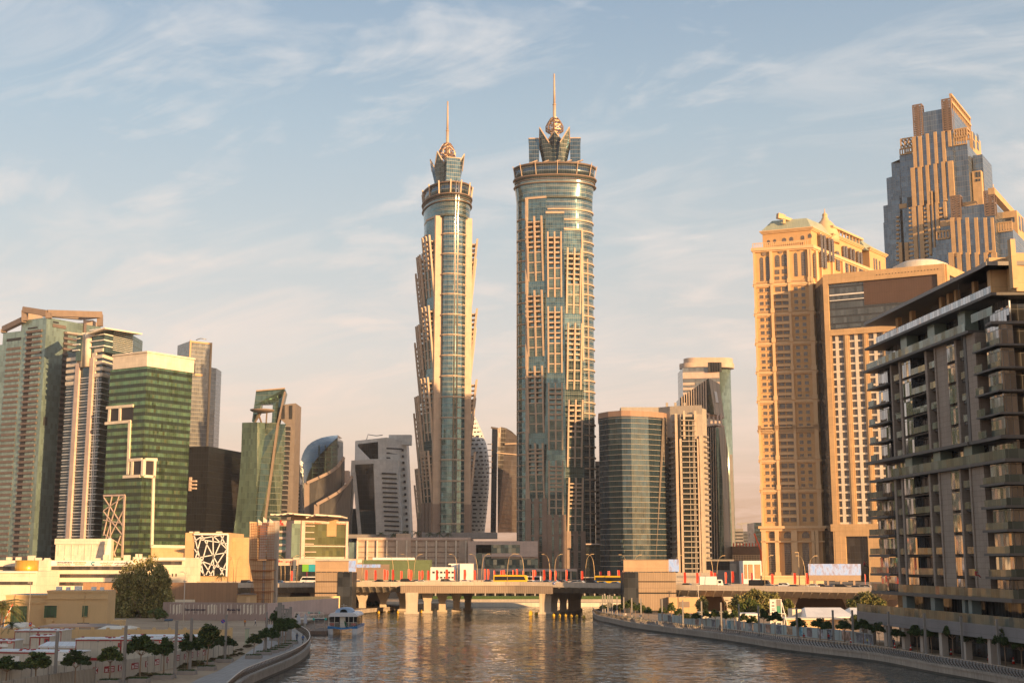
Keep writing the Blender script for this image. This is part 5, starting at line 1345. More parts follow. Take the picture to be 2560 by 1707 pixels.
    lw = MB(); lw.fb(F, u(370, 1250, cb2), uC+20, 1.5, zp0-.6, -3.2, -2.6); lw.build('ground_wall', solid('ground_floor_wall', (0.44, 0.37, 0.30), 0.75, joint=(6, 4)), t)
    cs = MB()
    for x in (228, 285, 395, 515, 640, 770, 930, 1100): cs.fb(F, u(x-10, 1250, cb2), u(x+10, 1250, cb2), 1.5, zp0-.6, d-1.6, d-.5)
    x = uC+6
    cs.each('column', solid('pale_column', (0.46, 0.40, 0.34), 0.7), t)
    return F, u
BF, bu = canal_block()

# unseen blocks added right of the frame to shade the near water and banks
def neighbour(x0, x1, y0, y1, h, lab):
    t = thing('apartment_building', lab, 'building', ((x0+x1)/2, (y0+y1)/2, 1.5))
    m = MB(); m.box(x0, x1, y0, y1, 1.5, h); m.build('wall', M['gold3'], t)
    F = Face((x0, y1), (x0, y0)); g = MB(); s = MB(); zz = 6
    while zz < h-3:
        g.fb(F, 2, F.L-2, zz+.9, zz+3, 0, .1); s.fb(F, 0, F.L, zz-.2, zz+.6, 0, 1.2); zz += 3.6
    g.build('glazing', M['darkwin'], t); s.build('balcony_slabs', M['slab'], t)
neighbour(84, 116, 92, 166, 66, 'unseen sand coloured block added right of the dark balconied building to shade the water')
neighbour(84, 140, -60, 40, 62, 'unseen long sand coloured block added beyond the right canal bank to shade the foreground')
# ================================================================ water, land, quays
def b3(x, y): return (x*0.2213, 1360 + y*0.2213)
def b4(x, y): return (400 + x*0.2213, 1360 + y*0.2213)
def b5(x, y): return (780 + x*0.2211, 1360 + y*0.2211)
def b6(x, y): return (1260 + x*0.2213, 1360 + y*0.2213)
def b7(x, y): return (1660 + x*0.2296, 1360 + y*0.2296)
PZ = 1.5
def g2(px, py, z=PZ): p = G(px, py, z); return (p.x, p.y)
m, t_, b_ = newmat('canal_water')
tc = t_.n('ShaderNodeTexCoord'); ob = tc.outputs['Object']
mp = t_.n('ShaderNodeMapping'); t_.put(mp.inputs[0], ob); mp.inputs['Scale'].default_value = (0.42, 0.75, 1.0); mp.inputs['Rotation'].default_value = (0, 0, rad(14))
def nvec(sc, det, rg):
    n = t_.n('ShaderNodeTexNoise'); t_.put(n.inputs['Vector'], mp.outputs[0]); n.inputs['Scale'].default_value = sc; n.inputs['Detail'].default_value = det; n.inputs['Roughness'].default_value = rg; n.inputs['Distortion'].default_value = 0.6
    return t_.v('SUBTRACT', n.outputs['Color'], (0.5, 0.5, 0.5))
w3 = t_.noise(ob, 0.022, 3, 0.55, 0.3); calm = t_.rmap(w3, 0.38, 0.60, 0.42, 1.3)
nv_ = t_.v('ADD', t_.v('SCALE', nvec(0.9, 3, 0.6), 0.62), t_.v('SCALE', nvec(3.2, 3, 0.65), 0.62))
nv_ = t_.v('MULTIPLY', t_.v('SCALE', nv_, calm), (0.8, 1.1, 0.0))
t_.put(b_.inputs['Normal'], t_.v('NORMALIZE', t_.v('ADD', nv_, (0, 0, 1))))
b_.inputs['Base Color'].default_value = (0.045, 0.056, 0.054, 1); b_.inputs['Roughness'].default_value = 0.07; b_.inputs['IOR'].default_value = 1.333; b_.inputs['Specular IOR Level'].default_value = 0.5
M['water'] = m
w = MB(); w.face([(-700, -140, 0), (700, -140, 0), (700, 620, 0), (-700, 620, 0)]); tag(w.build('water', M['water']), kind='structure')

def ground_mat():
    m, t, b = newmat('sandy_ground'); o = t.n('ShaderNodeTexCoord').outputs['Object']
    a = t.noise(o, 0.06, 6, 0.62, 0.6); c = t.noise(o, 1.3, 5, 0.65); d = t.noise(o, 0.017, 3, 0.5)
    f = t.m('ADD', t.m('MULTIPLY', a, 0.65), t.m('MULTIPLY', c, 0.35))
    t.put(b.inputs['Base Color'], t.ramp(f, [(0.30, (0.19, 0.125, 0.075)), (0.46, (0.33, 0.225, 0.135)), (0.60, (0.42, 0.30, 0.19)), (0.75, (0.30, 0.20, 0.125))])); b.inputs['Roughness'].default_value = 0.95
    bp = t.n('ShaderNodeBump'); bp.inputs['Strength'].default_value = 0.5; bp.inputs['Distance'].default_value = 0.15; t.put(bp.inputs['Height'], c); t.put(b.inputs['Normal'], bp.outputs[0]); return m
M['sand'] = ground_mat()
M['pave'] = solid('promenade_paving', (0.30, 0.265, 0.235), 0.7, joint=(0.9, 0.9, 1), var=0.18)
M['quay'] = solid('quay_concrete', (0.40, 0.34, 0.28), 0.8, joint=(2.4, 30), streak=0.45, bump=0.3, var=0.2)
M['asph'] = solid('asphalt', (0.06, 0.058, 0.055), 0.9, var=0.2)
LQ = [(560, 1765), (600, 1727), (640, 1706), (690, 1684), (725, 1668), (750, 1653), (766, 1638), (771, 1624), (766, 1609), (752, 1597), (740, 1588)]
LQ2 = [(738, 1580), (746, 1566), (760, 1557), (800, 1549), (850, 1542), (917, 1533), (960, 1529), (1010, 1524), (1032, 1520)]
RQ = [(1487, 1534), (1484, 1539), (1494, 1550), (1536, 1560), (1581, 1570), (1658, 1581), (1780, 1597), (1866, 1610), (1958, 1625), (2080, 1640), (2200, 1655), (2332, 1681), (2474, 1707), (2640, 1742)]
lq = [g2(x, y, 0) for x, y in LQ]; lq2 = [g2(x, y, 0) for x, y in LQ2]; rq = [g2(x, y, 0) for x, y in RQ]
def dense(P, n=6):
    out = []
    for i in range(len(P)-1):
        p0 = P[max(i-1, 0)]; p1, p2 = P[i], P[i+1]; p3 = P[min(i+2, len(P)-1)]
        for k in range(n):
            t = k/n; out.append(tuple(0.5*((2*p1[j]) + (-p0[j]+p2[j])*t + (2*p0[j]-5*p1[j]+4*p2[j]-p3[j])*t*t + (-p0[j]+3*p1[j]-3*p2[j]+p3[j])*t**3) for j in (0, 1)))
    out.append(P[-1]); return out
lqd, lq2d, rqd = dense(lq), dense(lq2), dense(rq)
g = MB()
g.prism([(-880, lqd[0][1]-30), (lqd[0][0]-8, lqd[0][1]-30)] + lqd + lq2d + [(-26, 500), (-880, 500)], -2, PZ)
g.prism(list(rqd)[::-1] + [(rqd[0][0]+6, rqd[0][1]+25), (46, 500), (880, 500), (880, rqd[-1][1]-40), (rqd[-1][0]+1, rqd[-1][1]-40)], -2, PZ)
g.prism([(-880, 500.5), (880, 500.5), (880, 1620), (-880, 1620)], -2, PZ)
tag(g.build('ground', M['sand']), kind='structure')
g = MB(); g.prism([(-880, 560), (880, 560), (880, 1620), (-880, 1620)], PZ+.1, 5.0); tag(g.build('city_ground', solid('brown_city_ground', (.22, .18, .14), .95)), kind='structure')  # plain dark brown urban ground

def offs(P, d):
    out = []
    for i, p in enumerate(P):
        a, b = P[max(i-1, 0)], P[min(i+1, len(P)-1)]; tx, ty = b[0]-a[0], b[1]-a[1]; L = math.hypot(tx, ty) or 1
        out.append((p[0]-ty/L*d, p[1]+tx/L*d))
    return out
def ribbon(mb, A, B, z0, z1=None, mat=0):
    for i in range(len(A)-1):
        if z1 is None: mb.face([(*A[i], z0), (*A[i+1], z0), (*B[i+1], z0), (*B[i], z0)], mat)
        else: mb.hexa([Vector((*p, z)) for z in (z0, z1) for p in (A[i], A[i+1], B[i+1], B[i])], mat)
def quay(P, side, label, ledge=0.35):
    """wall facing the water with a coping; side = offset sign towards the land"""
    t = thing('quay_wall', label, 'quay', (*P[len(P)//2], 0))
    m = MB(); ribbon(m, offs(P, -.25*side), offs(P, 1.2*side), -1.5, PZ-.30); m.build('wall', M['quay'], t)
    m = MB(); ribbon(m, offs(P, -.28*side), offs(P, .5*side), -1.4, .32); m.build('tide_stain', solid('algae_stain', (.055, .05, .04), .6, var=.4), t)
    m = MB(); ribbon(m, offs(P, -.40*side), offs(P, 1.3*side), PZ-.28, PZ+.10); m.build('coping', M['quay'], t)
    return t
quay(lqd, 1, 'curved concrete quay wall wrapping the left promenade by the water')
quay(lq2d, 1, 'sunlit concrete quay wall running from the jetty to the bridge')
quay(rqd, 1, 'long concrete quay wall along the right promenade'); 
fq = MB(); fb_ = thing('quay_wall', 'pale quay wall on the far bank seen under the bridge', 'quay', (10, 500, 0)); fq.box(-40, 60, 499.2, 500.4, -1, PZ+.05); fq.build('wall', M['cream'], fb_)
fq = MB(); fq.box(-40, 60, 508, 509, PZ, PZ+1.1); fq.build('upper_wall', M['concrete'], fb_)
# paved walks
pv = MB(); ribbon(pv, offs(lqd, 1.3), offs(lqd, 6.0), PZ+.008); ribbon(pv, offs(rqd, 1.3), offs(rqd, 7.5), PZ+.008); ribbon(pv, offs(lq2d, 1.3), offs(lq2d, 4.5), PZ+.008)
wk = [g2(*p) for p in ((490, 1707), (590, 1650), (630, 1622), (660, 1600), (668, 1560))]; wk2 = [g2(*p) for p in ((600, 1707), (668, 1655), (690, 1622), (697, 1600), (694, 1560))]
ribbon(pv, wk, wk2, PZ+.004)
tag(pv.build('promenade', M['pave']), kind='structure')

# ================================================================ railings with curved posts
M['railmetal'] = solid('railing_metal', (0.13, 0.115, 0.10), 0.4, metal=0.7)
def railing(P, side, label, step=0.62):
    t = thing('railing', label, 'railing', (*P[len(P)//2], PZ))
    po = MB(); Q_ = offs(P, .12*side); acc = 0; k = 0
    hr = MB(); hi = offs(P, -.22*side); hr2 = MB()
    for i in range(len(P)-1):
        hr.beam((*hi[i], PZ+1.28), (*hi[i+1], PZ+1.28), .14, .10)
        for zz, o in ((.35, .02), (.62, -.12), (.9, -.2)):
            A_, B_ = offs(P, o*side)[i], offs(P, o*side)[i+1]; hr2.beam((*A_, PZ+zz), (*B_, PZ+zz), .06, .06)
        a, b = P[i], P[i+1]; L = math.hypot(b[0]-a[0], b[1]-a[1]); tx, ty = (b[0]-a[0])/L, (b[1]-a[1])/L; nx, ny = -ty*side, tx*side
        while acc < L:
            x, y = a[0]+tx*acc, a[1]+ty*acc; pr = [(.25, .10), (-.12, .55), (-.28, .9), (-.15, 1.28)]
            for (o0, z0), (o1, z1) in zip(pr, pr[1:]): po.beam((x+nx*o0, y+ny*o0, PZ+z0), (x+nx*o1, y+ny*o1, PZ+z1), .17, .09)
            acc += step
        acc -= L
    po.each('post_piece', M['railmetal'], t, 100); hr.build('handrail', solid('handrail_steel', (.45, .42, .38), .35, metal=.6), t); hr2.build('wires', M['railmetal'], t)
railing(lqd, 1, 'curved railing of bent dark posts along the left promenade', 1.0)
railing(rqd[6:], 1, 'long railing of bent dark posts along the right promenade', 1.0)

# ================================================================ road bridge
BE = [(300, 1457, 458), (600, 1456, 443), (920, 1453.5, 436), (1280, 1453, 431), (1560, 1457, 416), (1700, 1461, 407), (1950, 1464, 393), (2250, 1469, 376), (2520, 1473, 361)]
bpts = [Q(*p) for p in BE]
def bedge(px):
    for a, b in zip(BE, BE[1:]):
        if a[0] <= px <= b[0]:
            f = (px-a[0])/(b[0]-a[0]); return Q(px, a[1]+(b[1]-a[1])*f, a[2]+(b[2]-a[2])*f)
    return bpts[-1] if px > 2000 else bpts[0]
BT = thing('road_bridge', 'broad concrete road bridge with ribbed cantilever edges crossing the canal', 'bridge', (bpts[3].x, bpts[3].y+20, 0))
st_ = [bedge(300+k*(2220/60)) for k in range(61)]
dk = MB(); par = MB(); und = MB()
WB = 46
for a, b in zip(st_, st_[1:]):
    A, B = Vector((0, WB, 0)), Vector((0, WB, 0))
    dk.hexa([a+Vector((0, .3, -1.55)), b+Vector((0, .3, -1.55)), b+Vector((0, WB, -1.55)), a+Vector((0, WB, -1.55)), a+Vector((0, .3, -1.1)), b+Vector((0, .3, -1.1)), b+Vector((0, WB, -1.1)), a+Vector((0, WB, -1.1))])
    par.hexa([a+Vector((0, 0, -1.62)), b+Vector((0, 0, -1.62)), b+Vector((0, .45, -1.62)), a+Vector((0, .45, -1.62)), a, b, b+Vector((0, .4, 0)), a+Vector((0, .4, 0))])
    par.hexa([a+Vector((0, WB-.4, -1.3)), b+Vector((0, WB-.4, -1.3)), b+Vector((0, WB, -1.3)), a+Vector((0, WB, -1.3)), a+Vector((0, WB-.4, -.2)), b+Vector((0, WB-.4, -.2)), b+Vector((0, WB, -.2)), a+Vector((0, WB, -.2))])
    und.face([a+Vector((0, .4, -1.62)), b+Vector((0, .4, -1.62)), b+Vector((0, 4.2, -3.5)), a+Vector((0, 4.2, -3.5))]); und.face([a+Vector((0, 4.2, -3.5)), b+Vector((0, 4.2, -3.5)), b+Vector((0, WB-4, -3.5)), a+Vector((0, WB-4, -3.5))])
    und.face([a+Vector((0, WB-4, -3.5)), b+Vector((0, WB-4, -3.5)), b+Vector((0, WB, -1.6)), a+Vector((0, WB, -1.6))])
dk.build('deck', M['asph'], BT)
M['bconc'] = solid('pale_bridge_concrete', (0.56, 0.47, 0.37), 0.75, joint=(5, 9), streak=0.2)
par.build('parapet', M['bconc'], BT); und.build('box_girder', M['concrete'], BT)
rbs = MB(); px = 310; lane = MB()
while px < 2500:
    a = bedge(px)
    if not (995 < px < 1385):
        c = [a+Vector((dx_, y, z)) for dx_ in (-.16, .16) for y, z in ((.5, -1.63), (.5, -1.95), (4.3, -3.7), (4.3, -3.4))]
        rbs.hexa([c[0], c[1], c[2], c[3], c[4], c[5], c[6], c[7]])
    px += 17 if px < 1560 else 22
rbs.each('bracket_rib', M['concrete'], BT)
for yy in (3.6, 7.2, 10.8, 14.4, 31, 34.6, 38.2, 41.8):
    for a, b in zip(st_, st_[1:]): 
        lane.face([a+Vector((0, yy, -1.094)), a.lerp(b, .5)+Vector((0, yy, -1.094)), a.lerp(b, .5)+Vector((0, yy+.18, -1.094)), a+Vector((0, yy+.18, -1.094))])
lane.build('lane_markings', M['plainwhite'], BT)
fp = MB()
pts_ = [bedge(1002+k*19) for k in range(21)]
for a, b in zip(pts_, pts_[1:]): fp.hexa([a+Vector((0, -.8, -3.75)), b+Vector((0, -.8, -3.75)), b+Vector((0, -.4, -3.75)), a+Vector((0, -.4, -3.75)), a+Vector((0, -.8, -1.25)), b+Vector((0, -.8, -1.25)), b+Vector((0, -.4, -1.25)), a+Vector((0, -.4, -1.25))])
fp.build('fascia_screen', solid('ribbed_fascia', (0.34, 0.255, 0.18), 0.6, joint=(.7, 9, 2)), BT)
def pier(px, y0, w, zt, flare, label='bridge_pier'):
    a = bedge(px); x, y = a.x, y0; m = MB()
    z0 = -1.5
    m.hexa([Vector(v) for v in ((x-w, y-1, z0), (x+w, y-1, z0), (x+w, y+1.2, z0), (x-w, y+1.2, z0), (x-w, y-1, zt-3.4), (x+w, y-1, zt-3.4), (x+w, y+1.2, zt-3.4), (x-w, y+1.2, zt-3.4))])
    m.hexa([Vector(v) for v in ((x-w, y-1, zt-3.4), (x+w, y-1, zt-3.4), (x+w, y+1.2, zt-3.4), (x-w, y+1.2, zt-3.4), (x-w-flare, y-1.4, zt), (x+w+flare, y-1.4, zt), (x+w+flare, y+1.6, zt), (x-w-flare, y+1.6, zt))])
    m.box(x-w-.5, x+w+.5, y-1.5, y+1.7, -1.5, .7); m.build('pier', M['bconc'], BT)
a = bedge(1030); zz = a.z-3.5
for i, (px, y) in enumerate(((1031, 433), (1066, 441), (1100, 449), (1134, 457), (1162, 465))): pier(px, y, 1.15 if i else 1.9, zz, 1.0 if i else .15)
for i, (px, y) in enumerate(((1364, 432), (1388, 440), (1415, 448), (1440, 456), (1460, 464))): pier(px, y, 1.15 if i else 1.9, zz, 1.0 if i else .15)
for px, y in ((899, 446), (947, 452), (993, 458), (700, 450), (780, 450), (1700, 420), (1760, 420), (1830, 404), (1990, 400), (2150, 392), (640, 455)): pier(px, y, 1.1, bedge(px).z-3.5, 1.3)
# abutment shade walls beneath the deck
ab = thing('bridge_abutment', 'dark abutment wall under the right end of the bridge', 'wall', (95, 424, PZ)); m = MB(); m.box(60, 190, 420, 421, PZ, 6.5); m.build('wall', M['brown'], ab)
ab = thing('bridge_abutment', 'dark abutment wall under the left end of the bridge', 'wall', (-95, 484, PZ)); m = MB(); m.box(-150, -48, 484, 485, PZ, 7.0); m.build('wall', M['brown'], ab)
# arcade, lawn and hedge on the far bank, seen between the piers
ar = thing('arcade', 'low dark arcade of slim columns on the far bank behind the bridge piers', 'building', (10, 530, PZ))
m = MB(); m.box(-40, 70, 536, 540, PZ, 9); m.build('back_wall', M['darkwin'], ar); m = MB(); m.box(-40, 70, 524, 536, 8.2, 9.2); m.build('roof', M['concrete'], ar)
m = MB()
for k in range(28): m.box(-39+k*4, -38.5+k*4, 524.5, 525.1, PZ, 8.2)
m.each('column', M['concrete'], ar)
m = MB(); m.box(-32, 56, 510, 516, PZ, PZ+2.2); hd = m.build('hedge_planting', solid('lawn', (.06, .10, .03), .9, var=.4, scale=2)); tag(hd, 'long clipped green hedge on the far bank under the bridge', 'hedge')

# ================================================================ lettering
def text(s, F, u, z, h, mat, parent, d=.06, name='lettering', maxw=None, bold=0.016):
    """raised lettering on a facade, left edge at u, baseline z"""
    c = bpy.data.curves.new(name, 'FONT'); c.body = s; c.size = h*1.35; c.extrude = 0.02; c.offset = bold
    o = bpy.data.objects.new(name, c); me = bpy.data.meshes.new_from_object(o)
    bpy.data.objects.remove(o); bpy.data.curves.remove(c); me.name = name
    xs = [v.co.x for v in me.vertices] or [0]; k = 1.0
    if maxw and max(xs) > 0: k = maxw/max(xs)
    b = Vector(parent['_o'])
    for v in me.vertices:
        p = F.at(u + v.co.x*k, z + v.co.y, d + v.co.z); v.co = p - b
    me.materials.clear(); me.materials.append(mat)
    o = bpy.data.objects.new(name, me); COL.objects.link(o); o.parent = parent; return o
M['redsign'] = solid('red_sign_paint', (0.62, 0.035, 0.02), 0.5); M['orangesign'] = solid('orange_sign_paint', (0.75, 0.10, 0.02), 0.5); M['navysign'] = solid('navy_lettering', (0.03, 0.03, 0.06), 0.5); M['goldsign'] = solid('gold_lettering', (0.55, 0.30, 0.08), 0.5); M['tealsign'] = solid('teal_sign', (0.02, 0.30, 0.38), 0.5); M['greensign'] = solid('leaf_green_sign', (0.16, 0.42, 0.04), 0.5); M['bluesign'] = solid('blue_sign', (0.02, 0.07, 0.35), 0.5); M['tan'] = solid('tan_hoarding', (0.38, 0.22, 0.12), 0.7, joint=(1.2, 20), var=.08); M['villa'] = solid('villa_render', (0.62, 0.43, 0.22), 0.85, var=0.06, streak=0.05)
M['whitew'] = solid('cream_white_wall', (0.76, 0.66, 0.50), 0.7, streak=0.08, joint=(6, 3)); M['ribwin'] = glass('ribbon_window', (.09, .085, .08), 1.4, 2.2, (.05, .045, .04), .08, .05, metal=.5, tilt=.05, blinds=.2, bcol=(.2, .17, .14))
def block(name, label, cat, x0, x1, yt, Y, dep, mat, z0=PZ, roofmat='roof', part='wall', Y2=None):
    A, B = XY(x0, yt+20, Y), XY(x1, yt+20, Y2 or Y); zt = Z(yt, Y, (x0+x1)/2); t = thing(name, label, cat, ((A[0]+B[0])/2, (A[1]+B[1])/2+dep/2, z0))
    m = MB(); m.prism(rect_back(A, B, dep), z0, zt, 0, 1); m.build(part, [M[mat] if isinstance(mat, str) else mat, M[roofmat]], t); return t, Face(A, B), zt
def panel(t, F, name, mat, x0, y0, x1, y1, d0=-.05, d1=.15):
    m = MB(); m.fbp(F, x0, y0, x1, y1, d0, d1); return m.build(name, M[mat] if isinstance(mat, str) else mat, t)

# clinic with the long sign
t, F, zt = block('clinic_building', 'long cream clinic building with ribbon windows and a wide white sign', 'building', 94, 356, 1400, 470, 26, 'whitew')
for y0, y1 in ((1415, 1424), (1434, 1443), (1454, 1463)): panel(t, F, 'ribbon_window', 'ribwin', 129, y0, 330, y1); panel(t, F, 'window', 'ribwin', 95, y0, 107, y1)
panel(t, F, 'stair_bay', 'cream', 108, 1398, 127, 1478, 0, .8)
o = panel(t, F, 'sign_band', 'plainwhite', 127.5, 1401, 337, 1414.5, 0, .5)
text('ORTHOSPORTS', F, F.u(143, 1406), F.z(143, 1407.3), .55, M['navysign'], t, .56, maxw=F.u(181, 1406)-F.u(143, 1406)); text('MEDICAL CENTER', F, F.u(144, 1411), F.z(143, 1412), .38, M['goldsign'], t, .56, maxw=F.u(178, 1406)-F.u(144, 1406))
text('SPORTS MEDICINE', F, F.u(184, 1406), F.z(184, 1407), .42, M['goldsign'], t, .56, maxw=F.u(217, 1406)-F.u(184, 1406)); text('ORTHOPAEDICS', F, F.u(188, 1411), F.z(188, 1411.5), .3, M['goldsign'], t, .56, maxw=F.u(213, 1406)-F.u(188, 1406))
for k, (a0, a1, mt) in enumerate(((.5, 4.2, 'tealsign'), (4.2, 5.6, 'navysign'))):
    m = MB(); cu, cz = F.hit(234, 1408); P = [(cu+.75*math.cos(a0+(a1-a0)*i/8), cz+.75*math.sin(a0+(a1-a0)*i/8)) for i in range(9)]; P2 = [(cu+.35*math.cos(a0+(a1-a0)*i/8), cz+.35*math.sin(a0+(a1-a0)*i/8)) for i in range(9)]
    m.fpoly(F, P + P2[::-1], .5, .56, 0, True); m.build('emblem', M[mt], t)
AR1 = '\uFEB0\uFEDB\uFEAE\uFEE3'; 
text('مركز أورثوسبورتس'[::-1], F, F.u(287, 1406), F.z(287, 1407.5), .55, M['navysign'], t, .56, maxw=F.u(322, 1406)-F.u(287, 1406)); text('الطب الرياضي'[::-1], F, F.u(252, 1406), F.z(252, 1407.2), .4, M['goldsign'], t, .56, maxw=F.u(284, 1406)-F.u(252, 1406)); text('جراحة العظام'[::-1], F, F.u(256, 1411), F.z(256, 1412), .35, M['goldsign'], t, .56, maxw=F.u(280, 1406)-F.u(256, 1406)); text('الطبي'[::-1], F, F.u(290, 1411), F.z(290, 1412), .3, M['navysign'], t, .56, maxw=F.u(320, 1406)-F.u(290, 1406))
m = MB(); rr = random.Random(4)
for k in range(16): a = Q(20+k*24+rr.random()*8, 1400, 476); m.cutp(); m.box(a.x-1, a.x+.6+rr.random(), a.y, a.y+1.5, zt-.1, zt+.5+rr.random()*1.6)
m.each('roof_unit', M['cream'], t)
t, F, zt = block('retail_building', 'low white building with one strip window behind the big drooping tree', 'building', 352, 463, 1394, 480, 24, 'whitew')
panel(t, F, 'cornice', 'plainwhite', 350, 1393, 464, 1400, 0, .8); panel(t, F, 'strip_window', 'ribwin', 372, 1402, 455, 1411)
for x in (430, 439): panel(t, F, 'window', 'ribwin', x, 1433, x+3, 1440)
for x in (342, 351): m = MB(); a = Q(x, 1384, 485); m.box(a.x-.5, a.x+.5, a.y, a.y+1, zt-6, a.z); m.build('flue', M['cream'], t)
t, F, zt = block('office_building', 'low cream office building with a curved golden corner drum at the far left', 'building', -60, 92, 1427, 440, 22, 'whitew')
panel(t, F, 'strip_window', 'ribwin', -60, 1453, 82, 1461); panel(t, F, 'ledge', 'plainwhite', -60, 1427, 91, 1431, 0, .5)
A, B = XY(-60, 1420, 458), XY(92, 1420, 458); m = MB(); m.prism(rect_back(A, B, 12), PZ, Z(1400, 458), 0, 0); m.build('upper_wall', M['cream'], t); F2 = Face(A, B); panel(t, F2, 'strip_window', 'ribwin', -60, 1415, 39, 1424)
m = MB(); ca = Q(67, 1415, 452); m.lathe((ca.x, ca.y, 0), [(3.9, Z(1428, 452)-2), (3.9, Z(1400, 452)), (.1, Z(1400, 452))], 24); m.build('golden_drum', solid('golden_panels', (0.72, 0.40, 0.06), 0.3, metal=0.4, joint=(1.4, 9)), t)
# villa
t, F, zt = block('villa', 'tan rendered villa with barred windows at the left edge', 'house', 118, 270, 1475, 316, 6, 'villa')
m = MB(); m.fb(F, -.2, F.L+.2, zt-2.1, zt-1.9, 0, .25); m.fb(F, -.1, F.L+.1, zt-.5, zt, 0, .2); m.build('band', M['villa'], t)
m = MB()
for x, w_ in ((140, 1.2), (165, .8), (186, 1.6), (228, 1.0), (250, .7)): q = Q(x, 1470, 319); m.box(q.x, q.x+w_, q.y, q.y+1, zt, zt+.5+w_*.3)
m.each('roof_unit', M['plainwhite'], t); m = MB(); q = F.at(F.L*.62, 0, 0); m.tube([F.at(F.L*.62, zt-.4, .12), F.at(F.L*.62, PZ, .12)], .07, 6); m.build('downpipe', M['villa'], t)
A, B = XY(15, 1490, 318), XY(121, 1490, 318); m = MB(); m.prism(rect_back(A, B, 14), PZ, Z(1486, 318), 0, 1); m.build('wing', [M['villa'], M['roof']], t); F2 = Face(A, B); m = MB(); m.fb(F2, 0, F2.L, Z(1486, 318)-2.1, Z(1486, 318)-1.9, 0, .2); m.fb(F2, 0, F2.L, Z(1486, 318)-.4, Z(1486, 318), 0, .3); m.build('band', M['villa'], t)
M['greenwin'] = glass('green_window', (.10, .17, .10), .9, 2.2, (.02, .025, .02), .12, .1, metal=.5, tilt=.05)
panel(t, F2, 'glazed_bay', 'greenwin', 27, 1514, 67, 1557, -.05, .1)
for x0, x1, y0, y1 in ((111, 142, 1513, 1543), (206, 220, 1513, 1541)):
    m = MB(); m.fbp(F, x0-2, y0-4, x1+3, y1+1, 0, .12); o = m.build('window_surround', M['villa'], t); m = MB(); m.fbp(F, x0, y0, x1, y1, .05, .16); o = m.build('window', M['greenwin'], t)
    m = MB(); n = 3 if x1-x0 > 20 else 1
    if n == 3:
        for k in range(4): xx = x0+(x1-x0)*k/3; m.fbp(F, xx-.5, y0, xx+.5, y1, .1, .25)
    else:
        for yy in (y0+9, y0+17): m.fbp(F, x0, yy, x1, yy+1.2, .1, .25)
    m.build('frame', M['plainwhite'], o)
    m = MB(); u0, u1, z0, z1 = F.u(x0-1, y1), F.u(x1+1, y1), F.z(x0, y1+1), F.z(x0, y1-9)
    for k in range(int((u1-u0)/.16)+1): m.fb(F, u0+k*.16, u0+k*.16+.04, z0, z1, .4, .44)
    m.fb(F, u0, u1, z1-.05, z1, .38, .46); m.fb(F, u0, u1, z0, z0+.05, .1, .46); m.build('window_grille', M['dark'], o)
panel(t, F, 'garage_opening', 'dark', 193, 1556, 223, 1565, 0, .1); m = MB(); m.fbp(F, 118, 1549, 134, 1562, 0, .9); m.build('plinth', M['villa'], t)
A, B = XY(278, 1555, 312), XY(305, 1555, 312); m = MB(); m.prism(rect_back(A, B, 3), PZ, Z(1549, 312), 0, 0); m.build('garden_wall', M['villa'], t)
# hoardings and walls
def hoard(label, x0, x1, yt, yb, Y, Y2, mat, th=.3, nm='hoarding', cat='hoarding'):
    A, B = XY(x0, yt, Y), XY(x1, yt, Y2); t = thing(nm, label, cat, ((A[0]+B[0])/2, (A[1]+B[1])/2, PZ)); F = Face(A, B); m = MB()
    za, zb = Q(x0, yt, Y).z, Q(x1, yt, Y2).z; m.fb(F, 0, F.L, PZ, (za+zb)/2, -th, 0); m.build('boards', M[mat] if isinstance(mat, str) else mat, t); return t, F
hoard('tall tan hoarding partly hidden behind the villa roof', 208, 300, 1456, 1480, 430, 430, 'tan'); hoard('tall tan hoarding between the drooping tree and the scaffolded stair core', 404, 594, 1455.5, 1505, 405, 400, 'tan')
hoard('low pale fence in front of the tall tan hoarding', 415, 487, 1498, 1506, 392, 392, 'whitew')
t, F = hoard('mauve hoarding with pale slanted stripes and the words Seen and not seen', 408, 669, 1505, 1542, 358, 352, solid('mauve_hoarding', (0.36, 0.26, 0.22), 0.7, joint=(2.4, 9), var=.06))
st = MB(); xs_ = [425, 432, 440, 447, 454, 464, 472, 483, 495, 503, 511, 519, 527, 534, 541, 550, 559, 568, 577, 593, 601, 608, 617, 625, 632, 640, 649, 658]
for k, x in enumerate(xs_):
    wd = (4.5 if k % 5 in (1, 2, 3) and k not in (6, 7, 8, 16, 17, 18) else 1.6); y0 = 1508+(k % 3); st.cutp(); st.fpoly(F, [(x, y0+3), (x+wd, y0), (x+wd, y0+22), (x, y0+27)], .0, .04)
st.each('pale_stripe', M['cream'], t)
text('Seen and not seen', F, F.u(462, 1524), F.z(462, 1525), .62, M['navysign'], t, .07, maxw=F.u(514, 1524)-F.u(462, 1524)); text('Muraba Veil', F, F.u(568, 1525), F.z(568, 1526), .70, M['navysign'], t, .07, maxw=F.u(601, 1525)-F.u(568, 1525))
for x in (483, 580): m = MB(); m.fbp(F, x, 1530, x+9, 1530.8, 0, .06); m.build('underline', M['navysign'], t)
t, F = hoard('pinkish white hoarding rising along the path beside the jetty', 669, 847, 1500, 1535, 352, 404, solid('pink_hoarding', (0.52, 0.40, 0.36), 0.7, joint=(2.4, 9)))
hoard('sunlit yellow site wall below the bridge beside the scaffolded core', 593, 850, 1491, 1510, 398, 415, solid('yellow_wall', (.70, .50, .24), .7, joint=(3, 9)))
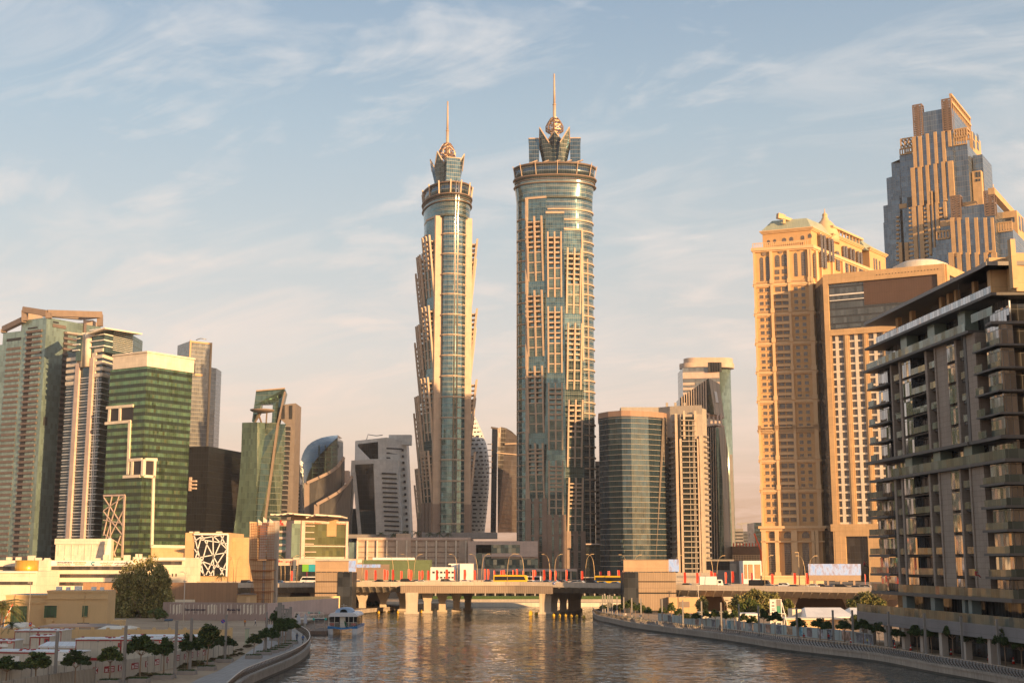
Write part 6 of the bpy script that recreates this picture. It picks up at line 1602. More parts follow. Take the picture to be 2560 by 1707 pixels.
t, F, zt = block('garage', 'small tan garage with a recessed doorway below the bridge', 'building', 593, 641, 1484, 394, 8, 'gold3'); panel(t, F, 'doorway', 'gold2', 616, 1492, 625, 1508, 0, .2); panel(t, F, 'roof_edge', 'brown', 592, 1483, 642, 1486, 0, .4)
# bank slope plants pillars handled later; dark lattice building
t, F, zt = block('lattice_building', 'beige building with a big dark panel crossed by pale random diagonals', 'building', 463, 572, 1331, 540, 30, 'gold3', 5); 
panel(t, F, 'dark_panel', 'black', 486, 1336, 570, 1439, 0, .3); m = MB(); m.fbp(F, 486, 1333, 571, 1337, 0, 1); m.fbp(F, 567, 1336, 571, 1440, .3, .8); m.build('frame', M['plainwhite'], t)
for a, b in (((487, 1340), (510, 1436)), ((487, 1372), (530, 1438)), ((487, 1402), (512, 1438)), ((505, 1337), (488, 1400)), ((505, 1337), (560, 1437)), ((533, 1338), (535, 1438)), ((533, 1338), (568, 1372)), ((560, 1338), (516, 1436)), ((552, 1337), (568, 1368)), ((487, 1396), (568, 1424)), ((487, 1395), (569, 1380)), ((569, 1358), (500, 1348)), ((569, 1400), (551, 1438)), ((505, 1345), (550, 1338)), ((487, 1352), (505, 1340)), ((525, 1438), (569, 1370)), ((497, 1437), (520, 1352))):
    m = MB(); m.fstrip(F, *a, *b, .38, .3, .6); m.build('diagonal_bar', M['plainwhite'], t)
A, B = XY(572, 1350, 548), XY(624, 1350, 548); m = MB(); m.prism(rect_back(A, B, 20), 5, Z(1343, 548), 0, 1); m.build('side_wing', [M['gold3'], M['roof']], t)
m = MB(); a = Q(488, 1326, 545)
for x in (478, 488, 545): a = Q(x, 1328, 545); m.box(a.x-.8, a.x+1.4, a.y, a.y+2, a.z-2, a.z)
m.build('roof_plant', M['cream'], t)
# shops row
t, F, zt = block('showroom', 'row of dark glass car showrooms under a pink sign band behind the road', 'shop', 572, 880, 1396, 575, 20, 'pink', 5)
panel(t, F, 'shop_glass', 'smoke', 573, 1413, 745, 1455); panel(t, F, 'shop_glass', 'leafd', 600, 1413, 620, 1455, -.05, .2); panel(t, F, 'shop_glass', 'black', 684, 1413, 738, 1455, -.05, .2); panel(t, F, 'shop_glass', 'smoke', 746, 1410, 880, 1455)
text('Habtoor Motors', F, F.u(684, 1404), F.z(684, 1404.5), .9, M['redsign'], t, .12, maxw=F.u(707, 1404)-F.u(684, 1404)); text('الحبتور'[::-1], F, F.u(714, 1404), F.z(714, 1404.5), .9, M['redsign'], t, .12, maxw=F.u(734, 1404)-F.u(714, 1404)); text('الحبتور'[::-1], F, F.u(602, 1404), F.z(602, 1404.5), .8, M['redsign'], t, .12, maxw=F.u(617, 1404)-F.u(602, 1404)); text('noia', F, F.u(808, 1402), F.z(808, 1403), .9, M['tealsign'], t, .12, maxw=F.u(826, 1402)-F.u(808, 1402))
panel(t, F, 'blue_pylon', 'blueg', 734, 1399, 741, 1455, 0, 2); panel(t, F, 'green_poster', 'greensign', 756, 1410, 772, 1428, 0, .4); panel(t, F, 'teal_poster', 'tealsign', 772.3, 1410, 788, 1428, 0, .4); panel(t, F, 'maroon_banner', solid('maroon', (.14, .02, .04), .6), 766, 1428, 769, 1448, 0, .6)
# motor showroom with winged roofs
t, F, zt = block('car_showroom', 'green glass car showroom with red roof signs and two curved roof wings', 'shop', 735, 868, 1300, 640, 34, 'pink', 5, Y2=660)
A = XY(688, 1310, 640); B = XY(735, 1310, 640)
m = MB(); cen = Q(714, 1305, 655); Rr = 9.5; zt2 = Z(1298, 640)
m.lathe((cen.x, cen.y, 0), [(Rr, 5), (Rr, zt2), (.1, zt2)], 32); m.build('round_corner', glass('showroom_glass', (.18, .24, .17), 1.6, 4.0, (.1, .12, .09), .06, .1, metal=.6, tilt=.03), t)
for y0, y1 in ((1300, 1314), (1325, 1331), (1341, 1347), (1358, 1364), (1374, 1380)): m = MB(); m.lathe((cen.x, cen.y, 0), [(Rr-.3, Z(y1, 640)), (Rr+.35, Z(y1, 640)), (Rr+.35, Z(y0, 640)), (Rr-.3, Z(y0, 640))], 32); m.build('white_band', M['pink'], t)
panel(t, F, 'glass_wall', 'leafg', 728, 1308, 750, 1393, 0, .2)
panel(t, F, 'front_glass', glass('showroom_front', (.17, .19, .09), 2.2, 3.2, (.08, .09, .04), .05, .08, metal=.65, tilt=.05, wave=.08), 761, 1309, 862, 1391, 0, .2)
m = MB()
for x0, x1, y0, y1 in ((751, 760, 1301, 1396), (862, 868, 1303, 1396), (760, 862, 1302, 1309), (760, 863, 1363, 1366), (760, 785, 1313, 1315), (760, 783, 1329, 1331), (760, 785, 1345, 1347), (760, 782, 1358, 1360), (760, 788, 1378, 1380), (760, 787, 1391, 1394)): m.fbp(F, x0, y0, x1, y1, 0, .9)
m.each('frame_bar', M['pink'], t)
text('Habtoor Motors', F, F.u(761, 1304), F.z(761, 1308), .95, M['orangesign'], t, .95, maxw=F.u(801, 1304)-F.u(761, 1304), bold=.02); text('الحبتور للسيارات'[::-1], F, F.u(825, 1305), F.z(825, 1308.5), 1.0, M['orangesign'], t, .95, maxw=F.u(863, 1305)-F.u(825, 1305), bold=.02)
Fd = Face((cen.x-8, cen.y-Rr-.55), (cen.x+8, cen.y-Rr-.55)); u_, z_ = Fd.hit(702, 1306)
for a in (90, 210, 330): 
    m = MB(); c, s = math.cos(rad(a)), math.sin(rad(a)); m.fpoly(Fd, [(u_, z_), (u_+.75*c-.42*s, z_+.75*s+.42*c), (u_+1.5*c, z_+1.5*s), (u_+.75*c+.42*s, z_+.75*s-.42*c)], -.5, .1, 0, True); m.build('red_diamond', M['redsign'], t)
text('MITSUBISHI', Fd, Fd.u(696, 1312), Fd.z(696, 1312.5), .5, M['redsign'], t, .05, maxw=Fd.u(710, 1312)-Fd.u(696, 1312))
for P, Yw in (([(676, 1287), (690, 1288), (706, 1287), (722, 1284.5), (735, 1286), (776, 1289)], 636), ([(765, 1295), (778, 1291), (789, 1288), (820, 1290), (852, 1292)], 640)):
    m = MB()
    for a, b in zip(P, P[1:]):
        p, q = Q(*a, Yw), Q(*b, Yw+3); m.hexa([p, q, q+Vector((0, 26, 0)), p+Vector((0, 26, 0)), p+Vector((0, 0, .7)), q+Vector((0, 0, .7)), q+Vector((0, 26, .7)), p+Vector((0, 26, .7))])
    m.build('roof_wing', M['cream'], t)
m = MB(); p = Q(727, 1300, 650); m.box(p.x, p.x+8, p.y, p.y+10, p.z-8, Z(1288, 650)); p = Q(765, 1300, 652); m.box(p.x, p.x+15, p.y, p.y+10, p.z-8, Z(1293, 650)); m.build('penthouse', M['gold3'], t)
# hotel podium with ribs
t, F, zt = block('car_park_podium', 'beige car park podium with tall white ribs at the foot of the shorter spired tower', 'building', 893, 1176, 1344, 838, 70, 'beige', 5)
m = MB()
for k in range(12): uu = F.u(894+k*24.6, 1370); m.fb(F, uu-.45, uu+.45, 5, Z(1350, 838), 0, 1.6)
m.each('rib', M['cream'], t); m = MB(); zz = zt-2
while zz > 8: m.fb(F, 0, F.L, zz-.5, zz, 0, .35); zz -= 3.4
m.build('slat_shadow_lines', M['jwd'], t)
m = MB(); m.fbp(F, 990, 1333, 1028, 1402, 0, .8); m.fbp(F, 1148, 1347, 1176, 1402, 0, .5); m.each('stair_bay', M['beige'], t)
panel(t, F, 'parapet', 'pink', 893, 1343, 1176, 1349, 0, .9); panel(t, F, 'left_glass', 'tealg', 872, 1355, 892, 1400, -3, -.5)
m = MB(); p = Q(915, 1343, 850); m.box(p.x-12, p.x+20, p.y, p.y+20, zt, zt+2.5); p = Q(1090, 1340, 850); m.box(p.x-10, p.x+40, p.y+10, p.y+30, zt, zt+4); m.build('roof_pavilion', M['greyclad'], t)
t, F, zt = block('hotel_podium', 'glass fronted podium in white frames between the two spired towers', 'building', 1170, 1345, 1352, 825, 60, 'pink', 5)
M['podg'] = glass('podium_glass', (.08, .13, .13), 2.4, 3.6, (.05, .06, .06), .1, .2, metal=.6, tilt=.05, blinds=.3, bcol=(.3, .34, .28))
panel(t, F, 'upper_glass', 'podg', 1190, 1361, 1300, 1382); panel(t, F, 'left_glass', 'podg', 1190, 1361, 1228, 1420); panel(t, F, 'lower_glass', 'podg', 1215, 1395, 1345, 1420, -.05, .3); panel(t, F, 'lower_frame', 'pink', 1206, 1386, 1342, 1391, 0, 2); panel(t, F, 'frame_post', 'pink', 1206, 1391, 1211, 1420, 0, 2)
panel(t, F, 'entrance_canopy', 'pink', 1238, 1421, 1440, 1427, 0, 14); panel(t, F, 'entrance_glass', 'podg', 1250, 1427, 1440, 1447, 0, 2)
m = MB(); 
for x in (1250, 1275, 1300, 1325, 1350, 1375, 1400, 1425): uu = F.u(x, 1435); m.fb(F, uu-.5, uu+.5, 5, F.z(x, 1427), 12, 13)
m.each('column', M['beige'], t)
t, F, zt = block('podium_block', 'dark glass podium block at the right foot of the taller spired tower', 'building', 1466, 1516, 1359, 850, 24, 'smoke', 5); panel(t, F, 'roof_edge', 'pink', 1464, 1358, 1518, 1361, 0, 1.5)
# low buildings behind the road
t, F, zt = block('site_building', 'long low building wrapped in dull green mesh behind the road', 'building', 905, 1074, 1399, 620, 18, solid('green_mesh', (.12, .16, .075), .8, joint=(9, 3.2), streak=.1), 5); panel(t, F, 'white_units', 'plainwhite', 932, 1393, 1037, 1399, 0, .6); panel(t, F, 'left_panel', 'cream', 880, 1398, 905, 1406, -.3, .3)
t, F, zt = block('white_building', 'small white building with rows of dark windows behind the road flags', 'building', 1076, 1140, 1417, 560, 16, 'plainwhite', 5)
for x in range(6): panel(t, F, 'window', 'dark', 1081+x*9.6, 1427.5, 1087+x*9.6, 1432.5, 0, .1); panel(t, F, 'window', 'dark', 1121 if x == 0 else 1081+x*9.6, 1411 if x == 0 else 1441, 1128 if x == 0 else 1087+x*9.6, 1417 if x == 0 else 1445, 0, .1)
A, B = XY(1150, 1410, 557), XY(1182, 1410, 557); m = MB(); m.prism(rect_back(A, B, 14), 5, Z(1408, 557), 0, 0); A, B = XY(1121, 1410, 563), XY(1152, 1410, 563); m.prism(rect_back(A, B, 12), 5, Z(1408, 563), 0, 0); m.build('tower_bay', M['plainwhite'], t)
m, tt, bb = newmat('led_screen'); o_ = tt.n('ShaderNodeTexCoord').outputs['UV']; uu_, vv_, _ = tt.sep(o_)
nz = tt.noise(tt.comb(tt.m('MULTIPLY', uu_, .9), tt.m('MULTIPLY', vv_, .35)), 1.0, 6, .7, .5); cr = tt.ramp(nz, [(.25, (.35, .28, .30)), (.42, (.80, .55, .52)), (.52, (.95, .92, .97)), (.62, (.62, .75, .95)), (.8, (.9, .95, 1.0))])
tt.put(bb.inputs['Base Color'], (.02, .02, .02)); tt.put(bb.inputs['Emission Color'], cr); bb.inputs['Emission Strength'].default_value = 0.42; M['led'] = m
def billboard(label, x0, x1, y0, y1, yb, Y, brown=True, nl=3):
    A, B = XY(x0, y1, Y), XY(x1, y1, Y); F = Face(A, B); t = thing('billboard', label, 'billboard', ((A[0]+B[0])/2, Y, 8)); panel(t, F, 'screen', 'led', x0, y0, x1, y1, -.1, .1); panel(t, F, 'back', 'brown', x0-.5, y0-.5, x1+.5, y1+.5, -1.0, -.12)
    if brown: panel(t, F, 'brown_apron', 'mullion', x0, y1, x1, yb, -.8, .05)
    for k in range(nl): xx = x0+(x1-x0)*(k+.5)/nl; m = MB(); u_ = F.u(xx, yb); m.fb(F, u_-.35, u_+.35, 6, F.z(xx, yb), -.7, -.1); m.build('leg', M['mullion'], t)
    return t, F
t, F = billboard('wide bright city picture billboard beside the road below the ornate hotel', 2021, 2152, 1409, 1437, 1451, 425, True, 4)
t, F = billboard('pink topped screen over a brown board behind the left lift tower', 891, 951, 1410, 1418, 1447, 545, True, 3); panel(t, F, 'side_board', 'mullion', 951, 1410, 973, 1447, -.8, 0)
t, F, zt = block('forecourt_wall', 'low stone forecourt wall with mouldings in front of the ornate hotel', 'wall', 1905, 2060, 1438, 560, 3, 'gold2', 6); panel(t, F, 'moulding', 'gold2', 1905, 1441, 2060, 1443, 0, .5)
t, F, zt = block('utility_building', 'low grey utility building with a portal right of the finned tower', 'building', 1790, 1868, 1402, 640, 14, 'greyclad', 5); panel(t, F, 'dark_glass', 'black', 1766, 1402, 1824, 1424, -.5, .3); panel(t, F, 'portal', 'concrete', 1824, 1408, 1840, 1430, 0, 1.5)
t, F, zt = block('gate_building', 'white framed building with slatted tan gates left of the ornate hotel', 'building', 1858, 1904, 1401, 600, 10, 'plainwhite', 5)
for x0, x1 in ((1861, 1868), (1871, 1882), (1887, 1901)): panel(t, F, 'slatted_gate', solid('slat_gate', (.42, .27, .13), .6, joint=(9, .5, 2)), x0, 1410, x1, 1446, 0, .2)
t, F, zt = block('construction_frame', 'unfinished concrete frame building draped in brown netting', 'building', 1832, 1904, 1365, 900, 20, solid('brown_netting', (.20, .11, .06), .9, joint=(4, 4), var=.25), 5)
m = MB()
for k in range(5): m.fb(F, 0, F.L, Z(1388+k*5, 900)-.3, Z(1388+k*5, 900)+.3, 0, 1)
for k in range(12): m.fb(F, F.L*k/11-.3, F.L*k/11+.3, 5, Z(1386, 900), 0, .9)
m.build('bare_floors', M['gold2'], t); m = MB()
for k in range(9): p = Q(1834+k*8, 1364, 903); m.box(p.x-.4, p.x+.4, p.y, p.y+.8, p.z-3, p.z+2)
m.each('column_stub', M['orangesign'], t)
t = thing('tower_crane', 'orange tower crane beside the ornate hotel base', 'crane', (*XY(1902, 1400, 880), 5)); m = MB(); p = Q(1903, 1378, 880); m.beam((p.x, p.y, 5), p, 1.4); m.beam(p, Q(1886, 1333, 882), 1.0); m.beam(p, p+Vector((4, 0, .5)), 1.2); m.build('mast_and_jib', M['orangesign'], t)
t, F, zt = block('wall_block', 'low pale wall with vents behind the flags right of the right lift tower', 'wall', 1690, 1782, 1431, 590, 6, 'concrete', 5); panel(t, F, 'vent_strip', 'greyclad', 1692, 1438, 1780, 1444, 0, .1)
# ================================================================ lift towers at the bridge ends
M['mesh'] = solid('tan_mesh_screen', (0.33, 0.24, 0.16), 0.65, joint=(.55, 9, 2), var=.1); M['screenp'] = solid('plain_tan_screen', (0.42, 0.29, 0.18), 0.6, joint=(6, 5)); M['dkclad'] = glass('dark_marbled_panel', (.045, .05, .055), 2.4, 3.0, (.03, .03, .03), .06, .06, metal=.35, rough=.25, tilt=.05, pane_var=.5, wave=.15)
def lift_tower(label, xs, Y, flip, ytop, ybase):
    x0, x1, x2, x3 = xs
    A, B = XY(x0, 1470, Y), XY(x3, 1470, Y); F = Face(A, B); t = thing('lift_tower', label, 'tower', ((A[0]+B[0])/2, Y+5, PZ)); zt = Z(ytop, Y)
    m = MB(); m.prism(rect_back((A[0], A[1]+.3), (B[0], B[1]+.3), 11), PZ, Z(1430, Y), 0, 0); m.build('core', M['dark'], t)
    z = lambda y: F.z((x0+x3)/2, y)
    a, b = ((x0, x1), (x1, x3)) if flip else ((x1, x3), (x0, x1))
    for y0, y1 in ((1430, 1452), (1454.5, 1480), (1483.5, ybase)):
        m = MB(); m.fb(F, F.u(b[0], 1470), F.u(b[1], 1470), z(y1), z(y0), 0, .4); m.build('mesh_screen', M['mesh'], t)
    m = MB(); m.fb(F, F.u(a[0], 1470), F.u(a[1], 1470), PZ, z(1430), 0, .7); m.build('dark_panel', M['dkclad'], t)
    m = MB(); m.fb(F, F.u(x0, 1470), F.u(x2, 1470), z(1428), zt, .2, .9); o = m.build('top_screen', M['screenp'], t)
    m = MB(); m.fb(F, F.u(x0, 1470)-.1, F.u(x2, 1470)+.1, zt, zt+.25, -8, 1.0)
    for k in range(7): uu = F.u(x0, 1470)+(F.u(x2, 1470)-F.u(x0, 1470))*k/6; m.fb(F, uu-.12, uu+.12, z(1430), z(1427), -.2, .6)
    m.build('frame', M['mullion'], t); m = MB(); m.fb(F, F.u(x2, 1470), F.u(x3, 1470)+1.0, z(1428), zt+.3, .1, .5); m.build('screen', M['led'], t)
lift_tower('tan mesh lift tower with a dark right half at the left end of the bridge', (788, 845, 871, 881), 425, False, 1403, 1507)
lift_tower('tan mesh lift tower with a dark left side at the right end of the bridge', (1559, 1596, 1672, 1690), 405, True, 1400, 1525)
t, F, zt = block('service_building', 'low yellow service building with a brown shutter beside the right lift tower', 'building', 1672, 1756, 1492, 402, 8, 'gold3'); panel(t, F, 'shutter', 'brown', 1699, 1503, 1724, 1517)
# unfinished scaffolded stair core
t = thing('stair_core', 'unfinished concrete stair core wrapped in orange scaffolding left of the bridge', 'tower', (*XY(655, 1400, 398), PZ)); A, B = XY(622, 1400, 395), XY(686, 1400, 395); F = Face(A, B)
m = MB(); m.fpoly(F, [(623, 1303), (637, 1304), (637, 1400), (680, 1400), (676, 1528), (645, 1528), (621, 1402)], -4, -.6); m.build('concrete_fins', M['gold2'], t)  # golden sandstone tone puts the low sunlight into the concrete's colour
m = MB(); m.prism([F.at(4.5, 0, -5)[:2], F.at(7.6, 0, -5)[:2], F.at(7.6, 0, -8)[:2], F.at(4.5, 0, -8)[:2]], PZ, Z(1303, 395), 0, 0); ca = F.at(4.6, 0, -1.2); m.lathe((ca.x, ca.y, 0), [(.8, PZ), (.8, Z(1400, 395))], 10); m.build('concrete_core', M['concrete'], t)
m = MB(); 
for x, y in ((641, 1297), (654, 1291), (670, 1295)): m.fpoly(F, [(x, y), (x+9, y+7), (x+9, y+14), (x, y+14)], -3, -2.6)
m.each('curved_top', M['cream'], t)
M['scaff'] = solid('orange_scaffold', (0.36, 0.13, 0.045), 0.7, metal=.2)  # orange-brown tube colour
m = MB(); u0, u1 = F.u(627, 1350), F.u(685, 1350)
for k in range(14):
    uu = u0+(u1-u0)*k/13; lean = max(0, (5-k)*.16)
    for d in (0, -6.5): m.beam(F.at(uu, Z(1306, 395), d), F.at(uu, Z(1402, 395), d), .07); m.beam(F.at(uu, Z(1402, 395), d), F.at(uu+lean+.5-(.4 if k > 10 else 0), PZ, d), .09)
yy = 1308
while yy < 1525:
    for d in (0, -6.5): m.beam(F.at(u0+max(0, (yy-1402)*.018), Z(yy, 395), d), F.at(u1-max(0, (yy-1402)*.006), Z(yy, 395), d), .10)
    yy += 6.5 if yy < 1395 else 14
m.build('scaffolding', M['scaff'], t)
m = MB()
for y in (1397, 1425, 1447, 1478): m.fb(F, u0+max(0, (y-1402)*.02), u1-.2, Z(y, 395)-.12, Z(y, 395)+.12, -6, .15)
m.each('scaffold_deck', solid('scaffold_boards', (.34, .15, .06), .8), t)

# ================================================================ street furniture on the bridge
M['lampm'] = solid('golden_lamp_metal', (0.50, 0.36, 0.20), 0.45, metal=0.4); M['flag'] = solid('red_flag_cloth', (0.66, 0.06, 0.03), 0.75, var=.12); M['flag_shade'] = solid('maroon_flag_cloth', (0.24, 0.015, 0.025), 0.75); M['pole'] = solid('pale_pole', (0.60, 0.52, 0.42), 0.5)  # second flag cloth is the red darkened to carry shade
rng = random.Random(11)
def on_deck(px, dy):
    a = bedge(px); k = (a.y+dy)/a.y; p = bedge(px); x = (px-PCX)/FOC*((a.y+dy)*cp); return Vector((x, a.y+dy, a.z-1.1))
FL = [686, 728, 913, 936, 959, 967, 980, 1001, 1020, 1025, 1047, 1053, 1068, 1090, 1114, 1135, 1159, 1184, 1210, 1218, 1234, 1251, 1257, 1281, 1290, 1306, 1331, 1336, 1357, 1373, 1387, 1414, 1452, 1498, 1519, 1523, 1543, 1556, 1708, 1739, 1748, 1774, 1783, 1811, 1827, 1853, 1876, 1926, 1982, 2013, 2160, 2211]
proto = {}
for i, px in enumerate(FL):
    dark = px in (1498, 1523, 1556, 1876); small = px in (967, 1020, 1053, 1218, 1251, 1289, 1336, 1373, 1519, 1543, 1748, 1774, 1827, 1876); p = on_deck(px, 34 if small else 22); key = (dark,)
    lab = f'{"maroon" if dark else "red"} feather flag on the bridge road, {ORD[i]} from the left'
    if key not in proto:
        t = thing('feather_flag', lab, 'flag', p, group='feather flags along the bridge road'); m = MB(); m.tube([p, p+Vector((0, 0, 4.9))], .05, 6); m.build('pole', M['pole'], t)
        m = MB(); n = 6
        for k in range(n):
            z0, z1 = 1.35+k*.58, 1.35+(k+1)*.58; w0, w1 = 1.2-.35*abs(k/n-.5), 1.2-.35*abs((k+1)/n-.5); y0, y1 = .1*math.sin(k*1.1), .1*math.sin((k+1)*1.1)
            m.face([p+Vector((.05, 0, z0)), p+Vector((w0, y0, z0)), p+Vector((w1, y1, z1)), p+Vector((.05, 0, z1))]); m.face([p+Vector((.05, .02, z0)), p+Vector((.05, .02, z1)), p+Vector((w1, y1+.02, z1)), p+Vector((w0, y0+.02, z0))])
        m.build('cloth', M['flag_shade' if dark else 'flag'], t); proto[key] = t
    else: t = copy_thing(proto[key], p, None, lab)
    t.rotation_euler = (0, 0, rng.uniform(-.5, .9) if i % 5 else rng.uniform(.9, 1.3)); s = rng.uniform(.92, 1.05); t.scale = (s*.8, s, s)
LP = [(571, 1, 12), (585, -1, 12), (591, 1, 14), (704, -1, 20), (714, -1, 24), (726, 1, 24), (743, 1, 20), (905, 1, 6), (984, -1, 22), (1023, -1, 22), (1035, 1, 22), (1144, -1, 22), (1194, -1, 22), (1204, 1, 6), (1268, 1, 2), (1310, -1, 22), (1375, -1, 22), (1386, 1, 20), (1463, 1, 2), (1486, -1, 22), (1568, -1, 24), (1583, 1, 24), (1684, 1, 6), (1782, -1, 24), (1791, 1, 24), (2012, -1, 22), (2021, 1, 22), (2171, 1, 1), (1910, 1, 1)]
LP.sort()
lp = None
for i, (px, dr, dy) in enumerate(LP):
    p = on_deck(px, dy); lab = f'tall bow shaped street lamp on the bridge road, {ORD[i]} from the left'
    if lp is None:
        lp = t = thing('street_lamp', lab, 'street lamp', p, group='bow shaped lamps along the bridge road'); m = MB(); m.tube([p+Vector(v) for v in ((0, 0, 0), (.05, 0, 4), (.2, 0, 6.5), (.55, 0, 8.5), (1.1, 0, 9.6), (2.1, 0, 10.2))], .10, 8, r1=.06); m.build('pole', M['lampm'], t)
        m = MB(); m.box(p.x+1.9, p.x+2.9, p.y-.14, p.y+.14, p.z+10.1, p.z+10.28); m.build('lamp_head', M['lampm'], t)
    else: t = copy_thing(lp, p, None, lab)
    t.rotation_euler = (0, 0, 0 if dr > 0 else math.pi)
# ---------------------------------------------------------------- vehicles
M['tyre'] = solid('tyre_rubber', (0.02, 0.02, 0.02), 0.9); M['carglass'] = glass('car_glass', (.04, .045, .05), 3, 3, (.03, .03, .03), 0, 0, metal=.5, rough=.05, tilt=.0); M['headl'] = solid('headlight_lens', (.75, .72, .65), .2); M['taill'] = solid('tail_light_lens', (.45, .02, .02), .3)
PAINT = {}
def paint(c):
    cols = dict(white=(.74, .73, .70), black=(.02, .02, .022), silver=(.45, .45, .45), grey=(.16, .16, .165), blue=(.05, .12, .26), red=(.42, .03, .03), yellow=(.80, .50, .02), cream=(.62, .52, .40))
    if c not in PAINT: PAINT[c] = solid(c+'_vehicle_paint', cols[c], 0.25, metal=.25 if c in ('silver', 'grey', 'black', 'blue') else 0, var=.03, spec=.6)
    return PAINT[c]
PROF = {'saloon_car': (4.6, 1.8, [(-2.3, .35), (-2.28, .85), (-1.75, .95), (-1.1, 1.42), (.35, 1.45), (1.15, .98), (2.1, .82), (2.3, .6), (2.3, .3)], [(-1.62, .98), (-1.05, 1.36), (.3, 1.39), (1.0, .98)]),
 'off_road_car': (4.9, 1.95, [(-2.45, .45), (-2.45, 1.1), (-2.3, 1.82), (.2, 1.86), (1.0, 1.18), (2.3, 1.08), (2.45, .8), (2.45, .4)], [(-2.25, 1.2), (-2.15, 1.72), (.15, 1.76), (.78, 1.2)]),
 'minibus': (6.8, 2.1, [(-3.4, .4), (-3.4, 2.5), (-3.2, 2.62), (2.5, 2.62), (3.2, 1.5), (3.4, 1.1), (3.4, .4)], [(-3.2, 1.35), (-3.2, 2.3), (2.45, 2.3), (2.95, 1.45)]),
 'bus': (11.5, 2.5, [(-5.75, .4), (-5.75, 3.0), (-5.5, 3.15), (4.9, 3.15), (5.5, 2.9), (5.75, 1.2), (5.75, .4)], [(-5.4, 1.35), (-5.4, 2.65), (4.9, 2.65), (5.45, 1.5)])}
VP = {}
def vehicle(kind, col, px, dy, label, rev=False):
    p = on_deck(px, dy); key = (kind, col); grp = 'traffic on the bridge road'
    if key in VP: t = copy_thing(VP[key], p, None, label)
    else:
        L, Wd, pr, gl = PROF[kind]; t = thing(kind, label, {'saloon_car': 'car', 'off_road_car': 'car', 'minibus': 'van', 'bus': 'bus'}[kind], p, group=grp); VP[key] = t; h = Wd/2
        m = MB()
        def sec(x, z, s=1.0): w_ = h*(1 if z < 1.0 or kind in ('bus', 'minibus') else .86)*s; return (Vector((p.x+x, p.y-w_, p.z+z)), Vector((p.x+x, p.y+w_, p.z+z)))
        S = [sec(x, z) for x, z in pr]; m.face([s[0] for s in S]); m.face([s[1] for s in S][::-1])
        for i in range(len(S)): j = (i+1) % len(S); m.face([S[i][0], S[i][1], S[j][1], S[j][0]])
        m.build('body', paint(col), t)
        m = MB()
        for sg in (0, 1):
            P = [sec(x, z, 1.0)[sg] + Vector((0, (-.035, .035)[sg], 0)) for x, z in gl]; m.face(P)
        a, b = gl[-2], gl[-1]; q = [sec(a[0]+.12, a[1], .9), sec(b[0]+.16, b[1]+.03, .9)]; m.face([q[0][0], q[0][1], q[1][1], q[1][0]]); a, b = gl[1], gl[0]; q = [sec(a[0]-.16, a[1], .9), sec(b[0]-.2, b[1]+.03, .9)]; m.face([q[0][0], q[0][1], q[1][1], q[1][0]])
        m.build('windows', M['carglass'], t)
        r = .34 if kind == 'saloon_car' else .42
        for x in (-L*.3, L*.31):
            for sy in (-1, 1):
                m = MB(); c = Vector((p.x+x, p.y+sy*(h-.12), p.z+r)); m.tube([c+Vector((0, -.13, 0)), c+Vector((0, .13, 0))], r, 14); o = m.build('wheel', M['tyre'], t); m = MB(); m.tube([c+Vector((0, sy*.12, 0)), c+Vector((0, sy*.145, 0))], r*.55, 10); m.build('rim', M['steel'], o)
        for sy in (-1, 1):
            m = MB(); m.box(p.x+L/2-.12, p.x+L/2+.02, p.y+sy*(h-.32)-.2, p.y+sy*(h-.32)+.2, p.z+.55, p.z+.72); m.build('headlight', M['headl'], t); m = MB(); m.box(p.x-L/2-.02, p.x-L/2+.1, p.y+sy*(h-.25)-.16, p.y+sy*(h-.25)+.16, p.z+.7, p.z+.9); m.build('tail_light', M['taill'], t)
    a, b = bedge(px-20), bedge(px+20); ang = math.atan2(b.y-a.y, b.x-a.x); t.rotation_euler = (0, 0, ang + (math.pi if rev else 0)); return t
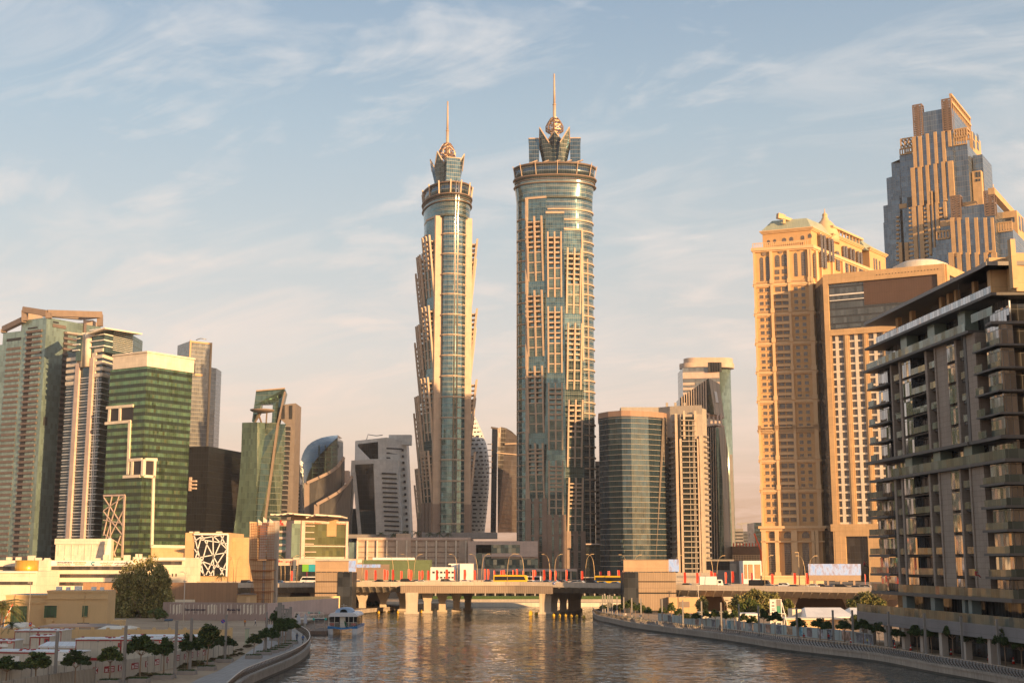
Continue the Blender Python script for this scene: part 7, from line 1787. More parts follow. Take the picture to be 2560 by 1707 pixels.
for kind, col, px, dy, lab in (('off_road_car', 'black', 622, 14, 'dark car beside the scaffolded stair core on the bridge road'), ('saloon_car', 'white', 632, 6, 'white car partly hidden by the scaffolded stair core'), ('minibus', 'white', 776, 30, 'white minibus just left of the left lift tower'), ('saloon_car', 'blue', 697, 30, 'blue car under the curved lamps left of the left lift tower'),
 ('saloon_car', 'black', 947, 26, 'black car behind the flags right of the left lift tower'), ('saloon_car', 'grey', 979, 24, 'grey car behind the fourth group of flags'), ('off_road_car', 'black', 1020, 20, 'black car above the left end of the fascia screen'), ('saloon_car', 'silver', 1040, 30, 'silver car among the flags before the green mesh building'), ('saloon_car', 'white', 1056, 16, 'white car in front of the right end of the green mesh building'), ('off_road_car', 'grey', 1120, 14, 'grey off-road car in front of the small white building'), ('saloon_car', 'white', 1164, 20, 'white car just right of the small white building'), ('saloon_car', 'silver', 1222, 16, 'silver car a little left of the left yellow bus'),
 ('bus', 'yellow', 1277, 11, 'yellow school bus on the middle of the bridge'), ('minibus', 'white', 1330, 28, 'white minibus right behind the middle yellow bus'), ('saloon_car', 'white', 1329, 12, 'white car in front of the white minibus at mid bridge'), ('saloon_car', 'grey', 1366, 26, 'grey car between two flags right of mid bridge'), ('saloon_car', 'white', 1370, 9, 'white car nearest the parapet right of mid bridge'), ('saloon_car', 'white', 1384, 24, 'white car beside the thin lamp right of mid bridge'), ('saloon_car', 'grey', 1402, 28, 'dark grey car left of the broad flag gap'), ('saloon_car', 'silver', 1441, 22, 'silver car left of the large double lamp'), ('saloon_car', 'white', 1453, 16, 'white car at the foot of the large double lamp'), ('minibus', 'cream', 1478, 24, 'cream minibus behind the large double lamp'), ('off_road_car', 'black', 1484, 8, 'black off-road car near the parapet left of the right yellow bus'), ('saloon_car', 'silver', 1507, 6, 'silver car near the parapet below the right yellow bus'), ('bus', 'yellow', 1529, 20, 'yellow bus just left of the right lift tower'), ('saloon_car', 'white', 1540, 8, 'white car touching the edge of the right lift tower'),
 ('saloon_car', 'grey', 1718, 12, 'grey car right of the right lift tower'), ('saloon_car', 'silver', 1817, 14, 'silver car following the white box truck'), ('minibus', 'black', 1898, 16, 'black van in front of the slatted gates'), ('saloon_car', 'silver', 1922, 12, 'silver car ahead of the black van'), ('off_road_car', 'white', 1964, 14, 'white off-road car below the arched hotel base'), ('saloon_car', 'black', 1983, 8, 'black car close to the parapet below the hotel base'), ('saloon_car', 'white', 2028, 26, 'white car under the left end of the wide billboard'), ('saloon_car', 'black', 2048, 28, 'black car under the wide billboard'), ('saloon_car', 'blue', 2074, 6, 'blue car near the parapet below the wide billboard'), ('off_road_car', 'black', 2106, 6, 'large black off-road car below the wide billboard'), ('saloon_car', 'grey', 2140, 14, 'grey car right of the large black off-road car'), ('off_road_car', 'silver', 2168, 6, 'silver off-road car at the last lamp before the dark building'), ('saloon_car', 'blue', 2197, 8, 'blue car half hidden by the dark balconied building')):
    vehicle(kind, col, px, dy, lab, dy > 22)
p = on_deck(1772, 12); t = thing('box_truck', 'white box truck on the bridge right of the right lift tower', 'truck', p); m = MB(); m.box(p.x-3.2, p.x+2.2, p.y-1.2, p.y+1.2, p.z+1.0, p.z+3.6); m.build('cargo_box', paint('white'), t)
m = MB(); m.hexa([p+Vector(v) for v in ((2.4, -1.1, .5), (4.4, -1.1, .5), (4.4, 1.1, .5), (2.4, 1.1, .5), (2.4, -1.05, 2.6), (3.9, -1.05, 2.6), (3.9, 1.05, 2.6), (2.4, 1.05, 2.6))]); m.build('cab', paint('white'), t); m = MB(); m.box(p.x+2.7, p.x+3.6, p.y-1.13, p.y+1.13, p.z+1.5, p.z+2.3); m.build('windows', M['carglass'], t)
for x in (-2, 3.2):
    for sy in (-1, 1): m = MB(); c = p+Vector((x, sy*1.0, .48)); m.tube([c-Vector((0, .15, 0)), c+Vector((0, .15, 0))], .48, 12); m.build('wheel', M['tyre'], t)
p = bedge(1386); t = thing('road_sign', 'small square blue sign with a white arrow on the bridge parapet', 'sign', p); m = MB(); m.box(p.x-.35, p.x+.35, p.y-.12, p.y-.06, p.z-.7, p.z+.1); m.build('plate', M['bluesign'], t); m = MB(); m.face([p+Vector(v) for v in ((-.2, -.13, -.5), (.2, -.13, -.5), (0, -.13, -.1))]); m.build('arrow', M['plainwhite'], t)

# ================================================================ trees and plants
def leafmat(n, c, v=.35):
    m, t, b = newmat(n); g = t.n('ShaderNodeObjectInfo').outputs['Random']; o = t.n('ShaderNodeTexCoord').outputs['Object']; k = t.m('MULTIPLY', t.rmap(t.noise(o, .9, 4, .6), .3, .7, 1-v, 1+v), t.rmap(g, 0, 1, .8, 1.2))
    t.put(b.inputs['Base Color'], t.v('SCALE', c, k)); b.inputs['Roughness'].default_value = .65; b.inputs['Specular IOR Level'].default_value = .2
    return m
M['bark'] = solid('tree_bark', (.30, .20, .13), .9, bump=.4, scale=2); M['leafA'] = leafmat('dark_leaf', (.045, .070, .022)); M['leafB'] = leafmat('mid_leaf', (.085, .115, .030)); M['leafC'] = leafmat('yellow_leaf', (.16, .16, .04)); M['olive'] = leafmat('olive_leaf', (.17, .16, .055)); M['olive2'] = leafmat('dry_olive_leaf', (.29, .245, .09)); M['dryg'] = leafmat('dry_shrub_leaf', (.14, .10, .05)); M['grassm'] = leafmat('planter_grass', (.05, .085, .02))
def leaves(mb, c, r, n, s, rg, nm=2, droop=0.0, flat=1.0):
    for _ in range(n):
        d = Vector((rg.gauss(0, 1), rg.gauss(0, 1), rg.gauss(0, 1))).normalized(); q = Vector(c) + Vector((d.x*r, d.y*r, d.z*r*flat))*(rg.random()**.45)
        a = Vector((rg.gauss(0, 1), rg.gauss(0, 1), rg.gauss(0, .6)-droop)).normalized(); b = a.cross(Vector((rg.gauss(0, 1), rg.gauss(0, 1), rg.gauss(0, 1)))).normalized(); l = s*rg.uniform(.6, 1.3)
        mb.face([q-a*l*.6, q+b*l*.28, q+a*l*.6, q-b*l*.28], rg.choice(range(nm)) if rg.random() < .5 else 0, [(0, 0), (1, 0), (1, 1), (0, 1)])
def tree_proto(name, label, cat, seed, R, hc, ht, ncl, nl, s, mats, dome=True, flat=.62, trunk=.13, droop=.2, grp=None, clr=.34, lean=0.0, lobes=None):
    """trunk of height ht carrying a crown of leaf clumps, radius R, crown height hc"""
    rg = random.Random(seed); t = thing(name, label, cat, (0, 0, 0), group=grp); m = MB(); bx, by = lean*ht+rg.uniform(-.12, .12), rg.uniform(-.12, .12)
    top = Vector((bx, by, ht)); m.tube([(0, 0, -.1), (bx*.4, by*.5, ht*.5), top], trunk, 8, r1=trunk*.7); ends = []
    for k in range(6):
        a = k*1.05+rg.uniform(-.3, .3); e = top + Vector((math.cos(a)*R*.55, math.sin(a)*R*.55, hc*rg.uniform(.3, .6))); m.tube([top-Vector((0, 0, .1)), (top+e)/2+Vector((0, 0, -.15)), e], trunk*.45, 5, r1=trunk*.15)
    m.build('trunk', M['bark'], t); c = MB()
    for k in range(ncl):
        a = rg.uniform(0, 2*math.pi); rr = math.sqrt(rg.random())
        if lobes:
            lx, lz, lr = lobes[k % len(lobes)]; ph = rg.uniform(-1, 1); q_ = math.sqrt(1-ph*ph)*rg.uniform(.5, 1); leaves(c, (bx+R*(lx+lr*q_*math.cos(a)), R*lr*q_*math.sin(a)*1.1, ht+hc*(lz+lr*ph*.62)), R*clr*rg.uniform(.6, 1.2), nl, s, rg, len(mats), droop, flat); continue
        if dome: z = ht + hc*.12 + hc*(1-rr*rr*.85)*rg.uniform(.35, .95); rr *= rg.uniform(.85, 1.06)
        else: ph = rg.uniform(-.9, 1); z = ht + hc*.5 + hc*.5*ph*.9; rr = math.sqrt(max(0, 1-ph*ph))*rg.uniform(.3, 1.0)
        leaves(c, (bx+math.cos(a)*rr*R*(1-clr*.6), by+math.sin(a)*rr*R*(1-clr*.6), z), R*clr*rg.uniform(.7, 1.15), nl, s, rg, len(mats), droop, flat)
    c.build('crown', mats, t); return t
GT = 'clipped umbrella trees along the promenades'
PT = [tree_proto('promenade_tree', 'x', 'tree', 20+k, 2.3, 2.2+.25*(k % 2), 3.0, 46, 62, .36, [M['leafA'], M['leafB'], M['leafA'] if k < 4 else M['leafC']], True, .5, .12, .15, GT, .30, (.0, .05, -.06, .02, .0, .04)[k]) for k in range(6)]
used = set()
def put_tree(px, yb, wpx, ytop, k, label, protos=None, zb=None, nat=(4.7, 5.2)):
    p = G(px, yb, PZ if zb is None else zb); Y = p.y; s = wpx/3200*Y/nat[0]*1.22; hz = ((yb-ytop)/3200*Y)/nat[1]
    src = (protos or PT)[k % len(protos or PT)]
    if src.name not in used: t = src; used.add(src.name); t.location = p; t['label'] = label
    else: t = copy_thing(src, p, None, label)
    t.scale = (s, s, hz); t.rotation_euler = (0, 0, (px*7.3) % 6.28); return t
LT = [(13, 1722, 76, 1648, 0), (88, 1726, 72, 1637, 4), (187, 1722, 62, 1633, 1), (274, 1707, 58, 1622, 4), (348, 1703, 70, 1593, 2), (409, 1694, 52, 1603, 0), (467, 1683, 50, 1595, 3), (517, 1672, 66, 1575, 5), (512, 1660, 42, 1600, 1), (561, 1652, 48, 1592, 2), (634, 1643, 36, 1588, 4), (659, 1634, 36, 1574, 1), (677, 1629, 36, 1575, 3), (695, 1624, 34, 1552, 0), (704, 1619, 36, 1548, 2), (713, 1614, 38, 1550, 1), (727, 1607, 36, 1549, 4), (690, 1598, 38, 1532, 3), (712, 1596, 34, 1534, 2)]
for i, (px, yb, w, yt, k) in enumerate(LT): put_tree(px, yb, w, yt, k, f'round crowned promenade tree on the left bank, {ORD[i]} from the left')
RT = [(1508, 1534, 18, 1512, 4), (1524, 1537, 20, 1509, 5), (1538, 1540, 19, 1513, 3), (1550, 1541, 18, 1513, 5), (1562, 1543, 22, 1506, 4), (1577, 1545, 24, 1503, 5), (1589, 1547, 18, 1513, 4), (1601, 1549, 20, 1511, 3), (1609, 1551, 18, 1517, 5), (1622, 1553, 20, 1520, 0), (1658, 1555, 20, 1520, 5), (1679, 1558, 21, 1509, 4), (1698, 1561, 24, 1523, 1), (1718, 1564, 20, 1535, 5), (1741, 1567, 26, 1533, 4), (1765, 1568, 27, 1528, 0), (1789, 1570, 24, 1526, 1), (1815, 1574, 26, 1529, 4), (1837, 1576, 20, 1525, 2), (1860, 1579, 25, 1537, 0), (1882, 1582, 28, 1543, 3), (1910, 1586, 22, 1523, 2), (1938, 1590, 34, 1533, 1), (1998, 1597, 36, 1548, 0), (2050, 1602, 46, 1551, 3), (2068, 1604, 30, 1556, 1), (2112, 1606, 37, 1553, 2), (2159, 1611, 46, 1553, 0), (2199, 1616, 32, 1562, 3), (2243, 1622, 34, 1573, 2), (2294, 1629, 40, 1567, 1), (2330, 1633, 44, 1565, 0), (2383, 1642, 44, 1564, 3), (2430, 1648, 44, 1576, 2), (2474, 1656, 50, 1583, 1), (2515, 1666, 52, 1581, 0), (2556, 1670, 40, 1597, 3)]
for i, (px, yb, w, yt, k) in enumerate(RT): put_tree(px, yb, w, yt, k, f'round crowned promenade tree on the right bank, {ORD[i]} from the left')
# planters under the trees
M['planter'] = solid('planter_stone', (.30, .26, .23), .8)
pl0 = None; PLS = [(px, yb) for px, yb, *_ in LT if px > 260] + [(px, yb) for px, yb, *_ in RT if px < 1760]
for i, (px, yb) in enumerate(PLS):
    p = G(px, yb+2, PZ); lab = f'low stone planter of grass under a promenade tree, {ORD[i]} from the left'
    if pl0 is None:
        pl0 = t = thing('planter', lab, 'planter', p, group='planters under the promenade trees'); m = MB(); m.prism([(p.x-1.25, p.y-.9), (p.x+1.25, p.y-.9), (p.x+1.3, p.y+.9), (p.x-1.3, p.y+.9)], PZ, PZ+.55, 0, 0); m.build('box', M['planter'], t); m = MB(); rg = random.Random(2)
        for _ in range(260): q = Vector((p.x+rg.uniform(-1.2, 1.2), p.y+rg.uniform(-.8, .8), PZ+.55)); h = rg.uniform(.1, .3); a = rg.uniform(0, 3.1); m.face([q, q+Vector((.07*math.cos(a), .07*math.sin(a), 0)), q+Vector((rg.uniform(-.1, .1), rg.uniform(-.1, .1), h))])
        m.build('grass_tuft', M['grassm'], t)
    else: t = copy_thing(pl0, p, None, lab)
    s = .8 if px > 1400 else 1.0; t.scale = (s, s, s)
# large trees
def big(name, label, px, yb, ytop, wpx, seed, mats, ncl, nl, s, zb=PZ, hfrac=.12, dome=False, droop=.9, clr=.26, flat=1.1, Y=None, lobes=None):
    if lobes is None and seed in (7, 10, 8): lobes = [(-.55, .45, .42), (0, .66, .45), (.5, .5, .45), (.75, .3, .3), (-.75, .28, .3), (.1, .3, .5)]
    p = Q(px, yb, Y) if Y else G(px, yb, zb); R = wpx/2/3200*p.y; Hh = (yb-ytop)/3200*p.y; t = tree_proto(name, label, 'tree', seed, R, Hh*(1-hfrac), Hh*hfrac, ncl, nl, s, mats, dome, flat, .35, droop, None, clr, lobes=lobes); t.location = p; return t
big('ghaf_tree', 'big drooping olive tree beside the tan villa on the left bank', 350, 1543, 1403, 158, 5, [M['olive2'], M['olive'], M['leafC']], 150, 190, .60, droop=1.6, hfrac=.05, flat=1.6, clr=.19, lobes=[(.30, .74, .40), (-.28, .62, .40), (.58, .56, .32), (-.62, .36, .34), (.1, .42, .5), (.62, .28, .34), (-.2, .2, .42), (.3, .16, .36), (-.66, .14, .24)])
big('acacia_tree', 'brownish rounded tree in front of the low yellow service building', 1757, 1537, 1493, 36, 6, [M['olive'], M['olive2']], 50, 60, .6, clr=.36)
big('acacia_tree', 'wide brown olive tree below the bridge left of the tall notice board', 1890, 1530, 1480, 118, 7, [M['olive'], M['olive2'], M['leafC']], 80, 90, .7, Y=372, flat=.8, clr=.24)
big('bushy_tree', 'bright green bushy tree behind the right bank cabins', 1874, 1534, 1496, 52, 8, [M['leafB'], M['leafA'], M['leafC']], 60, 90, .55, Y=350, hfrac=.06)
big('bushy_tree', 'yellow green bush right of the tall notice board', 1970, 1540, 1500, 34, 9, [M['leafC'], M['leafB']], 45, 70, .5, Y=340, hfrac=.05)
big('acacia_tree', 'dark olive tree beside the dark balconied building below the bridge', 2165, 1530, 1484, 86, 10, [M['olive'], M['leafA']], 70, 80, .7, Y=345, flat=.8)
big('bushy_tree', 'low green bush behind the blue grey hoarding near the white tents', 2150, 1560, 1538, 60, 12, [M['leafB'], M['leafC']], 30, 60, .45, Y=300, hfrac=.04, flat=.7)
big('bushy_tree', 'low green shrub at the foot of the big drooping tree', 395, 1545, 1523, 60, 14, [M['leafB'], M['dryg']], 30, 60, .45, Y=350, hfrac=.04, flat=.7)
def palm(name, label, p, ht, L, nf, seed, mats):
    rg = random.Random(seed); t = thing(name, label, 'palm', p); m = MB(); top = p+Vector((0, 0, ht)); m.tube([p, (p+top)/2+Vector((.1, 0, 0)), top], .28, 10, r1=.2); m.build('trunk', M['bark'], t); c = MB()
    for k in range(nf):
        a = rg.uniform(0, 6.28); el = rg.uniform(-.3, 1.25); pts = []
        for i in range(8):
            s = i/7; r = L*s; pts.append(top + Vector((math.cos(a)*r*math.cos(el*(1-s*.6)), math.sin(a)*r*math.cos(el*(1-s*.6)), L*(math.sin(el)*s - (.55+.3*rg.random()*.2)*s*s*1.1))))
        sd = Vector((-math.sin(a), math.cos(a), 0))
        for i in range(7):
            q0, q1 = pts[i], pts[i+1]
            for sg in (-1, 1):
                for f in (0, .33, .66):
                    b = q0.lerp(q1, f); tip = b + sd*sg*L*.24*(1-abs(i/7-.4)) + (q1-q0)*.8 + Vector((0, 0, -L*.08)); c.face([b, b+(q1-q0)*.22, tip], rg.choice((0, 0, 1)))
    c.build('crown', mats, t); return t
palm('date_palm', 'shaggy date palm at the left edge in front of the villa', Q(2, 1563, 305), 4.2, 5.2, 46, 3, [M['olive'], M['leafB']])
for i, (px, y) in enumerate(((1200/2128*0+952, 1338), (985, 1340), (1010, 1334), (1040, 1335), (1075, 1338), (1098, 1337), (1120, 1339))):
    palm('roof_palm', f'small palm on the car park podium roof, {ORD[i]} from the left', Q(px, y+8, 850), 3.2, 3.6, 22, 40+i, [M['leafA'], M['leafB']])['group'] = 'palms on the car park podium roof'
palm('young_palm', 'small palm among the site cabins at the lower left', Q(28, 1572, 262), .8, 2.2, 22, 60, [M['leafA'], M['leafB']]); palm('street_palm', 'small palm at the foot of the dark lattice panel building', Q(553, 1456, 500), 2.5, 2.4, 24, 61, [M['leafA'], M['olive']])
sh0 = [tree_proto('shrub', 'x', 'shrub', 70+k, .8, 1.0, .1, 14, 34, .3, [M['leafC'], M['leafB']] if k == 0 else ([M['dryg'], M['olive']] if k == 1 else [M['leafA'], M['leafB']]), True, .8, .04, .1) for k in range(3)]
SH = [(775, 1534, 0), (782, 1533, 0), (790, 1532, 0), (798, 1531, 0), (806, 1530, 0), (814, 1529, 0), (822, 1527, 0), (830, 1525, 0), (838, 1524, 0), (848, 1523, 0), (865, 1520, 2), (760, 1538, 2), (750, 1541, 2), (742, 1543, 2), (905, 1516, 2), (925, 1515, 2), (940, 1515, 2), (600, 1626, 1), (620, 1618, 1), (585, 1640, 1), (560, 1646, 1), (535, 1652, 1), (490, 1664, 1), (470, 1668, 1), (455, 1672, 1), (385, 1688, 1), (360, 1692, 1), (602, 1636, 1), (575, 1632, 1), (330, 1700, 1), (2110, 1551, 2), (1690, 1550, 2)]
for i, (px, y, k) in enumerate(SH):
    p = G(px, y, PZ); lab = f'{("yellow green", "dry brown", "dark green")[k]} low shrub, {ORD[i]} of the scattered shrubs on the banks'; src = sh0[k]
    if src.name not in used: used.add(src.name); t = src; t.location = p; t['label'] = lab
    else: t = copy_thing(src, p, None, lab)
    t['group'] = 'scattered shrubs on the banks'; s = rng.uniform(.8, 1.5); t.scale = (s*1.2, s*1.2, s*(.6 if k == 1 else 1)); t.rotation_euler = (0, 0, rng.random()*6)
# ================================================================ square posts along the promenades
M['postm'] = solid('grey_post', (.26, .235, .21), .6)
PP = [(136, 1584, 1712), (308, 1570, 1707), (436, 1558, 1694), (474, 1551, 1684), (562, 1541, 1654), (664, 1534, 1632), (698, 1530, 1618), (1507, 1488, 1536), (1513, 1488, 1532), (1520, 1489, 1538), (1525, 1488, 1539), (1531, 1491, 1541), (1543, 1493, 1544), (1560, 1494, 1546), (1580, 1496, 1549), (1603, 1497, 1553), (1656, 1499, 1559), (1708, 1502, 1567), (1755, 1505, 1571), (1804, 1508, 1577), (1849, 1512, 1583), (1898, 1516, 1588), (1994, 1522, 1600), (2085, 1528, 1610), (2134, 1528, 1613), (2225, 1532, 1623), (2316, 1537, 1640), (2408, 1545, 1650), (2499, 1552, 1666)]
pp0 = None
for i, (px, yt, yb) in enumerate(PP):
    p = G(px, yb, PZ); h = (yb-yt)/3200*p.y; lab = f'tall square grey light post on the promenades, {ORD[i]} from the left'
    if pp0 is None:
        pp0 = t = thing('light_post', lab, 'post', p, group='square light posts along the promenades'); m = MB(); m.box(p.x-.17, p.x+.17, p.y-.17, p.y+.17, PZ, PZ+1.0); m.build('shaft', M['postm'], t); m = MB(); m.box(p.x-.26, p.x+.26, p.y-.26, p.y+.26, PZ, PZ+.03); m.build('base_plate', M['postm'], t)
    else: t = copy_thing(pp0, p, None, lab)
    t.scale = (1, 1, h)
# ================================================================ left bank: site cabins, fences, walls
M['cabin'] = solid('cabin_panel', (.50, .45, .37), .6, joint=(1.15, 9)); M['cabred'] = solid('cabin_red', (.32, .03, .03), .5); M['corr'] = solid('ribbed_fence_sheet', (.42, .37, .30), .55, joint=(.3, 9, 3), var=.08); M['roofw'] = solid('white_sheet_roof', (.66, .66, .66), .5, joint=(1, 30))
M['bluehoard'] = solid('pale_blue_hoarding', (.40, .47, .47), .6, joint=(2.4, 9), var=.08)
def fence(name, label, P, h, mat, th=.08, posts=2.4, zb=PZ):
    t = thing(name, label, 'fence', (*P[0], zb)); m = MB(); pm = MB(); Fs = []
    for a, b in zip(P, P[1:]):
        F = Face(a, b); Fs.append(F); m.fb(F, 0, F.L, zb, zb+h, -th, 0); k = int(F.L/posts)
        for i in range(k+1): pm.fb(F, F.L*i/max(k, 1)-.05, F.L*i/max(k, 1)+.05, zb, zb+h+.04, -th-.05, .045)
    m.build('sheet', M[mat], t); pm.each('post', M['postm'], t, 60); return t, Fs
fence('sheet_fence', 'ribbed beige sheet fence crossing the lower left corner', [(-78, 146), g2(0, 1747), g2(120, 1726), g2(236, 1708)], 2.0, 'corr')
t, Fs = fence('logo_hoarding', 'white sheet hoarding with repeated red logo panels on the left bank', [(-86, 160), (-62, 170), g2(275, 1697), g2(350, 1686), g2(449, 1665), g2(582, 1635)], 2.4, 'cabin')
for i, (px, y, kind) in enumerate(((238, 1680, 'K'), (273, 1676, 'B'), (299, 1673, 'K'), (337, 1665, 'B'), (366, 1662, 'K'), (392, 1656, 'B'), (419, 1650, 'K'), (443, 1646, 'B'), (462, 1643, 'K'), (478, 1638, 'B'), (495, 1634, 'K'), (511, 1630, 'B'))):
    F = min(Fs, key=lambda f: abs(f.u(px, y)-f.L/2)-f.L/2); u_, z_ = F.hit(px, y); z_ = PZ+1.35; w_ = .42 if kind == 'K' else .85
    m = MB(); m.fb(F, u_-w_, u_+w_, z_-.42, z_+.42, 0, .03); o = sub(m.build('logo_panel', M['cabred'], t))
    if kind == 'K':
        m = MB(); m.fstrip(F, u_-.05, z_+.38, u_-.05, z_-.38, .13, .03, .04, 0, True); m.fstrip(F, u_-.05, z_, u_+.3, z_+.38, .13, .03, .04, 0, True); m.fstrip(F, u_-.05, z_, u_+.3, z_-.38, .13, .03, .04, 0, True); m.build('letter_mark', M['plainwhite'], o)
    else:
        text('3K', F, u_-.75, z_-.3, .42, M['plainwhite'], o, .035, maxw=.55)
        m = MB(); [m.fb(F, u_-.1, u_+.72, z_+dz, z_+dz+.1, .03, .04) for dz in (.16, -.06, -.28)]; m.build('text_lines', M['plainwhite'], o)
def cabin(label, x0, x1, yt, Y, h, dep, feats, Y2=None, name='site_cabin'):
    A, B = XY(x0, yt, Y), XY(x1, yt, Y2 or Y); F = Face(A, B); zt = Z(yt, Y); zb = max(PZ, zt-h); t = thing(name, label, 'cabin', ((A[0]+B[0])/2, (A[1]+B[1])/2+dep/2, zb)); n = F.n
    m = MB(); m.prism(rect_back(A, B, dep), zb, zt-.12, 0, 0); m.build('wall', M['cabin'], t)
    m = MB(); R_ = rect_back(F.at(-.12, 0, .12)[:2], F.at(F.L+.12, 0, .12)[:2], dep+.3); m.prism(R_, zt-.11, zt+.06, 0, 0); m.build('roof', M['roofw'], t)
    m = MB(); m.fb(F, 0, F.L, zt-.32, zt-.13, 0, .06)
    for k in range(max(2, int(F.L/5))+1): uu = F.L*k/max(2, int(F.L/5)); m.fb(F, max(0, uu-.1), min(F.L, uu+.1), zb, zt-.13, 0, .07)
    m.build('red_trim', M['cabred'], t); rr = random.Random(int(x0+9)); m = MB()
    for k in range(9): q = F.at(F.L*rr.random(), zt+.05, -dep*rr.random()); m.box(q.x-.2, q.x+.2, q.y-.12, q.y+.12, zt+.06, zt+.22)
    m.each('roof_cap', M['cabred'], t)
    for kind, a, b, c, d in feats:
        m = MB(); m.fbp(F, a, b, c, d, 0, .09)
        if kind == 'window':
            o = m.build('window', M['plainwhite'], t); m = MB(); nn = 3
            for k in range(nn): m.fbp(F, a+1+(c-a-1)*k/nn, b+1.2, a+(c-a-1)*(k+1)/nn, d-1.2, .09, .12)
            m.build('pane', M['tealg'], o)
        elif kind == 'door': o = sub(m.build('door', M['cabred'], t)); m = MB(); m.fbp(F, a+(c-a)*.35, b+3, a+(c-a)*.75, b+8, .09, .12); m.build('pane', M['winglass'], o)
        elif kind == 'sign': o = sub(m.build('red_sign', M['redsign'], t)); u_, z_ = F.hit(a+2, d-2.2); text('elegancia', F, u_, z_, .2, M['plainwhite'], o, .1, maxw=F.u(c-2, d)-u_)
        elif kind == 'vent': m.build('vent', M['postm'], t)
        elif kind == 'band': m.build('red_band', M['cabred'], t)
    return t, F
cabin('long site cabin with red frame and blinds at the lower left', -25, 189, 1626, 199, 2.5, 4, [('window', 20, 1639, 49, 1657), ('window', 141, 1631, 168, 1651), ('sign', 173, 1625.5, 187, 1632), ('door', 86, 1636, 98, 1656)], 196)
cabin('tall stacked site cabin with red trim and a small red door', 190, 416, 1596, 205, 3.9, 4, [('door', 295, 1606, 304, 1617), ('sign', 398, 1600, 417, 1606), ('vent', 243, 1600, 248, 1604), ('vent', 274, 1600, 278, 1604), ('vent', 323, 1599.5, 328, 1604), ('vent', 381, 1599, 386, 1603), ('band', 191, 1643, 259, 1650)])
cabin('small grey site cabin with a red sign at the left edge', -30, 37, 1600, 235, 2.8, 4, [('sign', 18, 1602, 30, 1607), ('window', -2, 1609, 20, 1616)]); cabin('small white site cabin with a red door in the middle of the left yard', 76, 124, 1589, 232, 3.2, 3, [('door', 111, 1595, 122, 1612)])
cabin('white roofed site cabin right of the tall stacked cabin', 432, 520, 1598, 226, 3.0, 5, [('band', 489, 1596, 494, 1604)]); cabin('long white roofed site cabin behind the tall stacked cabin', 300, 500, 1590, 246, 2.6, 6, [])
cabin('pale shed with a low white roof below the villa', 37, 154, 1575, 256, 2.8, 6, [('vent', 43, 1578, 47, 1581), ('vent', 72, 1578, 76, 1581)], name='garden_shed')
t = thing('boundary_wall', 'long tan boundary wall with raised piers behind the site cabins', 'wall', (*g2(360, 1596), PZ)); F = Face(g2(-40, 1594), g2(577, 1594)); m = MB(); m.fb(F, 0, F.L, PZ, PZ+1.75, -.2, 0); m.build('wall', M['villa'], t); m = MB()
for k in range(17): uu = F.L*k/16; m.fb(F, uu-.3, uu+.3, PZ, PZ+2.15, -.3, .12)
m.each('pier', M['villa'], t)
def canopy(name, label, cat, pts, z0, zr, mat, legs=True):
    """ridge tent: four eave corners and a raised ridge"""
    t = thing(name, label, cat, (*pts[0], PZ)); m = MB(); a, b, c, d = [Vector((*p, z0)) for p in pts]; r0, r1 = (a+d)/2+Vector((0, 0, zr))+(b-a)*.12, (b+c)/2+Vector((0, 0, zr))-(b-a)*.12
    m.face([a, b, r1, r0]); m.face([c, d, r0, r1]); m.face([b, c, r1]); m.face([d, a, r0]); lo = Vector((0, 0, -.25))
    for p, q in ((a, b), (b, c), (c, d), (d, a)): m.face([p, q, q+lo, p+lo])
    m.build('roof', M[mat], t); m = MB()
    for p in (a, b, c, d): m.tube([(p.x, p.y, PZ), p], .07, 6)
    m.each('leg', M['pole'], t); return t
def cpts(x0, x1, y, Y, dep): A, B = XY(x0, y, Y), XY(x1, y, Y); return [A, B, (B[0], B[1]+dep), (A[0], A[1]+dep)]
canopy('shade_roof', 'flat brown shade roof in front of the villa', 'canopy', cpts(92, 268, 1566, 285, 9), Z(1566, 285), .5, 'brown'); canopy('shade_roof', 'small white canopy under the date palm at the left', 'canopy', cpts(8, 62, 1566, 275, 6), Z(1567, 275), .9, 'cream'); canopy('shade_roof', 'sloping grey sheet canopy between the two site cabins', 'canopy', cpts(96, 190, 1613, 212, 4), Z(1614, 212), .6, 'roofw')
canopy('shade_roof', 'low beige canopy behind the boundary wall', 'canopy', cpts(244, 325, 1571, 275, 7), Z(1571, 275), .5, 'cream')
canopy('marquee', 'large white marquee behind the right bank hoarding', 'tent', cpts(2016, 2138, 1541, 312, 16), Z(1541, 312), 1.9, 'plainwhite'); canopy('marquee', 'white marquee partly hidden by the dark balconied building', 'tent', cpts(2134, 2230, 1541, 316, 16), Z(1541, 316), 1.9, 'plainwhite')
# right bank site: hoarding with pictures, low cabins, notice board
hp = [g2(1646, 1552), g2(1740, 1565), g2(1850, 1575), g2(1960, 1586), g2(2100, 1600), g2(2184, 1612)]; t, Fs = fence('picture_hoarding', 'pale blue hoarding with pictures along the right promenade', hp, 2.1, 'bluehoard')
rr = random.Random(9); cols = [(.10, .12, .15), (.30, .20, .16), (.16, .18, .22), (.35, .22, .14), (.10, .25, .33), (.20, .15, .16), (.26, .26, .28)]; pm_ = []
for i, c in enumerate(cols):
    mm, tt, bb = newmat('poster_print'); o_ = tt.n('ShaderNodeTexCoord').outputs['Object']; nz = tt.noise(o_, .9, 5, .65); tt.put(bb.inputs['Base Color'], tt.ramp(nz, [(.32, tuple(x*.4 for x in c)), (.5, c), (.68, tuple(min(.8, x*2.2+.08) for x in c))])); bb.inputs['Roughness'].default_value = .4; pm_.append(mm)
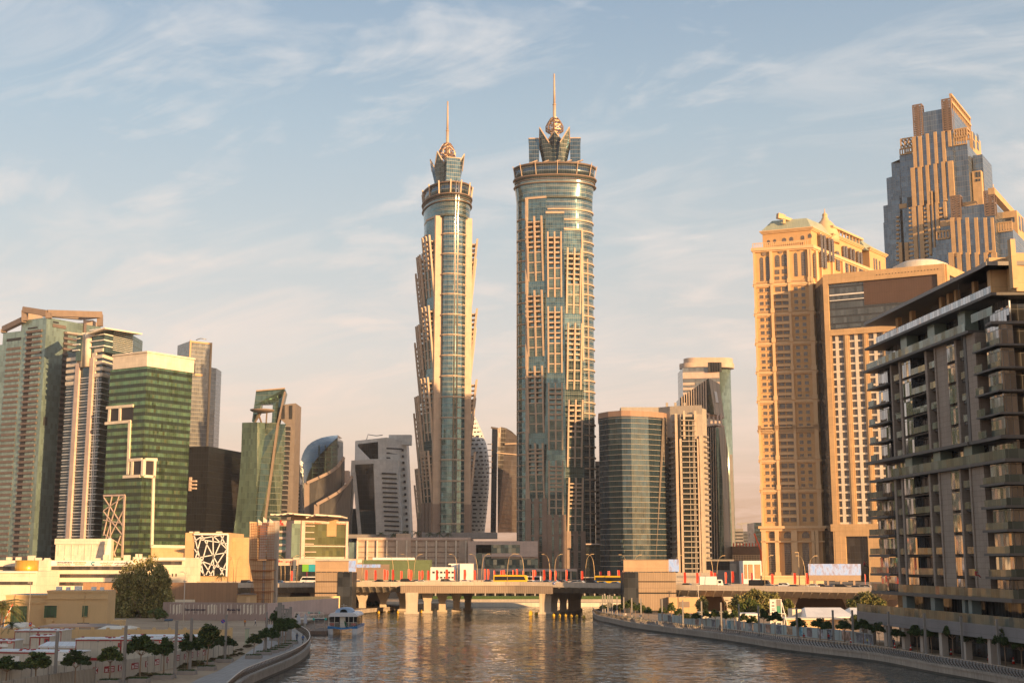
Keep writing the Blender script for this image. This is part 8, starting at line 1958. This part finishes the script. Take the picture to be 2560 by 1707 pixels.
for i, (x0, x1) in enumerate(((1671, 1680), (1738, 1748), (1780, 1789), (1800, 1809), (1820, 1827), (1843, 1855), (1871, 1880), (1898, 1905), (1914, 1926), (1941, 1954), (1967, 1981), (1997, 2006), (2017, 2030), (2045, 2058), (2068, 2078), (2104, 2126), (2140, 2181))):
    xm = (x0+x1)/2; F = min(Fs, key=lambda f: abs(f.u(xm, 1575)-f.L/2)-f.L/2); m = MB(); m.fb(F, F.u(x0, 1575), F.u(x1, 1575), PZ+.15, PZ+1.95, 0, .03); m.build('picture', pm_[i % 7], t)
t, F, zt = block('site_building', 'long low cream site building with small square windows behind the right hoarding', 'building', 1966, 2105, 1547, 305, 8, 'gold2')
for k in range(7): panel(t, F, 'window', 'winglass', 1975+k*17.5, 1552, 1980+k*17.5, 1556)
panel(t, F, 'roof_edge', 'cream', 1964, 1544.5, 2108, 1548, -8, .6)
t, F, zt = block('site_building', 'low sunlit cabin row with flat white roof left of the notice board', 'building', 1842, 1899, 1537, 312, 7, 'cream'); panel(t, F, 'roof_edge', 'plainwhite', 1840, 1533, 1900, 1538, -7, .5)
t, F, zt = block('site_building', 'low cream wall below the dark underpass on the right bank', 'wall', 1750, 1838, 1529, 322, 5, 'cream'); t, F, zt = block('water_tank', 'small square cream tank beside the yellow green bush', 'tank', 1981, 2004, 1522, 318, 5, 'cream')
A, B = XY(1926, 1520, 300), XY(1955, 1520, 300); F = Face(A, B); t = thing('notice_board', 'tall two panel notice board on a white frame behind the right hoarding', 'sign', (*A, PZ))
for nm, mt, a in (('white_panel', 'plainwhite', (1927, 1498, 1939, 1533)), ('grey_panel', 'greyclad', (1941, 1498, 1952, 1514)), ('green_panel', solid('sea_green_print', (.05, .24, .15), .5), (1941, 1514, 1952, 1531)), ('lower_panel', 'cream', (1927, 1533, 1952, 1556))): panel(t, F, nm, mt, *a, -.05, .05)
m = MB()
for x in (1926, 1940, 1953.5): m.fb(F, F.u(x, 1530)-.1, F.u(x, 1530)+.1, PZ, F.z(x, 1496.5), -.1, .12)
for y in (1497, 1532): m.fbp(F, 1926, y-.5, 1954, y+.5, -.08, .1)
q = F.at(F.L, 0, 0); m.beam((q.x, q.y, Z(1505, 300)), (q.x+1.6, q.y+.5, PZ), .16); m.beam((q.x, q.y, Z(1533, 300)), (q.x+.8, q.y+.3, Z(1533, 300)), .14); m.beam((q.x+.9, q.y+.3, Z(1535, 300)), (q.x, q.y, PZ), .12); m.build('frame', M['plainwhite'], t); m = MB()
for y0, y1, a, b in ((1504, 1507, 1930, 1935), (1512, 1515, 1929, 1936), (1520, 1522, 1929, 1937), (1524, 1526, 1929, 1937)): m.fbp(F, a, y0, b, y1, .05, .07)
m.each('print_block', M['navysign'], t)
# ================================================================ ferry, jetty, buoys
def ferry():
    p = G(856, 1585, 0); c = Vector((p.x, p.y, 0)); t = thing('ferry', 'white catamaran ferry with a blue band moored at the left bank jetty', 'boat', c); L = 14; W = 3.55
    M['ferryw'] = solid('ferry_white', (.70, .68, .68), .35); M['ferryb'] = solid('ferry_blue', (.03, .20, .46), .35); M['ferryl'] = solid('pale_blue_canopy', (.33, .45, .60), .4)
    V = lambda x, y, z: c + Vector((x, y, z))
    for s in (-1, 1):
        m = MB(); xo, xi = s*W, s*(W-1.25); m.hexa([V(min(xo*.95, xi), 0, -.3), V(max(xo*.95, xi), 0, -.3), V(max(xo*.95, xi), L, -.3), V(min(xo*.95, xi), L, -.3), V(min(xo, xi), -.2, 1.35), V(max(xo, xi), -.2, 1.35), V(max(xo, xi), L+1, 1.35), V(min(xo, xi), L+1, 1.35)]); m.build('hull', M['ferryw'], t)
        m = MB(); m.hexa([V(min(xo, xi), -.25, 1.36), V(max(xo, xi), -.25, 1.36), V(max(xo, xi), L+1, 1.36), V(min(xo, xi), L+1, 1.36), V(min(xo*1.01, xi), -.3, 1.75+(.25 if s < 0 else 0)), V(max(xo*1.01, xi), -.3, 1.75+(.25 if s > 0 else 0)), V(max(xo*1.01, xi), L+1, 2.0), V(min(xo*1.01, xi), L+1, 2.0)]); m.build('blue_band', M['ferryb'], t)
    m = MB()
    for k in range(8):
        x0, x1 = -2.35+k*.5875, -2.35+(k+1)*.5875; f = lambda x: 1.18+.045*x*x; m.hexa([V(x0, -.1, f(x0)), V(x1, -.1, f(x1)), V(x1, L, f(x1)), V(x0, L, f(x0)), V(x0, -.1, f(x0)+.4), V(x1, -.1, f(x1)+.4), V(x1, L, f(x1)+.4), V(x0, L, f(x0)+.4)])
    m.build('bridge_deck', M['ferryb'], t)
    m = MB(); m.box(c.x-W+.3, c.x+W-.3, c.y+1.8, c.y+L-1, 1.8, 4.2); m.build('cabin', M['darkwin'], t)
    m = MB(); ring = lambda y, s, z: [V(x*s, y, zz) for x, zz in ((-W, z), (-W-.02, z+.25), (-W+.5, z+.75), (-W+1.4, z+.95), (W-1.4, z+.95), (W-.5, z+.75), (W+.02, z+.25), (W, z))]
    m.loft([ring(.2, .97, 4.15), ring(.6, 1, 4.15), ring(L-1, 1, 4.15), ring(L+.4, .9, 4.1)], 0, True, False); m.build('roof', M['ferryw'], t)
    m = MB(); ring = lambda y, s: [V(x*s, y, 5.05+z*s) for x, z in ((-2.1, 0), (-1.9, .6), (-1.2, 1.05), (0, 1.15), (1.2, 1.05), (1.9, .6), (2.1, 0))]; m.loft([ring(1.4, 1), ring(7, 1), ring(9.5, .6)], 0, True, True); m.build('wheelhouse', M['ferryl'], t)
    m = MB(); m.face([V(-.95, 1.35, 5.1), V(.95, 1.35, 5.1), V(.75, 1.35, 5.6), V(.3, 1.35, 5.85), V(-.3, 1.35, 5.85), V(-.75, 1.35, 5.6)]); m.build('wheelhouse_window', M['carglass'], t); m = MB(); m.tube([V(-.2, 3, 6.1), V(-.2, 3, 7.1)], .06, 6); m.beam(V(-.9, 3, 6.7), V(.6, 3, 6.7), .07); m.build('mast', M['pole'], t)
    m = MB()
    for x in (-W+.15, -2.0, 2.0-.6, W-1.0): m.box(c.x+x-.06, c.x+x+.06, c.y+.3, c.y+.42, 1.7, 4.2)
    m.each('post', M['cream'], t); m = MB(); m.box(c.x-.8, c.x+.5, c.y+.9, c.y+1.7, 1.6, 4.15); m.build('stair_wall', M['cream'], t)
    m = MB(); m.box(c.x-W+.1, c.x-.9, c.y+.1, c.y+.16, 2.75, 2.83); m.box(c.x+.9, c.x+W-.1, c.y+.1, c.y+.16, 2.75, 2.83)
    for k in range(14):
        for s in (-1, 1): x = s*(1.0+k*.19); m.box(c.x+x-.02, c.x+x+.02, c.y+.11, c.y+.15, 1.75, 2.78)
    m.build('stern_rail', M['cream'], t); m = MB()
    for s in (-1, 1):
        for k in range(3): m.cutp(); m.lathe(V(s*(2.2+k*.35), .35, 0), [(.02, 2.0), (.14, 2.05), (.14, 2.6), (.02, 2.65)], 8)
    m.each('life_jacket', M['redsign'], t); m = MB(); m.hexa([V(.35, .1, 3.1), V(.5, .1, 3.2), V(1.05, .12, 2.0), V(.55, .12, 2.0), V(.35, .13, 3.1), V(.5, .13, 3.2), V(1.05, .15, 2.0), V(.55, .15, 2.0)]); m.build('flag', solid('green_flag', (.03, .12, .05), .7), t)
ferry()
jt = thing('jetty', 'floating timber jetty with a railed gangway beside the ferry', 'jetty', (*g2(795, 1586, 0), 0)); a, b = g2(775, 1586, 0), g2(816, 1586, 0); m = MB(); m.box(a[0], b[0], a[1], a[1]+16, -.3, .9); m.build('pontoon', solid('weathered_timber', (.22, .14, .10), .8, joint=(.4, 9, 2)), jt)
m = MB(); y = a[1]
for k in range(22): x = a[0]+(b[0]-a[0])*k/21; m.box(x-.03, x+.03, y, y+.06, .9, 2.3)
m.box(a[0], b[0], y, y+.06, 2.25, 2.33); m.box(a[0], b[0], y, y+.06, 1.5, 1.56); m.build('railing', M['steel'], jt)
q = g2(742, 1572, 0); m = MB(); m.box(q[0], a[0]+.5, q[1]-4, q[1]-1.5, 2.6, 2.9); m.build('gangway', M['cream'], jt); m = MB()
for k in range(7): x = q[0]+(a[0]-q[0])*k/6; m.beam((x, q[1]-4, 2.9), (x, q[1]-4, 4.4), .08); m.beam((x, q[1]-4, 2.9 if k % 2 else 4.4), (min(x+(a[0]-q[0])/6, a[0]), q[1]-4, 4.4 if k % 2 else 2.9), .06)
m.beam((q[0], q[1]-4, 4.4), (a[0], q[1]-4, 4.4), .1); m.build('gangway_truss', M['cream'], jt); m = MB(); x = g2(767, 1572, 0)[0]; m.tube([(x, q[1]-3, -1), (x, q[1]-3, 2.6)], .3, 10); m.build('pile', M['concrete'], jt)
M['wood'] = bpy.data.materials['weathered_timber']; M['teal2'] = solid('teal_roundel', (.05, .42, .36), .4); M['signdk'] = solid('dark_sign_board', (.06, .07, .09), .5)
for lab, x0, x1, y0, yb, Y in (('dark station sign with two teal roundels on the jetty', 783, 816, 1545, 1578, 312), ('dark station sign with two teal roundels on the bank above the jetty', 771, 800, 1529, 1545, 350)):
    A, B = XY(x0, y0, Y), XY(x1, y0, Y); F = Face(A, B); t = thing('station_sign', lab, 'sign', (*A, .9)); m = MB(); m.fbp(F, x0, y0, x1, y0+3.5, -.1, .1); m.build('board', M['signdk'], t)
    for x in (x0+1.5, x1-1.5): m = MB(); u_, z_ = F.hit(x, y0+1.5); m.fpoly(F, [(u_+.3*math.cos(k*.63), z_+.3*math.sin(k*.63)) for k in range(10)], .1, .16, 0, True); m.build('roundel', M['teal2'], t)
    for x in (x0+4, x1-4): m = MB(); u_ = F.u(x, y0); m.fb(F, u_-.06, u_+.06, .9 if Y < 330 else PZ, F.z(x, y0+3), -.06, .06); m.build('post', M['steel'], t)
t = thing('screen_wall', 'pair of pale curved fabric screens standing by the gangway', 'screen', (*g2(748, 1574), PZ))
for x0, x1 in ((741, 752), (759, 768)): A, B = XY(x0, 1550, 318), XY(x1, 1550, 318); F = Face(A, B); m = MB(); m.fpoly(F, [(x0, 1557), (x0+2, 1538), (x0+5, 1533), (x1-2, 1540), (x1, 1557)], -.2, .2); m.build('screen', solid('pale_blue_fabric', (.45, .46, .50), .7), t)
t = thing('post_sculpture', 'cluster of tall square posts with stacked bars on the left promenade', 'sculpture', (*g2(700, 1600), PZ)); Y = 262
for x0, y0, y1, w in ((700, 1505, 1590, .8), (709, 1511, 1545, .4), (716, 1520, 1552, .4), (722, 1521, 1552, .4), (727, 1516, 1552, .5)): a, b = Q(x0, y0, Y), Q(x0, y1, Y); m = MB(); m.beam((a.x, Y, PZ), a, w, w*.6); m.build('post', M['postm'], t)
for y, x0, x1 in ((1511, 697, 701), (1514, 695, 701), (1518, 689, 700), (1521, 688, 700), (1525, 688, 700), (1522, 704, 722), (1532, 702, 709), (1537, 704, 719), (1542, 711, 724), (1547, 710, 726)): m = MB(); m.beam(Q(x0, y, Y), Q(x1, y, Y), .35, .25); m.build('bar', M['postm'], t)
by0 = None; M['buoym'] = solid('buoy_yellow', (.70, .42, .03), .5)
for i, (px, y) in enumerate(((924, 1532), (947, 1531), (972, 1531), (994, 1531), (1054, 1529), (1061, 1529), (1067, 1529), (1079, 1528), (1340, 1534), (1346, 1534), (1384, 1538), (1399, 1539), (1414, 1539), (1428, 1540), (1442, 1541), (1460, 1542))):
    p = G(px, y, 0); lab = f'small round yellow buoy by the bridge piers, {ORD[i]} from the left'
    if by0 is None: by0 = t = thing('buoy', lab, 'buoy', p, group='yellow buoys by the bridge piers'); m = MB(); m.lathe(p, [(.05, -.4), (.4, -.25), (.5, .1), (.35, .45), (.08, .6)], 12); m.build('float', M['buoym'], t); m = MB(); m.lathe(p, [(.05, .58), (.05, .85), (.02, .9)], 6); m.build('spike', M['buoym'], t)
    else: copy_thing(by0, p, None, lab)
p = G(1327, 1536, 0); t = thing('channel_marker', 'square yellow channel marker block in the water left of the right bridge pier', 'marker', p); m = MB(); m.box(p.x-.6, p.x+.6, p.y-.6, p.y+.6, -.5, 1.0); m.build('block', M['buoym'], t); m = MB(); m.box(p.x-.45, p.x+.3, p.y-.4, p.y+.4, 1.0, 1.35); m.build('cap', M['buoym'], t)
cn0 = None
for i, (px, y) in enumerate(((2127, 1607), (2179, 1611), (2237, 1620), (2277, 1625), (2378, 1636), (2425, 1643), (2472, 1650), (2534, 1659))):
    p = G(px, y, PZ); lab = f'red and white traffic cone on the right promenade, {ORD[i]} from the left'
    if cn0 is None: cn0 = t = thing('traffic_cone', lab, 'cone', p, group='traffic cones on the right promenade'); m = MB(); m.lathe(p, [(.24, .05), (.05, 1.05), (.01, 1.06)], 12); m.build('cone', M['redsign'], t); m = MB(); m.box(p.x-.3, p.x+.3, p.y-.3, p.y+.3, p.z, p.z+.05); m.build('base', M['tyre'], t); m = MB(); m.lathe(p, [(.175, .42), (.125, .68)], 12); m.build('stripe', M['plainwhite'], t)
    else: copy_thing(cn0, p, None, lab)
# ---------------------------------------------------------------- signs and lights on the left bank
def pole_thing(name, label, cat, px, yt, yb, r=.07, mat='postm', head=None, zb=PZ):
    p = G(px, yb, zb); h = (yb-yt)/3200*p.y; t = thing(name, label, cat, p); m = MB(); m.tube([p, p+Vector((0, 0, h))], r, 8); m.build('pole', M[mat], t); return t, p, h
t, p, h = pole_thing('parking_sign', 'orange parking sign with a white P on blue', 'sign', 73, 1558, 1612, .06); m = MB(); m.box(p.x-.28, p.x+.28, p.y-.1, p.y-.05, p.z+h-.7, p.z+h+.1); m.build('plate', M['orangesign'], t); F = Face((p.x-.3, p.y-.1), (p.x+.3, p.y-.1)); m = MB(); m.fb(F, .1, .5, p.z+h-.35, p.z+h, 0, .02); o = sub(m.build('blue_square', M['bluesign'], t)); text('P', F, .2, p.z+h-.3, .26, M['plainwhite'], o, .03)
t, p, h = pole_thing('round_sign', 'round blue no parking sign on the sandy lot', 'sign', 557, 1550, 1574, .05); m = MB(); c = p+Vector((0, -.08, h-.3)); m.tube([c, c+Vector((0, .04, 0))], .45, 20); m.build('disc', M['bluesign'], t); m = MB(); F = Face((c.x-.5, c.y-.01), (c.x+.5, c.y-.01)); m.fstrip(F, .2, c.z+.3, .8, c.z-.3, .1, 0, .02, 0, True); m.build('slash', M['redsign'], t)
t, p, h = pole_thing('solar_light', 'small solar panel on a post in the sandy lot', 'solar panel', 421, 1551, 1567, .05); m = MB(); m.hexa([p+Vector(v) for v in ((-1, -.5, h-.1), (1, -.5, h-.1), (1, .5, h+.3), (-1, .5, h+.3), (-1, -.5, h), (1, -.5, h), (1, .5, h+.4), (-1, .5, h+.4))]); m.build('panel', M['black'], t)
t, p, h = pole_thing('street_light', 'thin grey lamp post in front of the tan villa', 'street lamp', 70, 1461, 1571, .08); m = MB(); m.box(p.x-.7, p.x+.1, p.y-.15, p.y+.15, p.z+h-.1, p.z+h+.25); m.build('lamp_head', M['postm'], t); t, p, h = pole_thing('street_light', 'thin pale lamp post before the mauve hoarding', 'street lamp', 457, 1458, 1577, .08, 'pole'); m = MB(); m.box(p.x-.4, p.x+.4, p.y-.1, p.y+.1, p.z+h-.05, p.z+h+.15); m.build('lamp_head', M['pole'], t)
t, p, h = pole_thing('street_light', 'tall golden lamp mast in front of the hotel base on the right bank', 'street lamp', 2001, 1385, 1523, .16, 'lampm'); m = MB(); m.box(p.x-1.2, p.x+.1, p.y-.15, p.y+.15, p.z+h-.1, p.z+h+.1); m.build('lamp_head', M['lampm'], t); t, p, h = pole_thing('street_light', 'slim pale lamp mast left of the tall golden mast', 'street lamp', 1990, 1450, 1522, .1, 'lampm'); m = MB(); m.box(p.x-.5, p.x+.5, p.y-.1, p.y+.1, p.z+h-.1, p.z+h+.05); m.build('lamp_head', M['lampm'], t)
t, p, h = pole_thing('street_light', 'slim lamp mast beside the dark underpass on the right bank', 'street lamp', 1812, 1462, 1528, .1, 'pole'); m = MB(); m.box(p.x-.5, p.x+.5, p.y-.1, p.y+.1, p.z+h-.1, p.z+h+.05); m.build('lamp_head', M['pole'], t)
t, p, h = pole_thing('street_light', 'slim lamp mast in front of the brownish tree on the right bank', 'street lamp', 1747, 1465, 1534, .1, 'pole'); m = MB(); m.box(p.x-.5, p.x+.5, p.y-.1, p.y+.1, p.z+h-.1, p.z+h+.05); m.build('lamp_head', M['pole'], t)
t, p, h = pole_thing('warning_sign', 'red and white road signs stacked on a pole by the underpass', 'sign', 1822, 1501, 1526, .05, 'pole'); m = MB()
for dz in (.2, .9): m.box(p.x-.35, p.x+.35, p.y-.1, p.y-.06, p.z+h-dz-.3, p.z+h-dz+.25)
m.each('plate', M['redsign'], t)
t, p, h = pole_thing('boom_barrier', 'raised red and white striped barrier arm at the left edge', 'barrier', 0, 1570, 1592, .1); m = MB()
for k in range(8): a = p+Vector((k*.28, 0, h+k*.62)); m.cutp(); m.beam(a, a+Vector((.28, 0, .62)), .12, None, k % 2)
m.build('arm', [M['plainwhite'], M['redsign']], t)
t = thing('marker_column', 'square pale green marker column on the sandy lot', 'column', G(617, 1609, PZ)); p = G(617, 1609, PZ); m = MB(); m.box(p.x-.35, p.x+.35, p.y-.35, p.y+.35, PZ, PZ+2.9); m.build('shaft', solid('pale_green_paint', (.38, .40, .28), .7), t); m = MB(); m.box(p.x-.42, p.x+.42, p.y-.42, p.y+.42, PZ+2.9, PZ+3.0); m.build('cap', M['postm'], t)
# ================================================================ people
SK = solid('skin', (.30, .17, .11), .6, var=.05); HAIR = solid('dark_hair', (.02, .015, .012), .7)
CL = {c: solid(c+'_cloth', v, .85) for c, v in dict(navy=(.03, .045, .09), black=(.02, .02, .022), grey=(.16, .16, .17), blue=(.05, .12, .30), white=(.60, .58, .55), red=(.40, .04, .04), orange=(.60, .20, .03), yellow=(.65, .62, .05), brown=(.14, .09, .06), khaki=(.28, .22, .14)).items()}
def person(label, loc, top, bot, pose='stand', rot=0.0, s=1.0, helmet=None):
    J = dict(pel=(0, 0, .95), chest=(0, 0, 1.32), neck=(0, .01, 1.48), head=(0, 0, 1.60), crown=(0, .01, 1.72), nose=(0, -.105, 1.60), hl=(.09, 0, .92), kl=(.10, -.02, .50), al=(.10, .03, .09), tl=(.11, -.14, .03), hr=(-.09, 0, .92), kr=(-.10, -.02, .50), ar=(-.10, .03, .09), tr=(-.11, -.14, .03), sl=(.18, .01, 1.40), el=(.23, .03, 1.12), wl=(.24, -.05, .88), sr=(-.18, .01, 1.40), er=(-.23, .03, 1.12), wr=(-.24, -.05, .88))
    if pose == 'walk': J.update(kl=(.09, -.20, .53), al=(.09, -.24, .11), tl=(.09, -.40, .08), kr=(-.09, .06, .50), ar=(-.09, .32, .14), tr=(-.09, .24, .03), el=(.22, .16, 1.15), wl=(.23, .16, .90), er=(-.22, -.10, 1.14), wr=(-.23, -.24, .95))
    if pose in ('sit', 'hang'): J.update(pel=(0, 0, .50), chest=(0, .04, .88), neck=(0, .03, 1.04), head=(0, 0, 1.16), crown=(0, .01, 1.28), nose=(0, -.105, 1.16), hl=(.09, 0, .48), kl=(.13, -.42, .50), al=(.13, -.44, .09), tl=(.14, -.60, .04), hr=(-.09, 0, .48), kr=(-.13, -.42, .50), ar=(-.13, -.44, .09), tr=(-.14, -.60, .04), sl=(.18, .03, .97), el=(.24, -.06, .72), wl=(.15, -.26, .60), sr=(-.18, .03, .97), er=(-.24, -.06, .72), wr=(-.15, -.26, .60))
    if pose == 'hang': J.update(al=(.13, -.62, .22), tl=(.13, -.72, .12), ar=(-.13, -.62, .22), tr=(-.13, -.72, .12), el=(.22, -.25, .95), wl=(.10, -.38, 1.15), er=(-.22, -.25, .90), wr=(-.08, -.36, .80))
    R_ = dict(pel=.145, chest=.165, neck=.06, head=.098, crown=.07, nose=.022, hl=.10, kl=.065, al=.045, tl=.035, hr=.10, kr=.065, ar=.045, tr=.035, sl=.07, el=.048, wl=.033, sr=.07, er=.048, wr=.033)
    E = [('pel', 'chest', 't'), ('chest', 'neck', 't'), ('neck', 'head', 's'), ('head', 'crown', 's'), ('head', 'nose', 's'), ('pel', 'hl', 'b'), ('hl', 'kl', 'b'), ('kl', 'al', 'b'), ('al', 'tl', 'f'), ('pel', 'hr', 'b'), ('hr', 'kr', 'b'), ('kr', 'ar', 'b'), ('ar', 'tr', 'f'), ('chest', 'sl', 't'), ('sl', 'el', 't'), ('el', 'wl', 's'), ('chest', 'sr', 't'), ('sr', 'er', 't'), ('er', 'wr', 's')]
    for sd, e in (('l', 'el'), ('r', 'er')):
        w = Vector(J['w'+sd]); d = (w-Vector(J[e])).normalized(); sx = 1 if sd == 'l' else -1; pm = w+d*.07; J['p'+sd] = tuple(pm); R_['p'+sd] = .030; E.append(('w'+sd, 'p'+sd, 's'))
        for i, (o, ln) in enumerate(((-.03, .075), (-.01, .09), (.012, .082), (.032, .062))): k = f'f{sd}{i}'; J[k] = tuple(pm+d*ln+Vector((sx*-.01, o, 0))); R_[k] = .009; E.append(('p'+sd, k, 's'))
        k = f'th{sd}'; J[k] = tuple(w+d*.07+Vector((-sx*.03, -.05, 0))); R_[k] = .010; E.append(('w'+sd, k, 's'))
    ks = list(J); me = bpy.data.meshes.new('person'); me.from_pydata([J[k] for k in ks], [(ks.index(a), ks.index(b)) for a, b, _ in E], [])
    ob = bpy.data.objects.new('person', me); COL.objects.link(ob); md = ob.modifiers.new('skin', 'SKIN'); sv = me.skin_vertices[0].data
    for i, k in enumerate(ks): sv[i].radius = (R_[k], R_[k]); sv[i].use_root = (k == 'pel')
    ob.modifiers.new('sub', 'SUBSURF').levels = 1; dg = bpy.context.evaluated_depsgraph_get(); nm = bpy.data.meshes.new_from_object(ob.evaluated_get(dg)); bpy.data.objects.remove(ob); bpy.data.meshes.remove(me)
    nm.materials.clear()
    for mt in (CL[top], CL[bot], SK, M['tyre']): nm.materials.append(mt)
    segs = [(Vector(J[a]), Vector(J[b]), 'tbsf'.index(c)) for a, b, c in E]
    for pl in nm.polygons:
        c = pl.center; best = None
        for a, b, k in segs:
            d = b-a; f = max(0, min(1, (c-a).dot(d)/max(d.dot(d), 1e-9))); dd = (a+d*f-c).length
            if best is None or dd < best[0]: best = (dd, k)
        pl.material_index = best[1]; pl.use_smooth = True
    nm.name = 'person'; o = bpy.data.objects.new('person', nm); COL.objects.link(o); o.location = loc; o.rotation_euler = (0, 0, rot); o.scale = (s, s, s); tag(o, label, 'person')
    h = Vector(J['head']); m = MB(); m.lathe((h.x, h.y+.02, h.z), [(.104, -.01), (.118, .05), (.10, .12), (.05, .165), (.01, .17)], 12); hh_ = m.build('helmet' if helmet else 'hair', CL[helmet] if helmet else HAIR); hh_.parent = o; return o
for lab, px, y, tp, bt, ps, rt in (('person in a grey blue shirt and black shorts walking at the railing bend', 757, 1608, 'blue', 'black', 'walk', 2.8), ('person in dark navy clothes walking away on the left promenade', 742, 1603, 'navy', 'navy', 'walk', 3.1), ('person in black standing between the left bank tree trunks', 719, 1601, 'black', 'black', 'stand', 1.0), ('person in black at the left of a small group on the left walk', 669, 1560, 'black', 'black', 'stand', 0), ('person in dark red in the small group on the left walk', 664, 1558, 'red', 'black', 'stand', 1), ('person in brown in the middle of the small group on the left walk', 674, 1559, 'brown', 'black', 'stand', 2), ('person in navy at the right of the small group on the left walk', 679, 1560, 'navy', 'black', 'stand', .5), ('person in a blue top and red cap walking behind the dark walker', 688, 1565, 'blue', 'grey', 'walk', 0), ('person in black walking towards the viewer on the left walk', 684, 1568, 'black', 'black', 'walk', 0),
 ('person in orange standing alone on the sandy lot', 612, 1565, 'orange', 'brown', 'stand', 0), ('person in white walking across the sandy lot', 638, 1564, 'white', 'grey', 'walk', 1.5), ('person in dark clothes and a pale vest on the far tip of the right promenade', 1541, 1540, 'black', 'grey', 'stand', 0), ('person in a white shirt walking under the right bank trees', 1600, 1552, 'white', 'black', 'walk', .4), ('person in a white shirt at the right railing near the tip', 1564, 1546, 'white', 'khaki', 'stand', 0), ('person in black by the third right bank post cluster', 1756, 1571, 'black', 'grey', 'walk', 1.2), ('person in dark clothes crouched beside the pale blue hoarding', 1799, 1577, 'black', 'black', 'sit', 0), ('person in maroon sitting by the right railing below the hoarding', 2010, 1598, 'red', 'brown', 'sit', 0), ('person in red and black standing at the hoarding below the big right tree', 2072, 1604, 'red', 'navy', 'stand', 0), ('person in black leaning near the post by the pale blue hoarding', 2083, 1606, 'black', 'black', 'stand', 0), ('worker in a yellow vest crouched near the cones on the right promenade', 2170, 1610, 'yellow', 'navy', 'sit', 0), ('person in dark clothes among the columns under the dark building', 2235, 1618, 'navy', 'navy', 'stand', 0), ('worker in a yellow vest on the bank beneath the left end of the bridge', 871, 1513, 'yellow', 'navy', 'stand', 0), ('person in dark blue on the bank beneath the left end of the bridge', 890, 1512, 'blue', 'navy', 'stand', 0)):
    person(lab, G(px, y, PZ), tp, bt, ps, rt)
q = BF.at(BF.u(2190, 1413), BF.z(2190, 1413)-.6, 2.4); person('rope access worker in dark red hanging at the left edge of the dark building', q, 'red', 'black', 'hang', 1.6, 1.1, 'red'); q2 = BF.at(BF.u(2468, 1436), BF.z(2468, 1436)-.6, 1.9); person('rope access worker with a yellow helmet hanging low on the dark building', q2, 'red', 'red', 'hang', 1.6, 1.1, 'yellow')
for lab, q_ in (('thin rope holding the worker at the left edge of the dark building', q), ('thin rope holding the worker with the yellow helmet', q2)):
    t = thing('rope', lab, 'rope', q_ + Vector((0, 0, 1))); m = MB(); m.tube([q_+Vector((-.1, -.1, .9)), q_+Vector((-.1, -.1, 8)), Vector((q_.x-.1, q_.y-.1, Z(640+80, 215)))], .015, 5); m.build('rope', M['cream'], t)

# ================================================================ warm evening haze over the city
hz = MB(); hz.box(-900, 900, -150, 1640, -3, 400); hm = bpy.data.materials.new('evening_haze'); hm.use_nodes = True; hm.node_tree.nodes.clear(); ht = NT(hm.node_tree)
pvn = ht.n('ShaderNodeVolumePrincipled'); pvn.inputs['Color'].default_value = (1.0, .95, .89, 1); pvn.inputs['Density'].default_value = 0.00008; pvn.inputs['Anisotropy'].default_value = 0.25
on = ht.n('ShaderNodeOutputMaterial'); ht.l.new(pvn.outputs[0], on.inputs['Volume']); tag(hz.build('haze', hm), kind='stuff')
